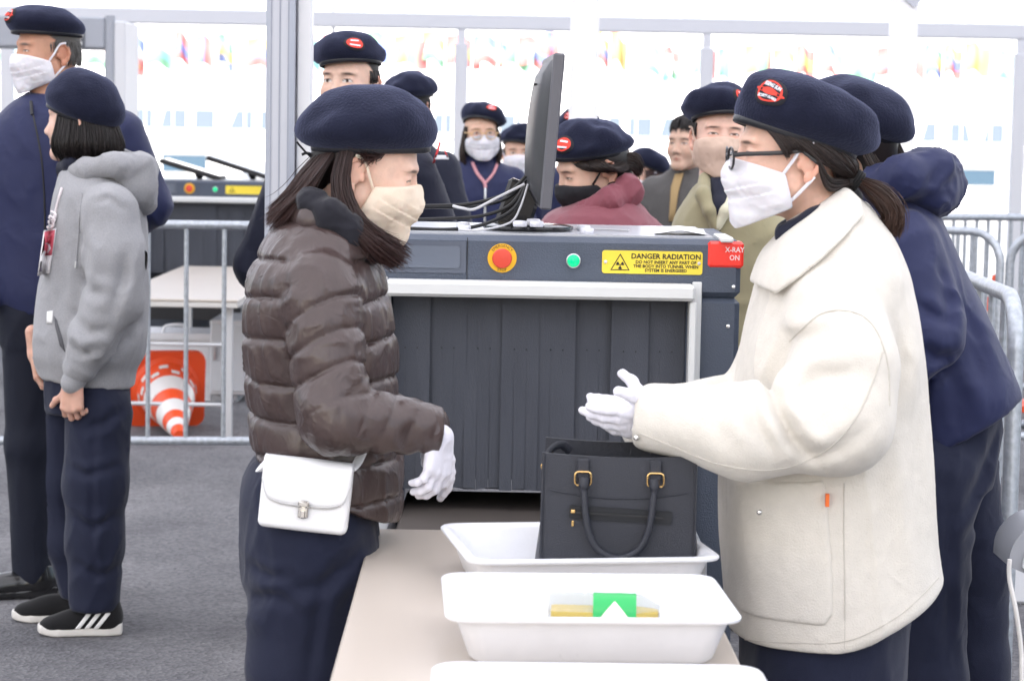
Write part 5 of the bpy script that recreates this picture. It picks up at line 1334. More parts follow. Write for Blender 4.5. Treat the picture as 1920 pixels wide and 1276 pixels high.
    tr = creases(folds(tr, .006, (9, 9, 4.5), 2.0, zone=fz), [([(690, 1010), (650, 1060), (600, 1090), (540, 1100)], .010, .014), ([(470, 1120), (520, 1110), (560, 1130)], .010, .012), ([(640, 1030), (600, 1130), (580, 1276)], .007, .012), ([(475, 1060), (510, 1075), (545, 1070)], .008, .010)], D - .15, D)
    solid('trousers', tr, lo, hi, .0065, M_NAVY_TROUSER, me)
    for dy in (-.09, .09): make_shoe(me, (gx.x - .10, D + dy), (1, -.1), h=.006)
    # head
    make_head(me, fr, neck, h=.0022, skin=(0.70, 0.47, 0.37), hairc=(.014, .010, .009), eye=0.0, scalp=False, blush=.22)
    make_mask(me, fr, M_MASK_CREAM, h=.0022, seed=3.0, up=.007, grow=.001)
    make_beret(me, fr, c0=(0, -.006, .037), tip=17.5, ra=.085, rb=.110, ov=(.026, .052, .045, .045), H=.118, low=(.024, .016, .01, .01), apex=(0, -.002), dent=.005, seed=2.0, flat=(.58, .46, .6, .6))
    mb = MB(); mb.tube(spline([P(590, 300, D - .02), P(574, 286, D - .02), P(556, 266, D - .02)]), .0022, 6); mb.tube(spline([P(588, 292, D - .01), P(576, 287, D - .01), P(566, 290, D - .01)]), .003, 6)
    mb.build('beret_ribbon', M_BAND, me, smooth=True)
    # hair: long, from under the beret behind the ear down over the collar and forward under the chin
    L = lambda a, b, c: fr.w(a, b, c)
    near = [[P(662, 284, D - .082), P(652, 340, D - .092), P(672, 405, D - .102), P(718, 452, D - .098), P(758, 482, D - .06)],
            [P(650, 286, D - .082), P(640, 342, D - .098), P(658, 408, D - .112), P(706, 460, D - .112), P(748, 494, D - .075)],
            [P(638, 288, D - .080), P(626, 342, D - .099), P(645, 410, D - .120), P(694, 464, D - .124), P(736, 498, D - .09)]]
    back = [[P(625, 288, D - .07), P(600, 325, D - .085), P(572, 362, D - .09), P(546, 390, D - .09), P(520, 418, D - .08)],
            [P(606, 292, D - .058), P(578, 328, D - .07), P(556, 362, D - .075), P(532, 392, D - .07), P(510, 420, D - .06)],
            [P(592, 295, D - .03), P(566, 328, D - .04), P(546, 362, D - .04), P(526, 392, D - .04), P(510, 415, D - .03)],
            [P(590, 295, D + .03), P(566, 326, D + .03), P(548, 360, D + .03), P(530, 388, D + .03), P(512, 408, D + .03)],
            [P(606, 292, D + .06), P(582, 326, D + .06), P(566, 362, D + .06), P(546, 390, D + .06), P(530, 408, D + .06)]]
    farl = [[P(690, 280, D + .075), P(680, 330, D + .088), P(712, 410, D + .09), P(752, 462, D + .06), P(768, 478, D + .03)],
            [P(640, 287, D + .078), P(620, 340, D + .094), P(665, 420, D + .10), P(725, 468, D + .06), P(752, 485, D + .02)]]
    side = [[P(668, 282, D - .078), P(676, 294, D - .082), P(684, 296, D - .084)], [P(722, 284, D - .074), P(708, 293, D - .078), P(690, 292, D - .084)]]
    V, Q = hair_base(fr, [ell((0, -.028, .02), (.077, .080, .074)), rc((0, -.06, -.01), (0, -.075, -.05), .042, .035)], .03, cut=lambda p: np.maximum(p[:, 1] - .002 - .5 * (p[:, 2] - .03) * (p[:, 2] > .03), p[:, 2] - .055))
    strands(me, [near, near, near, back, back, farl, side], 7000, r=.0009, jit=.0065, cols=((.020, .011, .010), (.055, .030, .027)), tipcol=(.045, .018, .016), seed=5, extra=(V, Q, (.013, .009, .009)), tipjit=2.6)
    # hand
    glove(me, wrist=P(825, 806, D - .19), fdir=P(818, 912, D - .20) - P(824, 808, D - .19), back=(.85, -.55, .15), thumb_right=False, curl=(22, 36, 24), spread=7, thumb=(.30, .9, -.50), size=.88, fore=wr - el)
    glove(me, wrist=P(812, 800, D + .155), fdir=(.35, .1, -.9), back=(.8, .3, .3), thumb_right=False, curl=(14, 24, 16), spread=3, size=.9, fore=wrf - elf)
    return me, D
PUFFER_WOMAN, D5 = woman_in_puffer()
# ================================================================== woman in the cream coat (right of the table)
def poly_sdf(pts):
    """signed distance to a polygon given as world (x,z) pairs; extends along Y"""
    A = np.array(pts, np.float32); B = np.roll(A, -1, 0)
    def f(p):
        q = p[:, [0, 2]]; d = np.full(len(q), 1e9, np.float32); ins = np.zeros(len(q), bool)
        for a, b in zip(A, B):
            e = b - a; w = q - a; t = np.clip((w @ e) / float(e @ e), 0, 1); r = w - t[:, None] * e; d = np.minimum(d, (r * r).sum(1))
            c = (a[1] > q[:, 1]) != (b[1] > q[:, 1]); xi = a[0] + (q[:, 1] - a[1]) / (b[1] - a[1] + 1e-12) * e[0]; ins ^= c & (q[:, 0] < xi)
        d = np.sqrt(d); return np.where(ins, -d, d)
    return f
def px_poly(pts, d): return poly_sdf([(P(x, y, d).x, P(x, y, d).z) for x, y in pts])
def flap(base, poly, off, near_of, k=0.004):
    """a cloth piece lying on a garment: the garment's skin raised by off inside a polygon, on the side nearer than near_of"""
    return lambda p: smax(smax(base(p) - off, poly(p), k), p[:, 1] - near_of, k)
M_CREAM = fabric('cream_wool', (0.62, 0.585, 0.525), rough=0.95, sheen=0.25, bump=0.4, bscale=340, var=0.05, vscale=35)
M_GLASS_FRAME = mat('black_spectacle_frame', (0.012, 0.012, 0.015), rough=0.3, spec=0.6)
M_LENS = mat('spectacle_lens', (0.9, 0.92, 0.95), rough=0.02, trans=1.0, ior=1.1, alpha=0.35)
M_STEEL_SNAP = mat('polished_snap', (0.7, 0.68, 0.65), rough=0.2, metal=1.0)
def glasses(par, fr, m, y0=0.112, z0=-0.004, w=0.027, hh=0.019, rim=0.0016, temple=True, metal=None):
    mb = MB()
    for s in (-1, 1):
        mb.tube([fr.w(s * 0.0335 + w * math.cos(a) * (1 - .06 * abs(math.sin(2 * a))), y0 - 0.12 * abs(s * 0.0335 + w * math.cos(a)) ** 1.2, z0 + hh * math.sin(a)) for a in [2 * math.pi * k / 28 for k in range(28)]], rim, 6, closed=True)
        if temple: mb.tube([fr.w(s * (0.0335 + w), y0 - 0.004, z0 + 0.006), fr.w(s * 0.072, y0 - 0.02, z0 + 0.008), fr.w(s * 0.079, 0.03, z0 + 0.010), fr.w(s * 0.083, -0.01, z0 + 0.014), fr.w(s * 0.086, -0.035, z0 - 0.006)], [rim * 1.3] * 3 + [rim * 1.2] * 2, 6, flat=1.6)
    mb.tube(spline([fr.w(-0.0075, y0, z0 + .003), fr.w(0, y0 + .002, z0 + .007), fr.w(0.0075, y0, z0 + .003)], 4), rim, 6)
    o = mb.build('glasses', m, par, smooth=True)
    for s in (-1, 1):
        V = [fr.w(s * 0.0335, y0 - .002, z0)] + [fr.w(s * 0.0335 + w * .95 * math.cos(a), y0 - .001 - 0.12 * abs(s * 0.0335 + w * math.cos(a)) ** 1.2, z0 + hh * .95 * math.sin(a)) for a in [2 * math.pi * k / 24 for k in range(24)]]
        V2 = [Vector(v) - fr.f * .0015 for v in V]
        F = [(0, 1 + k, 1 + (k + 1) % 24) for k in range(24)] + [(25, 26 + (k + 1) % 24, 26 + k) for k in range(24)] + [(1 + k, 26 + k, 26 + (k + 1) % 24, 1 + (k + 1) % 24) for k in range(24)]
        mesh_np('lens', np.array([tuple(v) for v in V + V2]), F, M_LENS, o)
    return o
def woman_in_coat():
    D = 4.15; gx = P(1560, 900, D); me = empty('person', (gx.x, D, 0))
    tag(me, 'woman in cream wool coat with glasses, ponytail and badged beret, gloved hands together', 'person')
    fr = head_frame(P(1482, 288, D), -91, -1, 0)
    rows = rows_px([(366, 1555, 1612, .07, .0), (392, 1500, 1632, .10, .0), (440, 1462, 1668, .155), (500, 1432, 1692, .205), (550, 1416, 1704, .215), (610, 1398, 1717, .22), (690, 1382, 1729, .22), (770, 1370, 1735, .22),
                    (860, 1352, 1741, .225), (950, 1346, 1744, .225), (1040, 1350, 1752, .225), (1110, 1356, 1764, .225), (1180, 1362, 1770, .225), (1240, 1366, 1772, .225)], D)
    body = loft(rows, n=2.35, cap=.03)
    sh, el, wr = P(1566, 585, D - .175), P(1572, 790, D - .27), P(1228, 782, D - .215)
    arm = chain([sh, P(1580, 690, D - .24), el, P(1400, 808, D - .26), wr], [.086, .086, .083, .076, .060], .05)
    shf, elf, wrf = P(1500, 590, D + .19), P(1430, 765, D + .19), P(1218, 792, D - .06)
    arm2 = chain([shf, elf, wrf], [.09, .078, .060], .04)
    cutn = np.array((wr - P(1400, 808, D - .26)).normalized(), np.float32); cutp = np.array(wr, np.float32) + cutn * .030
    cutn2 = np.array((wrf - elf).normalized(), np.float32); cutp2 = np.array(wrf, np.float32) + cutn2 * .022
    in1 = rc(wr - Vector(cutn) * .05, wr + Vector(cutn) * .09, .044, .046); in2 = rc(wrf - Vector(cutn2) * .05, wrf + Vector(cutn2) * .09, .044, .046)
    zone = bump_zone([tuple(P(1440, 740, D - .3)), tuple(P(1500, 640, D - .3)), tuple(P(1580, 850, D - .3)), tuple(P(1300, 760, D - .28))], .09, .35, 1.7)
    xa, xb, zc_, zu, zv, xc = P(1235, 800, D - .25).x, P(1520, 800, D - .25).x, P(1350, 800, D - .25).z, P(1500, 770, D - .25).z, P(1500, 600, D - .25).z, P(1640, 700, D - .25).x
    hz = P(1500, 1226, D - .22).z; h0 = np.array(P(1590, 1226, D - .20), np.float32); h1 = np.array(P(1772, 1100, D - .06), np.float32); hv = h1 - h0; hnn = np.array((hv[2], 0, -hv[0]), np.float32); hnn /= np.linalg.norm(hnn)
    armc = creases(arm, [([(1436, 700), (1450, 760), (1478, 812), (1520, 850)], .022, .013), ([(1400, 742), (1412, 790), (1440, 838)], .010, .013), ([(1345, 738), (1338, 785), (1352, 830)], .008, .015),
                        ([(1452, 690), (1500, 640), (1560, 615)], .012, .016), ([(1470, 740), (1530, 700), (1590, 690)], .009, .016), ([(1500, 845), (1560, 830), (1620, 780)], .008, .015)], D - .27, D - .05)
    def armf(p):
        a = armc(p)
        # soft drapes across the forearm, diagonal pulls on the upper arm
        wv = vn(p * np.float32(8)); x = p[:, 0]; z = p[:, 2]
        wf = np.clip((x - xa) / .06, 0, 1) * np.clip((xb - x) / .06, 0, 1)
        a = a + .0025 * np.abs(np.sin(np.pi * (x + .45 * (z - zc_) + .035 * wv) / .075)) ** .8 * wf * (.5 + .5 * np.clip((z - zc_ + .03) / .05, 0, 1))
        wu = np.clip((z - zu) / .05, 0, 1) * np.clip((zv - z) / .06, 0, 1) * np.clip((xc - x) / .08, 0, 1)
        a = a + .003 * np.abs(np.sin(np.pi * (z - .5 * x + .03 * wv) / .070)) ** .8 * wu
        a = a - .005 * zone(p) * vn(p * np.array((10, 10, 10), np.float32) + 2)
        a = smax(a, (p - cutp) @ cutn, .006); a = smax(a, -in1(p), .006)
        b = arm2(p) - .005 * vn(p * np.float32(14)); b = smax(b, (p - cutp2) @ cutn2, .006); b = smax(b, -in2(p), .006)
        return a, b
    bfold = folds(body, .009, (7, 7, 2.0), 3.3, fine=.2, ridge=.8)
    bcr = creases(bfold, [([(1420, 560), (1400, 650), (1388, 740)], .008, .018), ([(1470, 520), (1450, 600), (1440, 660)], .007, .02), ([(1690, 560), (1680, 680), (1650, 780)], .010, .02), ([(1640, 860), (1660, 980), (1668, 1120)], .007, .025), ([(1710, 760), (1715, 900), (1725, 1040)], .006, .022), ([(1610, 900), (1620, 1020), (1618, 1150)], .005, .02)], D - .18, D + .05)
    def torso(p): return smax(smax(bcr(p), hz - p[:, 2], .006), (p - h0) @ hnn, .02)
    def f(p):
        a, b = armf(p); d = smin(torso(p), a, .012); return smin(d, b, .02)
    lo, hi = bounds([P(1130, 350, D - .42), P(1810, 1245, D + .36)], 0.0)
    coat = solid('coat', f, lo, hi, .005, M_CREAM, me)
    pol = px_poly([(1598, 350), (1622, 376), (1622, 404), (1545, 470), (1452, 548), (1411, 534), (1422, 496), (1476, 440), (1545, 385)], D - .12)
    solid('collar', flap(body, pol, .016, D + .02, .006), *bounds([P(1390, 335, D - .3), P(1650, 570, D + .05)], 0), .0045, M_CREAM, me)
    pol2 = px_poly([(1640, 372), (1660, 420), (1600, 470), (1500, 560), (1440, 545), (1480, 440), (1560, 380)], D + .1)
    solid('collar', lambda p: smax(smax(body(p) - .014, pol2(p), .006), D + .03 - p[:, 1], .006), *bounds([P(1390, 335, D), P(1690, 590, D + .3)], 0), .006, M_CREAM, me)
    pk = px_poly([(1378, 915), (1545, 900), (1552, 960), (1560, 1060), (1562, 1150), (1545, 1172), (1400, 1168), (1378, 1150)], D - .22)
    solid('pocket', flap(bfold, pk, .0045, D - .05, .003), *bounds([P(1330, 880, D - .3), P(1590, 1190, D - .05)], 0), .0045, M_CREAM, coat)
    mb = MB(); c = P(1551, 937, D - .236); mb.box(c, (.006, .010, .022)); mb.build('orange_tab', mat('orange_tab', (.8, .16, .03), rough=.7), coat)
    for (x, y, dd) in ((1424, 960, -.232), (1193, 820, -.262)):
        mb = MB(); mb.lathe([(0, .004), (.003, .0038), (.0048, .002), (.0052, 0)], P(x, y, D + dd), 16, Matrix.Rotation(R(90), 3, 'X')); mb.build('snap_button', M_STEEL_SNAP, coat, smooth=True)
    # stitched seams: shoulder seam, sleeve seam, side seam and hem
    def seam(pts, dep, r=.0016):
        mb = MB(); ref = []
        for x, y in [tuple(v)[:2] for v in spline([Vector((a, b, 0)) for a, b in pts], 10)]:
            lo_, hi_ = D - .45, D + .0
            t = np.linspace(lo_, hi_, 220); q = np.array([tuple(P(x, y, v)) for v in t], np.float32); dv = f(q); k = np.argmax(dv < 0)
            if dv[k] < 0 and k > 0: ref.append(P(x, y, t[k] - .0012))
        if len(ref) > 2: mb.tube(ref, r, 5); mb.build('seam', mat('cream_seam', (.50, .47, .42), rough=.95), coat, smooth=True)
    seam([(1480, 640), (1540, 588), (1600, 585), (1640, 615), (1664, 680), (1668, 760)], D)
    seam([(1655, 660), (1635, 720), (1600, 790), (1540, 850), (1450, 880), (1350, 870), (1260, 836), (1200, 812)], D)
    seam([(1583, 905), (1582, 1000), (1584, 1100), (1584, 1215)], D, .0013)
    seam([(1372, 1196), (1480, 1204), (1590, 1200), (1690, 1150), (1760, 1082)], D, .0012)
    # navy shirt at the neck
    sc = chain([P(1475, 440, D - .05), P(1530, 415, D - .075), P(1580, 385, D - .04), P(1590, 372, D + .03), P(1530, 400, D + .075), P(1475, 435, D + .05)], [.022] * 6, .02)
    solid('shirt_collar', sc, *bounds([P(1440, 340, D - .13), P(1630, 480, D + .13)], 0), .005, M_BLACK_JACKET, me)
    # trousers and shoes
    hx = P(1545, 1100, D).x
    tr = union([loft([(.50, hx, D, .15, .19), (.75, hx, D, .15, .19), (.85, hx, D, .14, .18)]), chain([(hx - .02, D - .09, .72), (hx - .03, D - .09, .40), (hx - .03, D - .09, .05)], [.115, .095, .085], .03), chain([(hx + .0, D + .09, .72), (hx - .0, D + .09, .40), (hx, D + .09, .05)], [.115, .095, .085], .03)], .03)
    solid('trousers', folds(tr, .006, (8, 8, 5), 6.0), (hx - .25, D - .3, .03), (hx + .25, D + .3, .9), .009, M_NAVY_TROUSER, me)
    for dy in (-.09, .09): make_shoe(me, (hx + .07, D + dy), (-1, 0), h=.006)
    # head, glasses, mask, beret
    make_head(me, fr, P(1545, 425, D), h=.0022, skin=(0.68, 0.43, 0.33), eye=.3, scalp=False, blush=.2)
    glasses(me, fr, M_GLASS_FRAME, y0=.113, z0=-.008, rim=.0022)
    make_mask(me, fr, M_MASK, h=.0022, seed=7.0, grow=.002, low=.004)
    make_beret(me, fr, c0=(0, -.008, .030), tip=17.5, ra=.086, rb=.114, ov=(.010, .045, .036, .036), H=.112, low=(.022, .012, .01, .012), apex=(0, .012), dent=.006, seed=8.0, badge=(-47, .40), badge_r=(.0335, .0265), badge_rot=-8, flat=.74)
    # hair drawn back into a low tail
    tie = P(1606, 338, D + .0)
    near = [[P(1432, 236, D - .070), P(1455, 262, D - .082), P(1470, 285, D - .086), P(1478, 300, D - .083)], [P(1455, 243, D - .076), P(1475, 262, D - .085), P(1484, 272, D - .087), P(1490, 280, D - .085)],
            [P(1480, 250, D - .080), P(1502, 264, D - .087), P(1524, 280, D - .088), P(1534, 296, D - .085)]]
    s1 = [[P(1455, 243, D - .078), P(1500, 268, D - .089), P(1535, 300, D - .088), P(1575, 325, D - .05), tie], [P(1500, 256, D - .084), P(1535, 280, D - .088), P(1565, 305, D - .075), P(1590, 325, D - .04), tie],
          [P(1540, 268, D - .08), P(1565, 285, D - .076), P(1590, 308, D - .05), tie], [P(1580, 282, D - .055), P(1595, 298, D - .045), P(1604, 316, D - .02), tie], [P(1598, 290, D + .0), P(1608, 310, D + .0), tie]]
    s2 = [[P(1536, 298, D - .084), P(1540, 328, D - .084), P(1556, 346, D - .068), P(1580, 350, D - .035), tie], [P(1540, 325, D - .080), P(1548, 350, D - .075), P(1565, 358, D - .05), tie], [P(1518, 268, D - .088), P(1540, 308, D - .088), P(1560, 338, D - .065), tie]]
    s3 = [[P(1540, 268, D + .08), P(1575, 300, D + .07), tie], [P(1580, 282, D + .055), P(1600, 312, D + .03), tie]]
    tl = lambda oy, k: [tie + Vector((0, oy * .3, 0)), P(1628, 345 + k * .3, D + oy * .6), P(1662, 365 + k * .7, D + oy), P(1684 - k * .25, 400 + k * .5, D + oy), P(1676 - k * .55, 440 - abs(k) * .1, D + oy * .8)]
    tail = [tl(-.028, -14), tl(-.036, 0), tl(-.034, 22), tl(-.02, 42), tl(.0, 50)]; tail2 = [tl(.0, -18), tl(.026, 0), tl(.022, 30), tl(0, 50)]
    loose = [[P(1530, 330, D - .086), P(1530, 375, D - .082), P(1500, 420, D - .08)], [P(1540, 340, D - .08), P(1535, 385, D - .08), P(1505, 425, D - .075)]]
    V, Q = hair_base(fr, [ell((0, -.024, .024), (.0785, .088, .078)), rc((0, -.07, -.02), (0, -.105, -.045), .055, .024)], .03, cut=lambda p: np.maximum(p[:, 1] - .030 - .5 * (p[:, 2] - .02) + (p[:, 2] < 0.02) * .075, p[:, 2] - .06))
    strands(me, [s1, s1, s2, s3, near], 4200, r=.0009, jit=.003, cols=((.014, .010, .010), (.040, .026, .022)), seed=9, extra=(V, Q, (.013, .010, .010)), tipjit=.6)
    strands(me, [tail, tail, tail2], 3600, r=.0009, jit=.006, cols=((.028, .015, .012), (.075, .036, .025)), tipcol=(.055, .028, .020), seed=10, name='ponytail', tipjit=2.0)
    mb = MB()
    for k in range(3): mb.tube([tie + Vector((math.cos(R(-35)) * (k - 1) * .005 + math.sin(R(35)) * 0 + .018 * math.cos(a) * .55, .020 * math.sin(a), (k - 1) * -.003 + .018 * math.cos(a) * .8)) for a in [2 * math.pi * i / 20 for i in range(20)]], .003, 6, closed=True)
    mb.build('hair_tie', M_KNIT_BLACK, me, smooth=True)
    # gloved hands, palms together, thumbs up
    glove(me, wrist=P(1250, 786, D - .215), fdir=Vector((-1, -.02, -.07)), back=(0, -.80, -.60), thumb_right=True, curl=(8, 14, 10), spread=2, thumb=(.80, .70, .15), size=.88, fingers=((6, 8, 6), (10, 14, 8), (14, 18, 12), (20, 24, 14)))
    glove(me, wrist=P(1246, 772, D - .12), fdir=Vector((-1, -.28, -.02)), back=(-.1, .75, -.65), thumb_right=False, curl=(12, 18, 12), spread=3, thumb=(.98, .15, .2), size=.88, fingers=((4, 8, 6), (12, 18, 12), (20, 24, 14), (26, 30, 16)))
    mb = MB(); mb.tube([P(1196, 762, D - .20) + Vector((.003 * math.sin(a), .022 * math.cos(a), .012 * math.sin(a))) for a in [2 * math.pi * k / 16 for k in range(16)]], .003, 6, closed=True); mb.build('wristband', M_KNIT_BLACK, me, smooth=True)
    return me
COAT_WOMAN = woman_in_coat()
# ================================================================== everybody else
def surf_hit(f, x, y, d0, d1, off=.002, n=160):
    t = np.linspace(d0, d1, n); q = np.array([tuple(P(x, y, v)) for v in t], np.float32); dv = f(q); k = int(np.argmax(dv < 0))
    if dv[k] >= 0: return P(x, y, (d0 + d1) / 2)
    a, b = dv[max(k - 1, 0)], dv[k]; w = a / (a - b + 1e-9) if k > 0 else 0
    return P(x, y, t[max(k - 1, 0)] + (t[k] - t[max(k - 1, 0)]) * w - off)
def patch(f, d0, d1, pts, name, m, par, off=.003, sub=6):
    """a thin piece of cloth or print lying on a garment, outlined in picture pixels"""
    V = []; F = []; c = (sum(p[0] for p in pts) / len(pts), sum(p[1] for p in pts) / len(pts)); n = len(pts) * sub
    ring = [(pts[i][0] + (pts[(i + 1) % len(pts)][0] - pts[i][0]) * k / sub, pts[i][1] + (pts[(i + 1) % len(pts)][1] - pts[i][1]) * k / sub) for i in range(len(pts)) for k in range(sub)]
    for q in (.02, .5, 1.0): V += [surf_hit(f, c[0] + (x - c[0]) * q, c[1] + (y - c[1]) * q, d0, d1, off) for x, y in ring]
    V += [Vector(v) + Vector((0, off * 1.3, 0)) for v in V[-n:]]
    for j in range(3): F += [(j * n + k, j * n + (k + 1) % n, (j + 1) * n + (k + 1) % n, (j + 1) * n + k) for k in range(n)]
    return mesh_np(name, np.array([tuple(v) for v in V]), F, m, par)
def px_tube(f, d0, d1, pts, r, name, m, par, off=.0, closed=False, sub=8):
    sp = [(v.x, v.y) for v in spline([Vector((a, b, 0)) for a, b in pts], sub)]
    return MB().tube([surf_hit(f, x, y, d0, d1, off) for x, y in sp], r, 6, closed=closed).build(name, m, par, smooth=True)
def bob(fr, length=.13, flare=1.12, a0=-118, a1=118, n=9, root=.03, infl=.0, back=0.0, down=None):
    g = []; dn = Vector((0, 0, -1)) if down is None else Vector(down)
    for i in range(n):
        t = R(a0 + (a1 - a0) * i / (n - 1)); x, y = math.sin(t), -math.cos(t)
        r0 = fr.w(.079 * x, -.012 + .085 * y, root); r1 = fr.w(.086 * x * flare, -.016 + .090 * y * flare, root - .05)
        tip = r1 + dn * (length * .55) + (fr.r * x + fr.f * y) * (.010 * flare - infl * .3); end = r1 + dn * length + (fr.r * x + fr.f * y) * (-.012 - infl) - fr.f * back
        g.append([r0, r1, tip, end])
    return g
def hair_core(fr, low=-.05, k=1.0):
    V, Q = hair_base(fr, [ell((0, -.026, .018), (.0785 * k, .086 * k, .078)), rc((0, -.055, -.01), (0, -.06, low), .055, .05)], .03, h=.006, cut=lambda p: np.maximum(p[:, 1] - .004 - .6 * np.maximum(p[:, 2] - .03, 0), p[:, 2] - .06))
    return V, Q
def short_hair(par, fr, col=(.012, .010, .010), top=False, seed=3, n=900):
    sh = []
    for ring, (c0, c1) in enumerate(((.03, -.01), (.015, -.035), (.0, -.055))):
        g = []
        for i in range(11):
            t = R(-112 + 224 * i / 10) if ring == 0 else R(-75 + 150 * i / 10); x, y = math.sin(t), -math.cos(t)
            g.append([fr.w(.077 * x, -.014 + .086 * y, c0), fr.w(.080 * x, -.016 + .090 * y, (c0 + c1) / 2), fr.w(.077 * x, -.016 + .087 * y, c1)])
        sh.append(g)
    if top:
        for k in range(3):
            g = []
            for i in range(11):
                t = R(-175 + 350 * i / 10); x, y = math.sin(t), -math.cos(t); z = .075
                g.append([fr.w(.02 * x, -.01 + .02 * y, .128), fr.w(.066 * x, -.014 + .08 * y, .105), fr.w(.083 * x, -.014 + .098 * y, .06 - .02 * (y < 0)), fr.w(.082 * x, -.014 + .098 * y, .045 - .04 * (y < 0))])
            sh.append(g)
    return strands(par, sh, n, r=.0016, jit=.003, K=7, cols=(col, tuple(c * 2.2 for c in col)), seed=seed, tipjit=.8)
def bystander(px, py, d, yaw, label, jacket, pitch=0, tilt=0, byaw=None, male=False, skin=(.64, .41, .31), hairc=(.012, .009, .008), elbow=.25, wrist=(.22, .10), sh=.19, rows=None, beret=None, mask=None, mstyle='pleat', mrear=.012,
              hair=None, h=.0035, jh=.009, collar=.05, eye=.7, lean=0.0, arms=True, fold=.006, stuffk=None, trouser=None, scalp=True):
    e = P(px, py, d); byaw = yaw if byaw is None else byaw; fr = head_frame(e, yaw, pitch, tilt)
    f2 = face_dir(byaw, 0); r2 = Vector((f2.y, -f2.x, 0)); H = max(e.z + .115, 1.5) if lean == 0 else 1.62
    base = Vector((e.x, e.y, 0)) - face_dir(yaw, 0) * .02 - f2 * (lean + .02)
    o = empty('person', base); tag(o, label, 'person')
    psi = -R(byaw); cx, cy = base.x, base.y
    dz = (e.z + .115) - H; ln = lambda z: Vector((f2.x, f2.y, 0)) * (lean * max(0, (z / H - .5) / .36) ** 1.2)
    R_ = []
    if rows is None:
        for z, rx, ry in ((.455, .178, .135), (.52, .176, .135), (.60, .172, .130), (.70, .185, .135), (.765, .195, .128), (.805, .175, .108), (.835, .115, .085), (.86, .070, .068)):
            zz = z * H + dz * max(0, (z - .45) / .41); off = ln(z * H); R_.append((zz, cx + off.x, cy + off.y, rx * sh / .19, ry))
    else:
        R_ = rows_px(rows, d); psi = 0.0
    tor = loft(R_, psi=psi)
    fs = [tor]; Z = lambda z: z * H + dz * max(0, (z - .45) / .41)
    ends = []
    if arms:
        for s in (-1, 1):
            a = Vector((cx, cy, 0)) + ln(.79 * H) + r2 * (s * (sh - .035)) + Vector((0, 0, Z(.785)))
            b = Vector((cx, cy, 0)) + ln(.6 * H) + r2 * (s * elbow) - f2 * .03 + Vector((0, 0, Z(.615)))
            c = Vector((cx, cy, 0)) + r2 * (s * wrist[0]) + f2 * wrist[1] + Vector((0, 0, Z(.50)))
            fs.append(chain([a, b, c], [.070, .060, .046], .03)); ends.append((c, (c - b).normalized(), s))
    jk = union(fs, .03); jk = folds(jk, fold, (10, 10, 7), d * 1.7)
    lo, hi = bounds([(cx - .45, cy - .45, .44 * H), (cx + .45, cy + .45, e.z + .02)], 0)
    if rows is not None: lo, hi = bounds([P(min(r[1] for r in rows) - 60, rows[0][0] - 20, d - .4), P(max(r[2] for r in rows) + 60, rows[-1][0] + 5, d + .4)], 0)
    if lean: lo, hi = bounds([tuple(lo), tuple(hi), (e.x, e.y, e.z)], .15)
    J = solid('jacket', jk, lo, hi, jh, jacket, o)
    nb = Vector((cx, cy, 0)) + ln(.84 * H) + Vector((0, 0, Z(.835)))
    if rows is not None: nb = Vector((e.x, e.y, e.z - .22)) - face_dir(yaw, 0) * .045
    if collar:
        cc = nb + Vector((0, 0, .015)); ring = [cc + r2 * (.066 * math.cos(t)) + f2 * (.064 * math.sin(t)) + Vector((0, 0, .012 - .022 * math.sin(t))) for t in [R(36 * k) for k in range(11)]]
        solid('jacket_collar', folds(chain(ring, [.020] * 11, .012), .003, (20, 20, 20), d), *bounds(ring, .06), .007, jacket, o)
    tr = trouser or M_NAVY_TROUSER
    leg = [loft([(.44 * H, cx, cy, .165, .125), (.50 * H, cx, cy, .165, .13), (.535 * H, cx, cy, .155, .12)], psi=-R(byaw))]
    for s in (-1, 1): leg.append(chain([Vector((cx, cy, .48 * H)) + r2 * (s * .085), Vector((cx, cy, .27 * H)) + r2 * (s * .095), Vector((cx, cy, .045)) + r2 * (s * .10)], [.088, .072, .066], .03))
    solid('trousers', folds(union(leg, .03), .006, (9, 9, 5), d), (cx - .33, cy - .33, .025), (cx + .33, cy + .33, .55 * H), .012, tr, o)
    for s in (-1, 1):
        q = base + r2 * (s * .10) - f2 * .06; make_shoe(o, (q.x, q.y), (f2.x, f2.y), h=.008)
    ex = []
    for c, dr, s in ends: glove(o, h=.005, wrist=c, fdir=dr + Vector((0, 0, -.3)), back=r2 * s, thumb_right=(s < 0), curl=(20, 30, 20))
    make_head(o, fr, nb, h=h, skin=skin, hairc=hairc, male=male, eye=eye, scalp=scalp)
    if mask is not None: make_mask(o, fr, mask, h=h, style=mstyle, seed=d, rear=mrear)
    if beret is not None: make_beret(o, fr, detail=False, nseg=48, nt=16, seed=d, **beret)
    if hair: hair(o, fr)
    return o, fr, jk, J
BR = dict(c0=(0, -.004, .046), tip=8, ra=.084, rb=.106, ov=(.020, .042, .034, .034), H=.105, low=(.018, .010, .008, .008), apex=(0, -.006), dent=.005)
_bc = [0]
def B(**k):
    q = dict(BR); _bc[0] += 1; rr = random.Random(_bc[0] * 13); q['dent'] = rr.uniform(.004, .011); q['flat'] = rr.uniform(.58, .78); q['H'] = .105 * rr.uniform(.88, 1.08); q.update(k); return q
def hair_bob(n=900, core=-.05, **k):
    cols = k.pop('cols', ((.012, .008, .007), (.035, .022, .018)))
    def f(o, fr):
        V, Q = hair_core(fr, core); g = bob(fr, **k); strands(o, [g, g], n, r=.0014, jit=.006, K=9, cols=cols, seed=int(n), extra=(V, Q, cols[0]), tipjit=1.2)
    return f

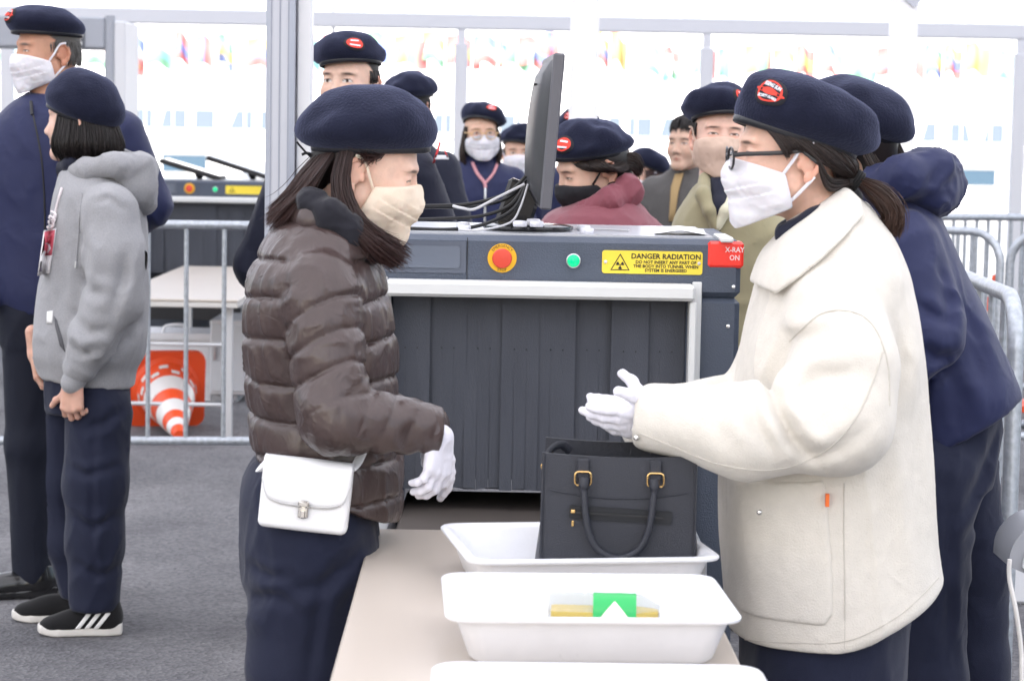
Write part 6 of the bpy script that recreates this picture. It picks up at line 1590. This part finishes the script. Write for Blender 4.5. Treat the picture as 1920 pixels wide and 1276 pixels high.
# ------------------------------------------------------------------ man in navy jacket, far left
def navy_man():
    D = 7.15; e = P(88, 94, D); fr = head_frame(e, -122, -4, 0); gx = P(80, 600, D).x
    o = empty('person', (gx, D, 0)); tag(o, 'tall man in zipped navy jacket and white mask at the far left', 'person')
    rows = rows_px([(176, 48, 130, .07), (196, 20, 165, .10), (220, -5, 210, .125), (260, -40, 245, .14), (320, -60, 250, .145), (400, -60, 235, .145), (480, -40, 215, .145), (560, -10, 195, .145), (585, 12, 185, .14)], D)
    f = union([loft(rows, cap=.015), chain([P(225, 250, D), P(285, 385, D + .04), P(215, 455, D + .16)], [.075, .060, .048], .03), chain([P(-30, 260, D - .02), P(-75, 420, D - .02), P(-30, 560, D - .1)], [.075, .062, .05], .03)], .03)
    hp = [P(-20, 520, D), P(165, 582, D)]
    f = folds(f, .007, (9, 9, 5), 3.1, zone=bump_zone([tuple(P(290, 385, D)), tuple(P(10, 330, D - .1))], .12, .5, 1.6))
    solid('jacket', f, *bounds([P(-140, 165, D - .3), P(345, 600, D + .35)], 0), .0075, M_NAVY_JACKET, o)
    c = chain([P(50, 195, D - .05), P(75, 215, D - .085), P(118, 205, D - .07), P(132, 188, D), P(100, 180, D + .06), P(56, 186, D + .03)], [.024] * 6, .015); solid('jacket_collar', c, *bounds([P(20, 150, D - .14), P(165, 250, D + .12)], 0), .006, M_NAVY_JACKET, o)
    px_tube(f, D - .3, D, [(62, 215), (78, 300), (84, 400), (82, 500), (80, 570)], .003, 'zip', mat('zip_black', (.01, .01, .012), rough=.4), o)
    MB().tube([P(58, 190, D - .11), P(60, 215, D - .13)], .005, 6).build('zip_pull', M_BLACK, o, smooth=True)
    tr = union([loft([(.80, gx + .0, D, .135, .125), (.90, gx, D, .15, .13), (.99, gx, D, .15, .13)]), chain([(P(62, 700, D).x, D - .05, .86), (P(62, 850, D).x, D - .05, .48), (P(68, 1000, D).x, D - .05, .07)], [.085, .075, .062], .03), chain([(P(150, 700, D).x, D + .08, .86), (P(140, 850, D).x, D + .08, .48), (P(140, 1000, D).x, D + .08, .07)], [.085, .075, .062], .03)], .03)
    solid('trousers', folds(tr, .005, (9, 9, 4), 8), *bounds([(gx - .3, D - .3, .03), (gx + .3, D + .3, 1.0)], 0), .008, fabric('black_suit_trouser', (.006, .008, .018), rough=.7, sheen=.05), o)
    make_shoe(o, (P(105, 1090, D).x, D - .05), (-1, -.25), L=.285, h=.004); make_shoe(o, (P(165, 1060, D).x, D + .08), (-1, -.1), L=.28, h=.006)
    make_head(o, fr, P(96, 205, D), h=.003, skin=(.50, .27, .18), hairc=(.09, .085, .08), male=True, eye=.1, wide=1.03)
    make_mask(o, fr, M_MASK, h=.0028, seed=1.5)
    make_beret(o, fr, c0=(0, -.004, .050), tip=6, ra=.088, rb=.110, ov=(.030, .016, .030, .030), H=.085, low=(.026, .012, .014, .02), apex=(0, .01), seed=4, badge=(-2, .36), badge_r=(.032, .026))
    short_hair(o, fr, col=(.06, .058, .056), seed=4)
navy_man()
# ------------------------------------------------------------------ woman in the grey hoodie
M_HOODIE = fabric('grey_melange_fleece', (.295, .297, .312), rough=.95, sheen=.25, bump=.4, bscale=350, var=.10, vscale=240)
def hoodie_woman():
    D = 6.67; e = P(151, 224, D); fr = head_frame(e, -74, -1, 0); gx = P(170, 700, D).x
    o = empty('person', (gx, D, 0)); tag(o, 'woman in grey hoodie with lanyard card, dark bob and plain navy beret, seen from behind her shoulder', 'person'); o['label'] = 'woman in grey hoodie with dark bob, lanyard card and striped black sneakers'
    rows = rows_px([(298, 142, 215, .075), (318, 118, 240, .11), (350, 108, 262, .165), (400, 100, 270, .185), (460, 90, 275, .185), (520, 79, 276, .18), (580, 68, 276, .175), (630, 60, 274, .175), (668, 60, 268, .17), (690, 70, 256, .158), (726, 78, 250, .15)], D)
    body = loft(rows, n=2.3, cap=.012)
    sh, el, wr = P(205, 398, D - .16), P(214, 560, D - .20), P(150, 690, D - .19); sh2, el2, wr2 = P(170, 400, D + .16), P(120, 560, D + .2), P(72, 650, D + .06)
    arm = chain([sh, P(214, 480, D - .19), el, P(180, 630, D - .2), wr], [.084, .082, .078, .066, .046], .04)
    arm2 = chain([sh2, el2, wr2], [.08, .07, .045], .03)
    h0, h1 = np.array(P(75, 700, D), np.float32), np.array(P(250, 727, D), np.float32); hv = h1 - h0; hn = np.array((hv[2], 0, -hv[0]), np.float32); hn = hn if hn[2] < 0 else -hn; hn /= np.linalg.norm(hn)
    def f0(p): return smin(smax(body(p), (p - h0) @ hn, .01), smin(arm(p), arm2(p), .02), .014)
    f0 = creases(f0, [([(150, 520), (175, 545), (205, 550)], .012, .016), ([(140, 590), (170, 620), (205, 615)], .012, .016), ([(130, 640), (160, 662), (190, 650)], .013, .014), ([(150, 430), (165, 470), (160, 520)], .010, .016), ([(240, 470), (232, 530), (215, 590)], .014, .016), ([(250, 600), (225, 640), (200, 665)], .012, .016), ([(100, 480), (108, 540), (104, 585)], .007, .016), ([(180, 380), (205, 372), (235, 395)], .006, .010)], D - .22, D - .02)
    f = folds(f0, .007, (10, 10, 6), 5.0, zone=bump_zone([tuple(P(190, 620, D - .25)), tuple(P(160, 660, D - .25)), tuple(P(240, 480, D - .2)), tuple(P(110, 660, D - .1))], .08, .45, 1.7))
    J = solid('hoodie', f, *bounds([P(30, 285, D - .32), P(315, 745, D + .32)], 0), .0062, M_HOODIE, o)
    cu = (wr - P(180, 630, D - .2)).normalized(); solid('cuff', rc(wr - cu * .004, wr + cu * .048, .036, .034), *bounds([wr - Vector((.07, .07, .1)), wr + Vector((.07, .07, .07))], 0), .005, M_HOODIE, J)
    # hood lying on the back
    hood = union([chain([P(118, 330, D - .03), P(160, 318, D - .11), P(215, 308, D - .13), P(262, 310, D - .06), P(270, 312, D + .05), P(215, 296, D + .12), P(150, 305, D + .09)], [.022, .030, .034, .034, .034, .03, .025], .02), ell(P(250, 345, D), (.065, .12, .085)), rc(P(262, 350, D - .05), P(272, 385, D), .045, .028)], .035)
    inner = ell(P(205, 292, D), (.075, .095, .055))
    hf = folds(lambda p: smax(hood(p), -inner(p), .015), .006, (12, 12, 10), 2.0)
    solid('hood', hf, *bounds([P(90, 262, D - .25), P(312, 425, D + .22)], 0), .006, M_HOODIE, o)
    px_tube(f, D - .35, D, [(153, 362), (150, 400), (146, 450), (143, 492)], .0028, 'drawstring', M_HOODIE, o, off=.002)
    MB().tube([P(143, 490, D - .20), P(142, 502, D - .20)], .004, 6).build('drawstring_tip', M_STEEL, o, smooth=True)
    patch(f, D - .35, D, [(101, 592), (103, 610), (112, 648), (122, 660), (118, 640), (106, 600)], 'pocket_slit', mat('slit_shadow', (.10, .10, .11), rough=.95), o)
    patch(f, D - .35, D, [(88, 584), (99, 582), (98, 606), (87, 606)], 'pocket_tag', mat('white_tag', (.75, .75, .75), rough=.8), o, off=.004, sub=2)
    # lanyard and card
    cd = patch(f, D - .35, D, [(82, 432), (105, 428), (92, 512), (70, 517)], 'id_card', mat('card_white', (.78, .76, .78), rough=.3), o, off=.010, sub=2)
    patch(f, D - .35, D, [(84, 434), (103, 431), (97, 478), (77, 480)], 'card_print', mat('card_red', (.55, .09, .13), rough=.4), cd, off=.013, sub=2)
    patch(f, D - .35, D, [(81, 464 + 0), (86, 456), (93, 458), (95, 466), (90, 474), (83, 474)], 'card_emblem', mat('card_pale', (.75, .75, .80), rough=.4), cd, off=.015, sub=2)
    patch(f, D - .35, D, [(76, 490), (82, 489), (80, 508), (73, 509)], 'card_photo', mat('card_photo', (.12, .10, .14), rough=.4), cd, off=.0125, sub=2)
    px_tube(f, D - .35, D, [(116, 352), (108, 380), (101, 410), (97, 430)], .004, 'lanyard', mat('lanyard_white', (.72, .66, .68), rough=.7), o, off=.006)
    for k in range(3): px_tube(f, D - .35, D, [(96 - k * 3, 396 + k * 9), (105 - k * 2, 402 + k * 9), (100 - k * 3, 412 + k * 9), (92 - k * 2, 408 + k * 8)], .003, 'lanyard_clip', mat('lanyard_white', (.7, .7, .7)), o, off=.012)
    # inner shirt at the neck
    solid('shirt_collar', chain([P(112, 318, D - .02), P(135, 308, D - .07), P(165, 296, D - .05)], [.022, .024, .022], .02), *bounds([P(90, 280, D - .15), P(195, 350, D + .05)], 0), .006, M_BLACK_JACKET, o)
    # trousers
    tr = union([loft([(P(160, 770, D).z, P(165, 770, D).x, D, .118, .14), (P(160, 730, D).z, P(164, 730, D).x, D, .122, .145), (P(160, 690, D).z, P(162, 690, D).x, D, .12, .14)]),
                chain([P(185, 770, D - .07), P(180, 900, D - .09), P(178, 1010, D - .09), (P(188, 1130, D).x, D - .09, .10)], [.096, .090, .080, .072], .03), chain([P(135, 770, D + .07), P(125, 900, D + .08), P(130, 1010, D + .08), (P(140, 1110, D).x, D + .08, .10)], [.088, .078, .07, .062], .03)], .02)
    tr = creases(tr, [([(235, 760), (200, 790), (160, 800)], .010, .014), ([(130, 870), (170, 885), (225, 870)], .008, .012), ([(140, 960), (180, 985), (230, 960)], .008, .013), ([(185, 760), (180, 900), (182, 1100)], .006, .010), ([(150, 1050), (190, 1075), (228, 1060)], .008, .012)], D - .12, D + .02)
    solid('trousers', plane_clip(folds(tr, .006, (9, 9, 5), 4), (0, 0, .072), (0, 0, -1)), *bounds([P(50, 680, D - .25), P(290, 780, D + .25), (gx, D, .03)], 0), .008, M_NAVY_TROUSER, o)
    for (x, dy) in ((232, -.09), (160, .08)): make_shoe(o, (P(x, 1160, D).x, D + dy), (-1, -.12 if dy < 0 else -.05), M_KNIT_BLACK, M_SOLE, L=.236, stripes=dy < 0, h=.004, name='sneaker')
    ex = [hand_sdf(wrist=wr + cu * .045, fdir=(-.05, 0, -1), back=(-.3, -.9, 0), thumb_right=True, curl=(35, 60, 40), size=.9), hand_sdf(wrist=wr2 + Vector((-.012, 0, -.01)), fdir=(.1, 0, -1), back=(-.9, -.2, 0), thumb_right=False, curl=(25, 40, 30), size=.9)]
    nk = P(165, 320, D); ex += [(chain([nk, sh, el, wr + cu * .04], [.05, .04, .033, .024], .02), bounds([nk, sh, el, wr + cu * .04], .08)), (chain([nk, sh2, el2, wr2], [.05, .04, .033, .024], .02), bounds([nk, sh2, el2, wr2], .08))]
    make_head(o, fr, P(165, 320, D), h=.003, skin=(.68, .46, .37), eye=.6, scalp=False, limbs=ex)
    make_beret(o, fr, c0=(0, -.006, .014), tip=20, lean=-4, ra=.086, rb=.108, ov=(.022, .024, .030, .026), H=.128, low=(.022, .012, .012, .01), apex=(0, .006), seed=6, flat=.72)
    g = bob(fr, length=.085, flare=1.10, a0=-128, a1=128, root=.015, infl=.005); V, Q = hair_core(fr, -.06, 1.02)
    strands(o, [g, g, g], 3800, r=.0011, jit=.005, K=10, cols=((.007, .006, .006), (.022, .016, .015)), seed=12, extra=(V, Q, (.008, .007, .007)), tipjit=2.0)
hoodie_woman()
# ------------------------------------------------------------------ woman in navy hooded jacket, bending at the right
def bending_woman():
    D = 5.05; e = P(1585, 262, D); fr = head_frame(e, -72, -6, 0); gx = P(1790, 900, D).x
    o = empty('person', (gx, D, 0)); tag(o, 'woman in navy hooded jacket bending forward behind the cream coat', 'person')
    rows = rows_px([(350, 1620, 1690, .08), (390, 1600, 1745, .14), (440, 1595, 1774, .18), (500, 1592, 1801, .195), (560, 1600, 1831, .20), (620, 1620, 1861, .20), (680, 1640, 1888, .20), (730, 1655, 1908, .20), (790, 1670, 1905, .19), (840, 1680, 1895, .18)], D)
    body = loft(rows, cap=.02); h0, h1 = np.array(P(1740, 826, D), np.float32), np.array(P(1914, 732, D), np.float32); hv = h1 - h0; hn = np.array((hv[2], 0, -hv[0]), np.float32); hn = hn if hn[2] < 0 else -hn; hn /= np.linalg.norm(hn)
    arm = chain([P(1690, 470, D - .15), P(1742, 620, D - .21), P(1640, 740, D - .24)], [.088, .075, .055], .03); arm2 = chain([P(1660, 480, D + .16), P(1640, 640, D + .2), P(1540, 740, D + .1)], [.085, .07, .055], .03)
    f0 = lambda p: smin(smax(body(p), (p - h0) @ hn, .012), smin(arm(p), arm2(p), .02), .012)
    f0 = creases(f0, [([(1755, 500), (1770, 560), (1765, 610)], .014, .016), ([(1700, 560), (1740, 590), (1775, 600)], .010, .013), ([(1710, 640), (1745, 665), (1775, 660)], .014, .014), ([(1735, 720), (1760, 700), (1778, 690)], .012, .012), ([(1800, 560), (1830, 640), (1850, 720)], .010, .02), ([(1780, 700), (1800, 750), (1800, 800)], .008, .02)], D - .2, D - .02)
    f = folds(f0, .008, (9, 9, 6), 9.0, zone=bump_zone([tuple(P(1765, 580, D - .22)), tuple(P(1770, 670, D - .22)), tuple(P(1700, 420, D - .15))], .09, .5, 1.9))
    solid('hooded_jacket', f, *bounds([P(1490, 335, D - .36), P(1950, 850, D + .34)], 0), .007, M_NAVY_JACKET, o)
    hood = union([chain([P(1640, 345, D - .10), P(1700, 330, D - .14), P(1745, 315, D - .10), P(1760, 325, D + .02), P(1720, 320, D + .10), P(1650, 335, D + .09)], [.035, .040, .040, .042, .04, .035], .03), ell(P(1728, 365, D - .01), (.075, .13, .055)), rc(P(1765, 345, D - .05), P(1785, 352, D + .02), .032, .022)], .04)
    solid('hood', folds(hood, .010, (13, 13, 13), 6.0), *bounds([P(1590, 270, D - .26), P(1830, 440, D + .24)], 0), .0065, M_NAVY_JACKET, o)
    tr = union([loft([(P(1780, 900, D).z, P(1765, 900, D).x, D, .105, .16), (P(1780, 840, D).z, P(1772, 840, D).x, D, .108, .165), (P(1780, 780, D).z, P(1785, 780, D).x, D, .105, .16), (P(1780, 740, D).z, P(1790, 740, D).x, D, .09, .15)]),
                chain([P(1752, 880, D - .09), P(1735, 1080, D - .10), (P(1728, 1276, D).x, D - .10, .30), (P(1722, 1276, D).x, D - .10, .05)], [.110, .088, .078, .078], .03), chain([P(1788, 880, D + .08), P(1822, 1060, D + .09), (P(1842, 1276, D).x, D + .09, .30), (P(1855, 1276, D).x, D + .09, .05)], [.098, .084, .074, .074], .03)], .02)
    tr = creases(tr, [([(1880, 790), (1840, 880), (1790, 960)], .012, .016), ([(1770, 900), (1765, 1050), (1775, 1276)], .008, .014), ([(1860, 930), (1830, 980), (1800, 1010)], .008, .014), ([(1870, 1060), (1840, 1100), (1810, 1110)], .008, .014)], D - .12, D + .02)
    solid('trousers', folds(tr, .007, (9, 9, 5), 7), *bounds([P(1600, 730, D - .3), P(1950, 900, D + .3), (gx, D, .03)], 0), .008, M_NAVY_TROUSER, o)
    for x, dy in ((1760, -.1), (1890, .09)): make_shoe(o, (P(x, 1276, D).x, D + dy), (-1, -.1), h=.006)
    glove(o, wrist=P(1632, 748, D - .24), fdir=(-.7, 0, -.5), back=(-.3, -.6, .5), thumb_right=True, h=.004); glove(o, wrist=P(1532, 748, D + .1), fdir=(-.7, 0, -.5), back=(-.3, .6, .5), thumb_right=False, h=.004)
    make_head(o, fr, P(1655, 375, D), h=.003, eye=.5, scalp=False); make_mask(o, fr, M_MASK, h=.003, seed=6.6)
    make_beret(o, fr, c0=(0, -.010, .030), tip=25, ra=.086, rb=.112, ov=(.022, .042, .034, .034), H=.108, low=(.02, .012, .01, .01), apex=(0, -.006), seed=14)
    dn = (.35, .0, -1)
    g = [[P(1600 + 14 * i, 238 + 5 * i, D - .085 + .016 * i), P(1618 + 13 * i, 285 + 2 * i, D - .095 + .02 * i), P(1638 + 12 * i, 325 - i, D - .10 + .022 * i), P(1655 + 12 * i, 352 - 2 * i, D - .09 + .022 * i)] for i in range(7)]
    V, Q = hair_core(fr, -.07, 1.0); strands(o, [g, g], 2600, r=.0012, jit=.006, K=9, cols=((.014, .010, .009), (.042, .028, .024)), seed=21, extra=(V, Q, (.014, .010, .010)), tipjit=1.2)
bending_woman()
# ------------------------------------------------------------------ background people
o, fr, jk, J = bystander(656, 153, 6.75, -158, 'unmasked man in dark navy jacket and badged beret behind the aluminium pillar', M_BLACK_JACKET, male=True, sh=.215, elbow=.300, wrist=(.16, -.12), eye=.75, skin=(.68, .46, .36), byaw=-172,
                         beret=B(c0=(0, -.004, .052), tip=3, lean=6, ov=(.014, .03, .040, .022), low=(.01, .01, .012, .0), H=.092, badge=(-34, .42), badge_r=(.031, .025)), hair=lambda o, fr: short_hair(o, fr, seed=8))
M_EMB_RED = mat('emblem_red', (.6, .05, .06), rough=.8)
for pts in (((811, 306), (815, 306), (827, 269), (824, 264)), ((824, 264), (827, 269), (838, 296), (841, 294))): patch(jk, 6.3, 7.1, list(pts), 'sleeve_emblem', M_EMB_RED, o, off=.004, sub=3)
patch(jk, 6.3, 7.1, [(816, 291), (840, 291), (842, 299), (815, 299)], 'sleeve_emblem_print', M_WHITE_THREAD, o, off=.005, sub=3)
bystander(772, 200, 9.3, 20, 'person whose dark beret shows behind the unmasked man', M_BLACK_JACKET, male=True, beret=B(H=.10, tip=4), hair=lambda o, fr: short_hair(o, fr, seed=9))
o, fr, jk, J = bystander(902, 250, 11.0, 172, 'woman with round gold glasses and white mask, navy jacket, left of the monitor', M_NAVY_JACKET, tilt=2, mask=M_MASK, skin=(.66, .42, .31), collar=.05, scalp=False,
                         beret=B(c0=(0, 0, .052), tip=14, lean=-10, ov=(.018, .04, .022, .045), low=(.02, .0, .02, -.01), badge=(-18, .42), badge_r=(.030, .024)), hair=hair_bob(900, -.08, length=.17, flare=1.05, a0=-122, a1=122, cols=((.018, .012, .010), (.05, .032, .026))))
glasses(o, fr, mat('gold_frame', (.65, .42, .20), rough=.3, metal=.8), y0=.118, z0=-.006, w=.026, hh=.023, rim=.0018)
M_LANY = mat('lanyard_stripes', (.62, .30, .33), rough=.7)
px_tube(jk, 10.6, 11.2, [(886, 305), (895, 325), (908, 342), (910, 352)], .008, 'lanyard', M_LANY, o, off=.004); px_tube(jk, 10.6, 11.2, [(934, 303), (925, 325), (911, 342)], .007, 'lanyard', M_LANY, o, off=.004)
px_tube(jk, 10.6, 11.2, [(910, 352), (910, 380), (909, 415)], .005, 'zip', M_STEEL, o, off=.003)
bystander(972, 287, 12.2, 178, 'masked person in beret half hidden behind the monitor', M_BLACK_JACKET, mask=M_MASK, male=True, skin=(.60, .38, .28), beret=B(lean=-8, tip=10), hair=lambda o, fr: short_hair(o, fr, seed=10))
bystander(1084, 260, 11.4, -165, 'person in badged beret mostly hidden behind the woman in maroon', M_NAVY_JACKET, mask=M_MASK, beret=B(tip=6, lean=5, badge=(12, .40), badge_r=(.030, .024)), hair=hair_bob(500, length=.10))
# woman in maroon bending over the scanner
M_MAROON = fabric('maroon_shell', (.185, .045, .062), rough=.6, sheen=.15, spec=.35)
o, fr, jk, J = bystander(1108, 313, 6.350, -106, 'woman in maroon jacket and black mask bending over behind the scanner', M_MAROON, pitch=-22, tilt=-4, byaw=-100, mask=M_MASK_BLACK, mstyle='black', eye=.1, collar=0, arms=False, scalp=False, lean=.25, fold=.009, h=.003,
    rows=[(345, 1132, 1182, .07, .0), (372, 1092, 1192, .12), (398, 1035, 1216, .18), (430, 1004, 1248, .21), (480, 1000, 1268, .22), (560, 1040, 1290, .21), (700, 1120, 1300, .19), (800, 1140, 1300, .18), (860, 1140, 1300, .17)],
    beret=B(c0=(0, -.006, .036), tip=14, lean=0, ov=(.014, .038, .03, .03), H=.097, low=(.02, .008, .006, .006), badge=(-30, .34), badge_r=(.031, .025)))
dm = 6.35
lowr = [P(1098, 400, dm - .10), P(1144, 384, dm - .12), P(1184, 364, dm - .08), P(1178, 356, dm + .03), P(1160, 358, dm + .11), P(1110, 380, dm + .08)]
upr = [P(1106, 388, dm - .085), P(1146, 366, dm - .10), P(1176, 342, dm - .07), P(1180, 340, dm + .03), P(1166, 344, dm + .09), P(1112, 372, dm + .07)]
solid('jacket_collar', folds(union([chain(lowr, [.028, .030, .026, .022, .022, .024], .02), chain(upr, [.014, .017, .018, .018, .017, .014], .02), chain([(a + b) / 2 for a, b in zip(lowr, upr)], [.022] * 6, .02)], .025), .007, (20, 20, 14), 3.0), *bounds(lowr + upr, .07), .005, M_MAROON, o)
g = [[P(1062 + 18 * i, 296 + 2 * i, 6.300 - .012 * i), P(1085 + 16 * i, 312 + 1 * i, 6.275 - .010 * i), P(1110 + 14 * i, 318, 6.270), P(1160 + 4 * i, 312, 6.290)] for i in range(5)]
tl = [[P(1162, 300 + 8 * i, 6.320), P(1180, 288 + 9 * i, 6.330), P(1196, 292 + 11 * i, 6.340), P(1205 - 2 * i, 315 + 6 * i, 6.350)] for i in range(4)]
V, Q = hair_core(fr, -.04); strands(o, [g, g, tl], 1500, r=.0013, jit=.005, K=9, cols=((.014, .010, .009), (.04, .026, .022)), seed=31, extra=(V, Q, (.013, .010, .010)))
bystander(1210, 329, 12.4, -108, 'woman with short reddish brown hair and white mask behind the maroon jacket', M_BLACK_JACKET, mask=M_MASK, scalp=False, beret=B(tip=20, c0=(0, -.006, .04)), hair=hair_bob(600, -.06, length=.11, cols=((.03, .014, .012), (.075, .035, .03))))
M_OLIVEGREY = fabric('grey_field_jacket', (.085, .080, .078), rough=.7)
o, fr, jk, J = bystander(1287, 269, 10.3, -148, 'bare-headed man in grey jacket with tan shoulder strap behind the khaki jacket', M_OLIVEGREY, male=True, byaw=-165, skin=(.56, .37, .28), eye=.3, hair=lambda o, fr: short_hair(o, fr, top=True, seed=11, n=2400))
patch(jk, 9.8, 10.4, [(1266, 326), (1282, 324), (1272, 360), (1264, 415), (1254, 415), (1258, 350)], 'shoulder_strap', mat('tan_webbing', (.36, .25, .12), rough=.8), o, off=.008, sub=5)
bystander(1252, 300, 11.6, -30, 'person in black jacket mostly hidden behind the bare-headed man', M_BLACK_JACKET, male=True, hair=lambda o, fr: short_hair(o, fr, top=True, seed=13, n=1200)) if False else None
M_KHAKI = fabric('khaki_fleece', (.30, .27, .165), rough=.85, sheen=.2)
o, fr, jk, J = bystander(1349, 252, 6.9, 176, 'woman in khaki jacket and tan mask between the scanner and the cream coat', M_KHAKI, mask=M_MASK_TAN, mstyle='beak', mrear=-.004, tilt=-2, eye=.45, h=.003, skin=(.68, .44, .35), arms=False, collar=0, byaw=180,
    rows=[(338, 1312, 1396, .075), (356, 1298, 1418, .11), (382, 1280, 1450, .14), (415, 1264, 1475, .16), (470, 1256, 1486, .165), (560, 1256, 1490, .16), (700, 1262, 1486, .155), (800, 1262, 1486, .15), (820, 1264, 1484, .15)],
    beret=B(c0=(0, -.002, .050), tip=10, lean=4, ov=(.018, .03, .038, .024), low=(.016, .0, .01, .0), H=.095, badge=(-26, .36), badge_r=(.032, .026)), hair=lambda o, fr: short_hair(o, fr, seed=18, n=500))
solid('collar', chain([P(1322, 335, 6.84), P(1318, 365, 6.76), P(1330, 395, 6.73), P(1340, 425, 6.73)], [.020, .022, .018, .014], .012), *bounds([P(1290, 310, 6.9), P(1365, 440, 6.65)], 0), .006, M_KHAKI, o)
solid('collar', chain([P(1385, 335, 6.84), P(1382, 365, 6.76), P(1360, 395, 6.73), P(1345, 425, 6.73)], [.020, .022, .018, .014], .012), *bounds([P(1330, 310, 6.9), P(1412, 440, 6.65)], 0), .006, mat('cream_lining', (.62, .60, .45), rough=.9), o)
solid('shirt', chain([P(1352, 350, 6.82), P(1350, 390, 6.755), P(1344, 430, 6.74)], [.040, .030, .012], .02), *bounds([P(1310, 325, 6.9), P(1395, 450, 6.68)], 0), .006, M_BLACK_JACKET, o)
# ================================================================== white bag on the hip of the woman in brown
def hip_bag():
    D = D5 - .215; a, b, c = P(497, 852, D), P(664, 871, D), P(484, 984, D); u = (b - a); w = u.length; u.normalize(); v = (a - c); h = v.length; v = (v - u * v.dot(u)).normalized(); n = u.cross(v); n = n if n.y < 0 else -n
    ctr = a + u * (w / 2) - v * (h / 2); M = Matrix((u, n, v)).transposed()      # local x right, y towards the camera, z up
    o = empty('hip_bag', ctr - v * (h / 2)); tag(o, 'white leather hip bag with metal clasp worn by the woman in brown', 'bag')
    m = mat('white_leather', (.80, .80, .81), rough=.42, spec=.45, bump=.12, bscale=350); t = .045
    f = box_sdf(ctr - n * .006, (w / 2, t / 2, h / 2), np.array(M), r=.012)
    g = lambda p: f(p) - .003 * np.exp(-(((p - np.array(ctr, np.float32)) ** 2).sum(1)) / .06**2)
    solid('pouch', g, *bounds([ctr - Vector((.13, .08, .11)), ctr + Vector((.13, .08, .11))], 0), .0028, m, o)
    def q(x, y, z): return ctr + u * x + n * y + v * z
    # flap with rounded lower corners
    V = []; F = []; yf = t / 2 - .006 + .0062
    top = h / 2 - .002; ow = w / 2 - .001; prof = []
    for k in range(25):
        s = -1 + 2 * k / 24; drop = .082 - .020 * abs(s) ** 4 - (.022 * max(0, (abs(s) - .82) / .18) ** 2)
        prof.append((s * ow, drop))
    rows_ = 9
    for j in range(rows_ + 1):
        r_ = j / rows_
        for x, dr in prof:
            if r_ < .25: k = r_ / .25; y = -t / 2 + (t + .0) * k; z = top + .0045 * math.sin(math.pi * k)
            else: y = yf + .0015 * math.sin(math.pi * (r_ - .25) / .75); z = top - dr * (r_ - .25) / .75
            V.append(tuple(q(x, y, z)))
    n1 = len(prof)
    for j in range(rows_):
        for i in range(n1 - 1): F.append((j * n1 + i, j * n1 + i + 1, (j + 1) * n1 + i + 1, (j + 1) * n1 + i))
    fo = mesh_np('flap', np.array(V), F, m, o); md = fo.modifiers.new('thick', 'SOLIDIFY'); md.thickness = .003; md.offset = 1
    MB().tube([q(x, yf + .0025, top - dr + .004) for x, dr in prof], .0008, 5).build('stitching', mat('white_stitch', (.62, .62, .62), rough=.8), fo, smooth=True)
    gold = mat('clasp_metal', (.75, .72, .66), rough=.15, metal=1.0)
    cl = MB().box(q(.0, yf + .003, -.022), (.018, .004, .032), M, bev=.002).build('clasp_plate', gold, o)
    MB().box(q(.0, yf + .008, -.012), (.020, .008, .012), M, bev=.003).build('clasp_knob', gold, cl)
    MB().box(q(.0, yf + .006, -.030), (.010, .006, .016), M, bev=.002).build('clasp_tongue', gold, cl)
    MB().tube(spline([q(-w / 2 + .004, 0, h / 2 - .02), q(-w / 2 - .006, -.01, h / 2 - .03), q(-w / 2 + .0, -.05, h / 2 - .02), q(-w / 2 + .02, -.12, h / 2)], 6), .010, 8, flat=.3).build('belt', m, o, smooth=True)
    MB().tube(spline([q(w / 2 - .004, 0, h / 2 - .01), q(w / 2 + .004, -.02, h / 2 - .0), q(w / 2 + .01, -.08, h / 2 + .02)], 6), .010, 8, flat=.3).build('belt', m, o, smooth=True)
hip_bag()
